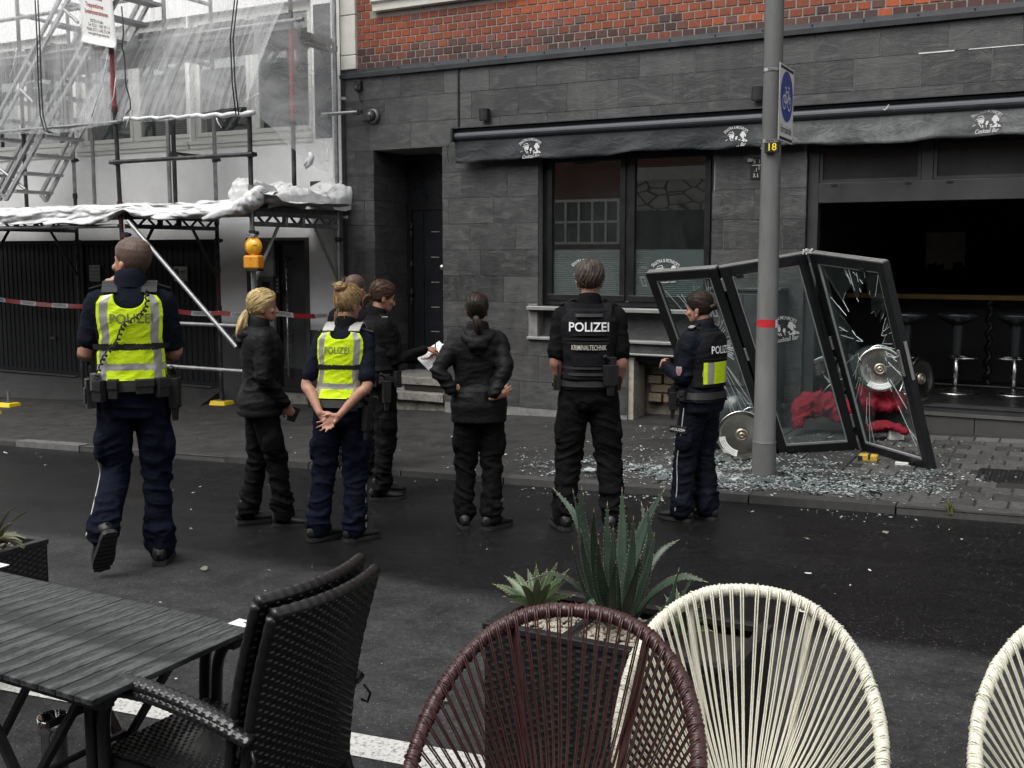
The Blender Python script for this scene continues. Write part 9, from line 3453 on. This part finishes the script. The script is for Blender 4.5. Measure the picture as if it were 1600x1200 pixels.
# ---------------------------------------------------------------- cord chairs
def make_cord_chair(name, label, cord_mat, tube_mat, seed):
 """egg shaped ring leaning back, bound with cord, strung to a small seat ring, on tube legs; looks along -Y"""
 r = thing(name, label, "cord chair", (0, 0, 0), "cord chairs of the terrace")
 rg = random.Random(seed)
 Lh = np.array((0, .36, .27))
 C0 = np.array((0, .0, .60))
 def ring(t):
  c, s = math.cos(t), math.sin(t)
  return C0 + Lh * c + np.array((.328 * math.copysign(abs(s) ** .86, s) * (1 + .05 * c), 0.03 * (1 - c * c), -.02 * (1 - c * c)))
 nseg = 860
 V, F_ = [], []
 sg_ = 12
 for i in range(nseg):
  t = 2 * math.pi * i / nseg
  p = ring(t)
  d = nrm(ring(t + .003) - ring(t - .003))
  a, b_ = frame_for(d, (0, -.6, .8))
  k = i % 4
  big = .0016 if vnoise(np.array([[i * .045, seed, 1.0]]))[0] > .62 else 0
  rr = .0168 + (.0011 if k in (1, 2) else -.0009) + big + .0006 * rg.random()
  for j in range(sg_):
   q_ = 2 * math.pi * j / sg_
   V.append(p + a * rr * math.cos(q_) + b_ * rr * math.sin(q_))
 for i in range(nseg):
  for j in range(sg_):
   F_.append((i * sg_ + j, i * sg_ + (j + 1) % sg_, ((i + 1) % nseg) * sg_ + (j + 1) % sg_, ((i + 1) % nseg) * sg_ + j))
 m = MB(); m._add(V, F_)
 m.build("wrapped_ring", cord_mat, r, True, (0, 0, 0))
 n = 84
 def inner(t):
  return np.array((.075 * math.sin(t), .10 + .05 * math.cos(t), .30 + .015 * math.cos(t)))
 m = MB(); m.tube([inner(2 * math.pi * i / 40) for i in range(40)], .012, 8, True)
 m.build("seat_ring", tube_mat, r, True, (0, 0, 0))
 for i in range(n):
  t = 2 * math.pi * (i + .5 + rg.uniform(-.06, .06)) / n
  for dt in (-.008, .008):
   p, q_ = ring(t + dt), inner(t + dt * 3)
   md = (p + q_) / 2 + np.array((0, .03, -.045)) * (.6 + .4 * abs(math.sin(t))) + np.array((rg.uniform(-.002, .002), 0, 0))
   st = nrm(md - p)
   out = nrm(p - C0)
   P = spline(np.array([p + out * .014 + np.array((0, -.012, 0)), p + np.array((0, -.018, 0)) - out * .012, md, q_]), 4)
   m = MB(); m.tube(P, .0023, 5)
   m.build("cord", cord_mat, r, True, (0, 0, 0))
  if i % 3 == 0:                     # knot band over the binding
   m = MB()
   d = nrm(ring(t + .003) - ring(t - .003))
   a, b_ = frame_for(d, (0, -.6, .8))
   m.tube([ring(t) + a * .0192 * math.cos(k) + b_ * .0192 * math.sin(k) for k in [j * math.pi / 6 for j in range(12)]], .0024, 5, True)
   m.build("binding", cord_mat, r, True, (0, 0, 0))
 for s_ in (-1, 1):
  m = MB()
  tp = ring(s_ * .46)
  m.tube(spline(np.array([tp + (0, .018, -.01), (s_ * .125, .27, .55), (s_ * .10, .20, .30), (s_ * .16, .25, .12), (s_ * .25, .34, .0)]), 8), .011, 10)
  m.build("leg", tube_mat, r, True, (0, 0, 0))
  m = MB()
  tp = ring(s_ * 2.5)
  m.tube(spline(np.array([tp + (0, .01, -.018), (s_ * .17, -.15, .26), (s_ * .20, -.22, .0)]), 8), .011, 10)
  m.build("leg", tube_mat, r, True, (0, 0, 0))
 m = MB(); m.tube([(-.10, .20, .30), (0, .12, .285), (.10, .20, .30)], .011, 8); m.build("seat_strut", tube_mat, r, True, (0, 0, 0))
 return r
M_CBROWN = surf("cord_oxblood", (0.046, 0.018, 0.016), 0.35, 0, 0.2, 30, 0.05)
M_CWHITE = surf("cord_cream", (0.62, 0.605, 0.50), 0.42, 0, 0.08, 12, 0.05, 60, dirt=.25, dirt_col=(0.46, 0.44, 0.34))
def seat_chair(o, px, py, s, turn=0.0):
 zt = .889 * s + .065
 T = atz(px, py, zt)
 o.scale = (s, s, s)
 yaw = A_YAW - math.atan((px - 800) / FOC) + turn
 o.rotation_euler.z = yaw
 off = np.array((-.36 * math.sin(yaw), .36 * math.cos(yaw))) * s
 o.location = (T[0] - off[0], T[1] - off[1], zt - .889 * s)
w1 = make_cord_chair("cord_chair", "cream cord chair with egg shaped ring right of the brown one", M_CWHITE, M_CWHITE, 3)
b1 = make_cord_chair("cord_chair", "dark brown cord chair with egg shaped ring in front of the agave planter", M_CBROWN, M_CBROWN, 5)
seat_chair(w1, 1172, 912, .94)
seat_chair(b1, 908, 943, .97, -.22)
w2 = copy_tree(w1)
w2['label'] = "cream cord chair cut off by the right picture edge"
seat_chair(w2, 1768, 945, .94, .0)
# ---------------------------------------------------------------- planters and plants
M_WICK = surf("black_planter_wicker", (0.012, 0.012, 0.0125), 0.45, 0, 0.2, 30, 0.1)
M_GRAVEL = surf("pale_pebble", (0.36, 0.32, 0.26), 0.7, 0, 0.25, 40, 0.1)
def planter(label, x0, x1, y0, y1, z0, z1, trays):
 p = thing("planter", label, "planter", ((x0 + x1) / 2, (y0 + y1) / 2, z0), "black woven planters on the terrace edge")
 for nm, fn, w in (("front_panel", lambda x, y, o: (x0 + x, y0 - o, z0 + y), x1 - x0), ("back_panel", lambda x, y, o: (x1 - x, y1 + o, z0 + y), x1 - x0), ("side_panel", lambda x, y, o: (x0 - o, y1 - x, z0 + y), y1 - y0), ("side_panel", lambda x, y, o: (x1 + o, y0 + x, z0 + y), y1 - y0)):
  P, Fq = weave(fn, w, z1 - z0 - .02, .024, .012, .004, res=3)
  mesh_obj(nm, P, Fq, M_WICK, p)
 m = MB()
 t = .03
 m.box(x0 - .006, x1 + .006, y0 - .006, y0 + t, z1 - .022, z1); m.box(x0 - .006, x1 + .006, y1 - t, y1 + .006, z1 - .022, z1)
 m.box(x0 - .006, x0 + t, y0 + t, y1 - t, z1 - .022, z1); m.box(x1 - t, x1 + .006, y0 + t, y1 - t, z1 - .022, z1)
 for k in range(1, trays):
  xx = x0 + (x1 - x0) * k / trays
  m.box(xx - .012, xx + .012, y0 + t, y1 - t, z1 - .02, z1 - .002)
 m.build("rim", M_WICK, p, bevel=.003)
 m = MB(); m.box(x0 + .01, x1 - .01, y0 + .01, y1 - .01, z1 - .09, z1 - .05); m.build("soil", surf("dark_soil", (0.03, 0.025, 0.02), 0.95), p)
 m = MB()
 rg = random.Random(int(abs(x0) * 100))
 for k in range(int(900 * (x1 - x0) * (y1 - y0) / .3)):
  x, y = rg.uniform(x0 + .035, x1 - .035 - (.27 if trays == 3 else 0)), rg.uniform(y0 + .035, y1 - .035)
  s = rg.uniform(.006, .012)
  m.sphere((x, y, z1 - .047 + rg.uniform(0, .012)), (s, s * rg.uniform(.7, 1.1), s * .7), 6, 4)
 tag(m.build("gravel", M_GRAVEL, p, True), kind='stuff')
 return p
PZ_ = .62
pA = atz(757, 972, PZ_)
px0, px1, py0, py1 = pA[0], pA[0] + .80, pA[1], pA[1] + .40
planter("long black woven planter with the big agave behind the brown chair", px0, px1, py0, py1, road_z(px0, py0) + .003, PZ_, 3)
qA = atz(73, 842, .52)
planter("black woven planter behind the table at the left picture edge", qA[0] - .36, qA[0], qA[1] - .75, qA[1], road_z(qA[0], qA[1]) + .003, .52, 2)
def leaf_mat(name, a, b_):
 t = NT(name)
 o = t.world()
 n = t.noise(t.scaled(o, (3, 3, 1)), 9, 5, .65)
 oi = t.new("ShaderNodeObjectInfo")
 f_ = t.math('ADD', t.math('MULTIPLY', n, .7), t.math('MULTIPLY', oi.outputs['Random'], .4), True)
 c = t.ramp(f_, [(.2, a), (.85, b_)])
 return t.done(t.principled(c, .42, 0, t.bump(t.noise(o, 60, 3), .12, .004), .45))
M_AGAVE = leaf_mat("agave_leaf", (0.008, 0.020, 0.011), (0.050, 0.082, 0.055))
M_AGAVEY = leaf_mat("agave_pale_leaf", (0.022, 0.05, 0.016), (0.12, 0.18, 0.085))
M_DRAC = leaf_mat("dracaena_leaf", (0.07, 0.085, 0.04), (0.22, 0.22, 0.13))
def blade(parent, base, tip, width, bow, mat, teeth=True, curl=0.0, n=18, name="leaf", wbase=.55):
 """thick pointed leaf with a channel, edge teeth and a dark end spine"""
 base, tip, bow = map(lambda q_: np.asarray(q_, float), (base, tip, bow))
 mid = (base + tip) / 2 + bow
 P = spline(np.array([base, base * .5 + mid * .5 + bow * .3, mid, mid * .5 + tip * .5 + bow * .28, tip]), max(2, n // 4))
 k = len(P)
 V, F_ = [], []
 L_ = np.linalg.norm(tip - base)
 side0 = nrm(np.cross(tip - base, _cc - base))
 for i in range(k):
  t = i / (k - 1)
  w = .66 * width * (wbase + (1 - wbase) * min(1, t / .35)) * (1 - max(0, (t - .35) / .65) ** 1.7) + .0015
  d = nrm(P[min(i + 1, k - 1)] - P[max(i - 1, 0)])
  s = nrm(side0 * math.cos(curl) + np.cross(d, side0) * math.sin(curl))
  s = nrm(s - d * np.dot(s, d))
  u = np.cross(s, d)
  th = .006 * (1 - t) + .0015
  for a, h in ((-1, .22), (-.5, .04), (0, -.02), (.5, .04), (1, .22)):
   V.append(P[i] + s * a * w + u * h * w)
  for a, h in ((.5, .04), (0, -.02), (-.5, .04)):
   V.append(P[i] + s * a * w * .95 + u * (h * w - th))
 for i in range(k - 1):
  for j in range(8):
   l = (j + 1) % 8
   F_.append((i * 8 + j, i * 8 + l, (i + 1) * 8 + l, (i + 1) * 8 + j))
 m = MB(); m._add(V, F_)
 lf = m.build(name, mat, parent, True)
 if teeth:
  m = MB()
  for i in range(1, k - 1):
   for e, sg2 in ((0, -1), (4, 1)):
    for q_ in (0, .5):
     a0 = np.array(V[i * 8 + e]) * (1 - q_) + np.array(V[(i + 1) * 8 + e]) * q_
     inn = np.array(V[i * 8 + e + (1 if e == 0 else -1)])
     o_ = nrm(a0 - inn)
     d = nrm(P[i + 1] - P[i])
     m._add([a0 - d * .002, a0 + d * .002, a0 + o_ * .004 + d * .002], [(0, 1, 2)])
  m.tube([P[-1], P[-1] + nrm(P[-1] - P[-2]) * .015], [.0016, .0004], 5)
  m.build("spine", surf("spine_pale", (0.30, 0.27, 0.16), .5), lf)
 return lf
ag = thing("agave", "large blue green agave with tall toothed leaves in the long planter", "agave", tuple(atz(962, 965, PZ_ - .04)))
AY = pA[1] + .22
B0 = lambda px, py=968, dy=0: at(px, py, AY + dy)
for (bx, tx, ty, w, dy, bow, curl) in ((938, 868, 767, .026, .02, (.03, 0, .05), .3), (948, 896, 770, .020, -.02, (-.01, 0, .0), .8), (950, 909, 766, .030, .0, (-.03, 0, .01), .15), (962, 949, 790, .022, .03, (-.01, 0, 0), -.2), (966, 972, 768, .031, .04, (.006, 0, 0), .1), (975, 1036, 768, .034, .05, (-.025, 0, .02), -.3), (980, 1012, 798, .024, .0, (.03, 0, 0), .5), (985, 1003, 790, .022, .08, (.03, 0, .02), .2), (965, 935, 850, .022, -.06, (-.01, -.02, 0), 0), (958, 962, 880, .018, -.08, (0, -.02, 0), .1), (972, 1000, 872, .020, -.07, (.01, -.02, .0), -.2), (988, 1100, 908, .022, -.03, (.0, 0, .06), -.9), (985, 1060, 893, .020, -.05, (.03, -.02, -.05), -.5), (990, 1080, 905, .020, -.07, (.01, -.02, -.06), -.3), (945, 826, 908, .014, -.04, (.0, 0, .075), .9), (940, 895, 858, .008, -.02, (-.01, 0, -.02), .6), (950, 932, 950, .028, -.12, (-.02, -.05, .05), .2), (955, 903, 945, .014, -.06, (0, -.02, .0), .3), (952, 928, 800, .026, -.03, (-.02, 0, 0), .4), (972, 990, 812, .026, -.02, (.01, 0, 0), -.5), (968, 958, 828, .024, -.05, (0, -.02, 0), .2), (980, 1022, 838, .022, -.05, (.02, -.01, .01), -.6), (945, 908, 832, .02, -.03, (-.02, 0, .01), .6), (975, 1056, 846, .016, .06, (.0, 0, .05), -.4)):
 blade(ag, B0(bx, 972), at(tx, ty, AY + dy * 2.2), w, bow, M_AGAVE, True, curl)
ag2 = thing("small_agave", "small pale green agave left of the large one in the long planter", "agave", tuple(at(838, 950, AY)))
for (tx, ty, w, dy) in ((775, 914, .017, -.02), (790, 932, .016, -.10), (792, 902, .018, .03), (806, 897, .018, .05), (826, 894, .015, .06), (838, 888, .016, .02), (853, 894, .014, .07), (868, 884, .015, .05), (885, 893, .014, .02), (880, 910, .015, -.04), (860, 912, .018, -.08), (840, 905, .018, -.10), (815, 915, .018, -.12), (800, 940, .013, -.14), (895, 930, .010, -.05)):
 blade(ag2, at(838 + (tx - 838) * .1, 950, AY), at(tx, ty, AY + dy), w, (0, 0, .012), M_AGAVEY, True, RND.uniform(-.4, .4), 14, wbase=.8)
ag3 = thing("small_agave", "small green agave behind the cream chair's ring in the long planter", "agave", tuple(at(1065, 985, AY)))
for (tx, ty, w, dy) in ((1030, 950, .014, -.04), (1042, 935, .014, .03), (1058, 925, .014, .05), (1075, 935, .013, .05), (1092, 945, .013, .0), (1100, 965, .013, -.05), (1032, 972, .013, -.08), (1070, 955, .014, -.06), (1110, 985, .012, -.04)):
 blade(ag3, at(1066, 990, AY), at(tx, ty, AY + dy), w, (0, 0, .012), M_AGAVEY, True, RND.uniform(-.4, .4), 14, wbase=.8)
dr = thing("dracaena", "spiky pale green plant in the left planter behind the table", "plant", tuple(at(-4, 850, qA[1] - .12)))
for k in range(30):
 a = RND.uniform(-2.9, 1.5)
 L_ = RND.uniform(45, 85)
 tx, ty = -6 + L_ * math.sin(a) * .75, 846 - L_ * abs(math.cos(a)) * RND.uniform(.5, 1.0)
 if k % 6 == 0:
  tx, ty = RND.uniform(20, 50), RND.uniform(845, 862)
 blade(dr, at(-6 + RND.uniform(-4, 4), 846, qA[1] - .12), at(tx, ty, qA[1] - .12 + RND.uniform(-.15, .15)), RND.uniform(.005, .009), (0, 0, .02), M_DRAC, False, RND.uniform(-.8, .8), 14, "leaf", .8)
bpy.data.scenes.remove(TMP)
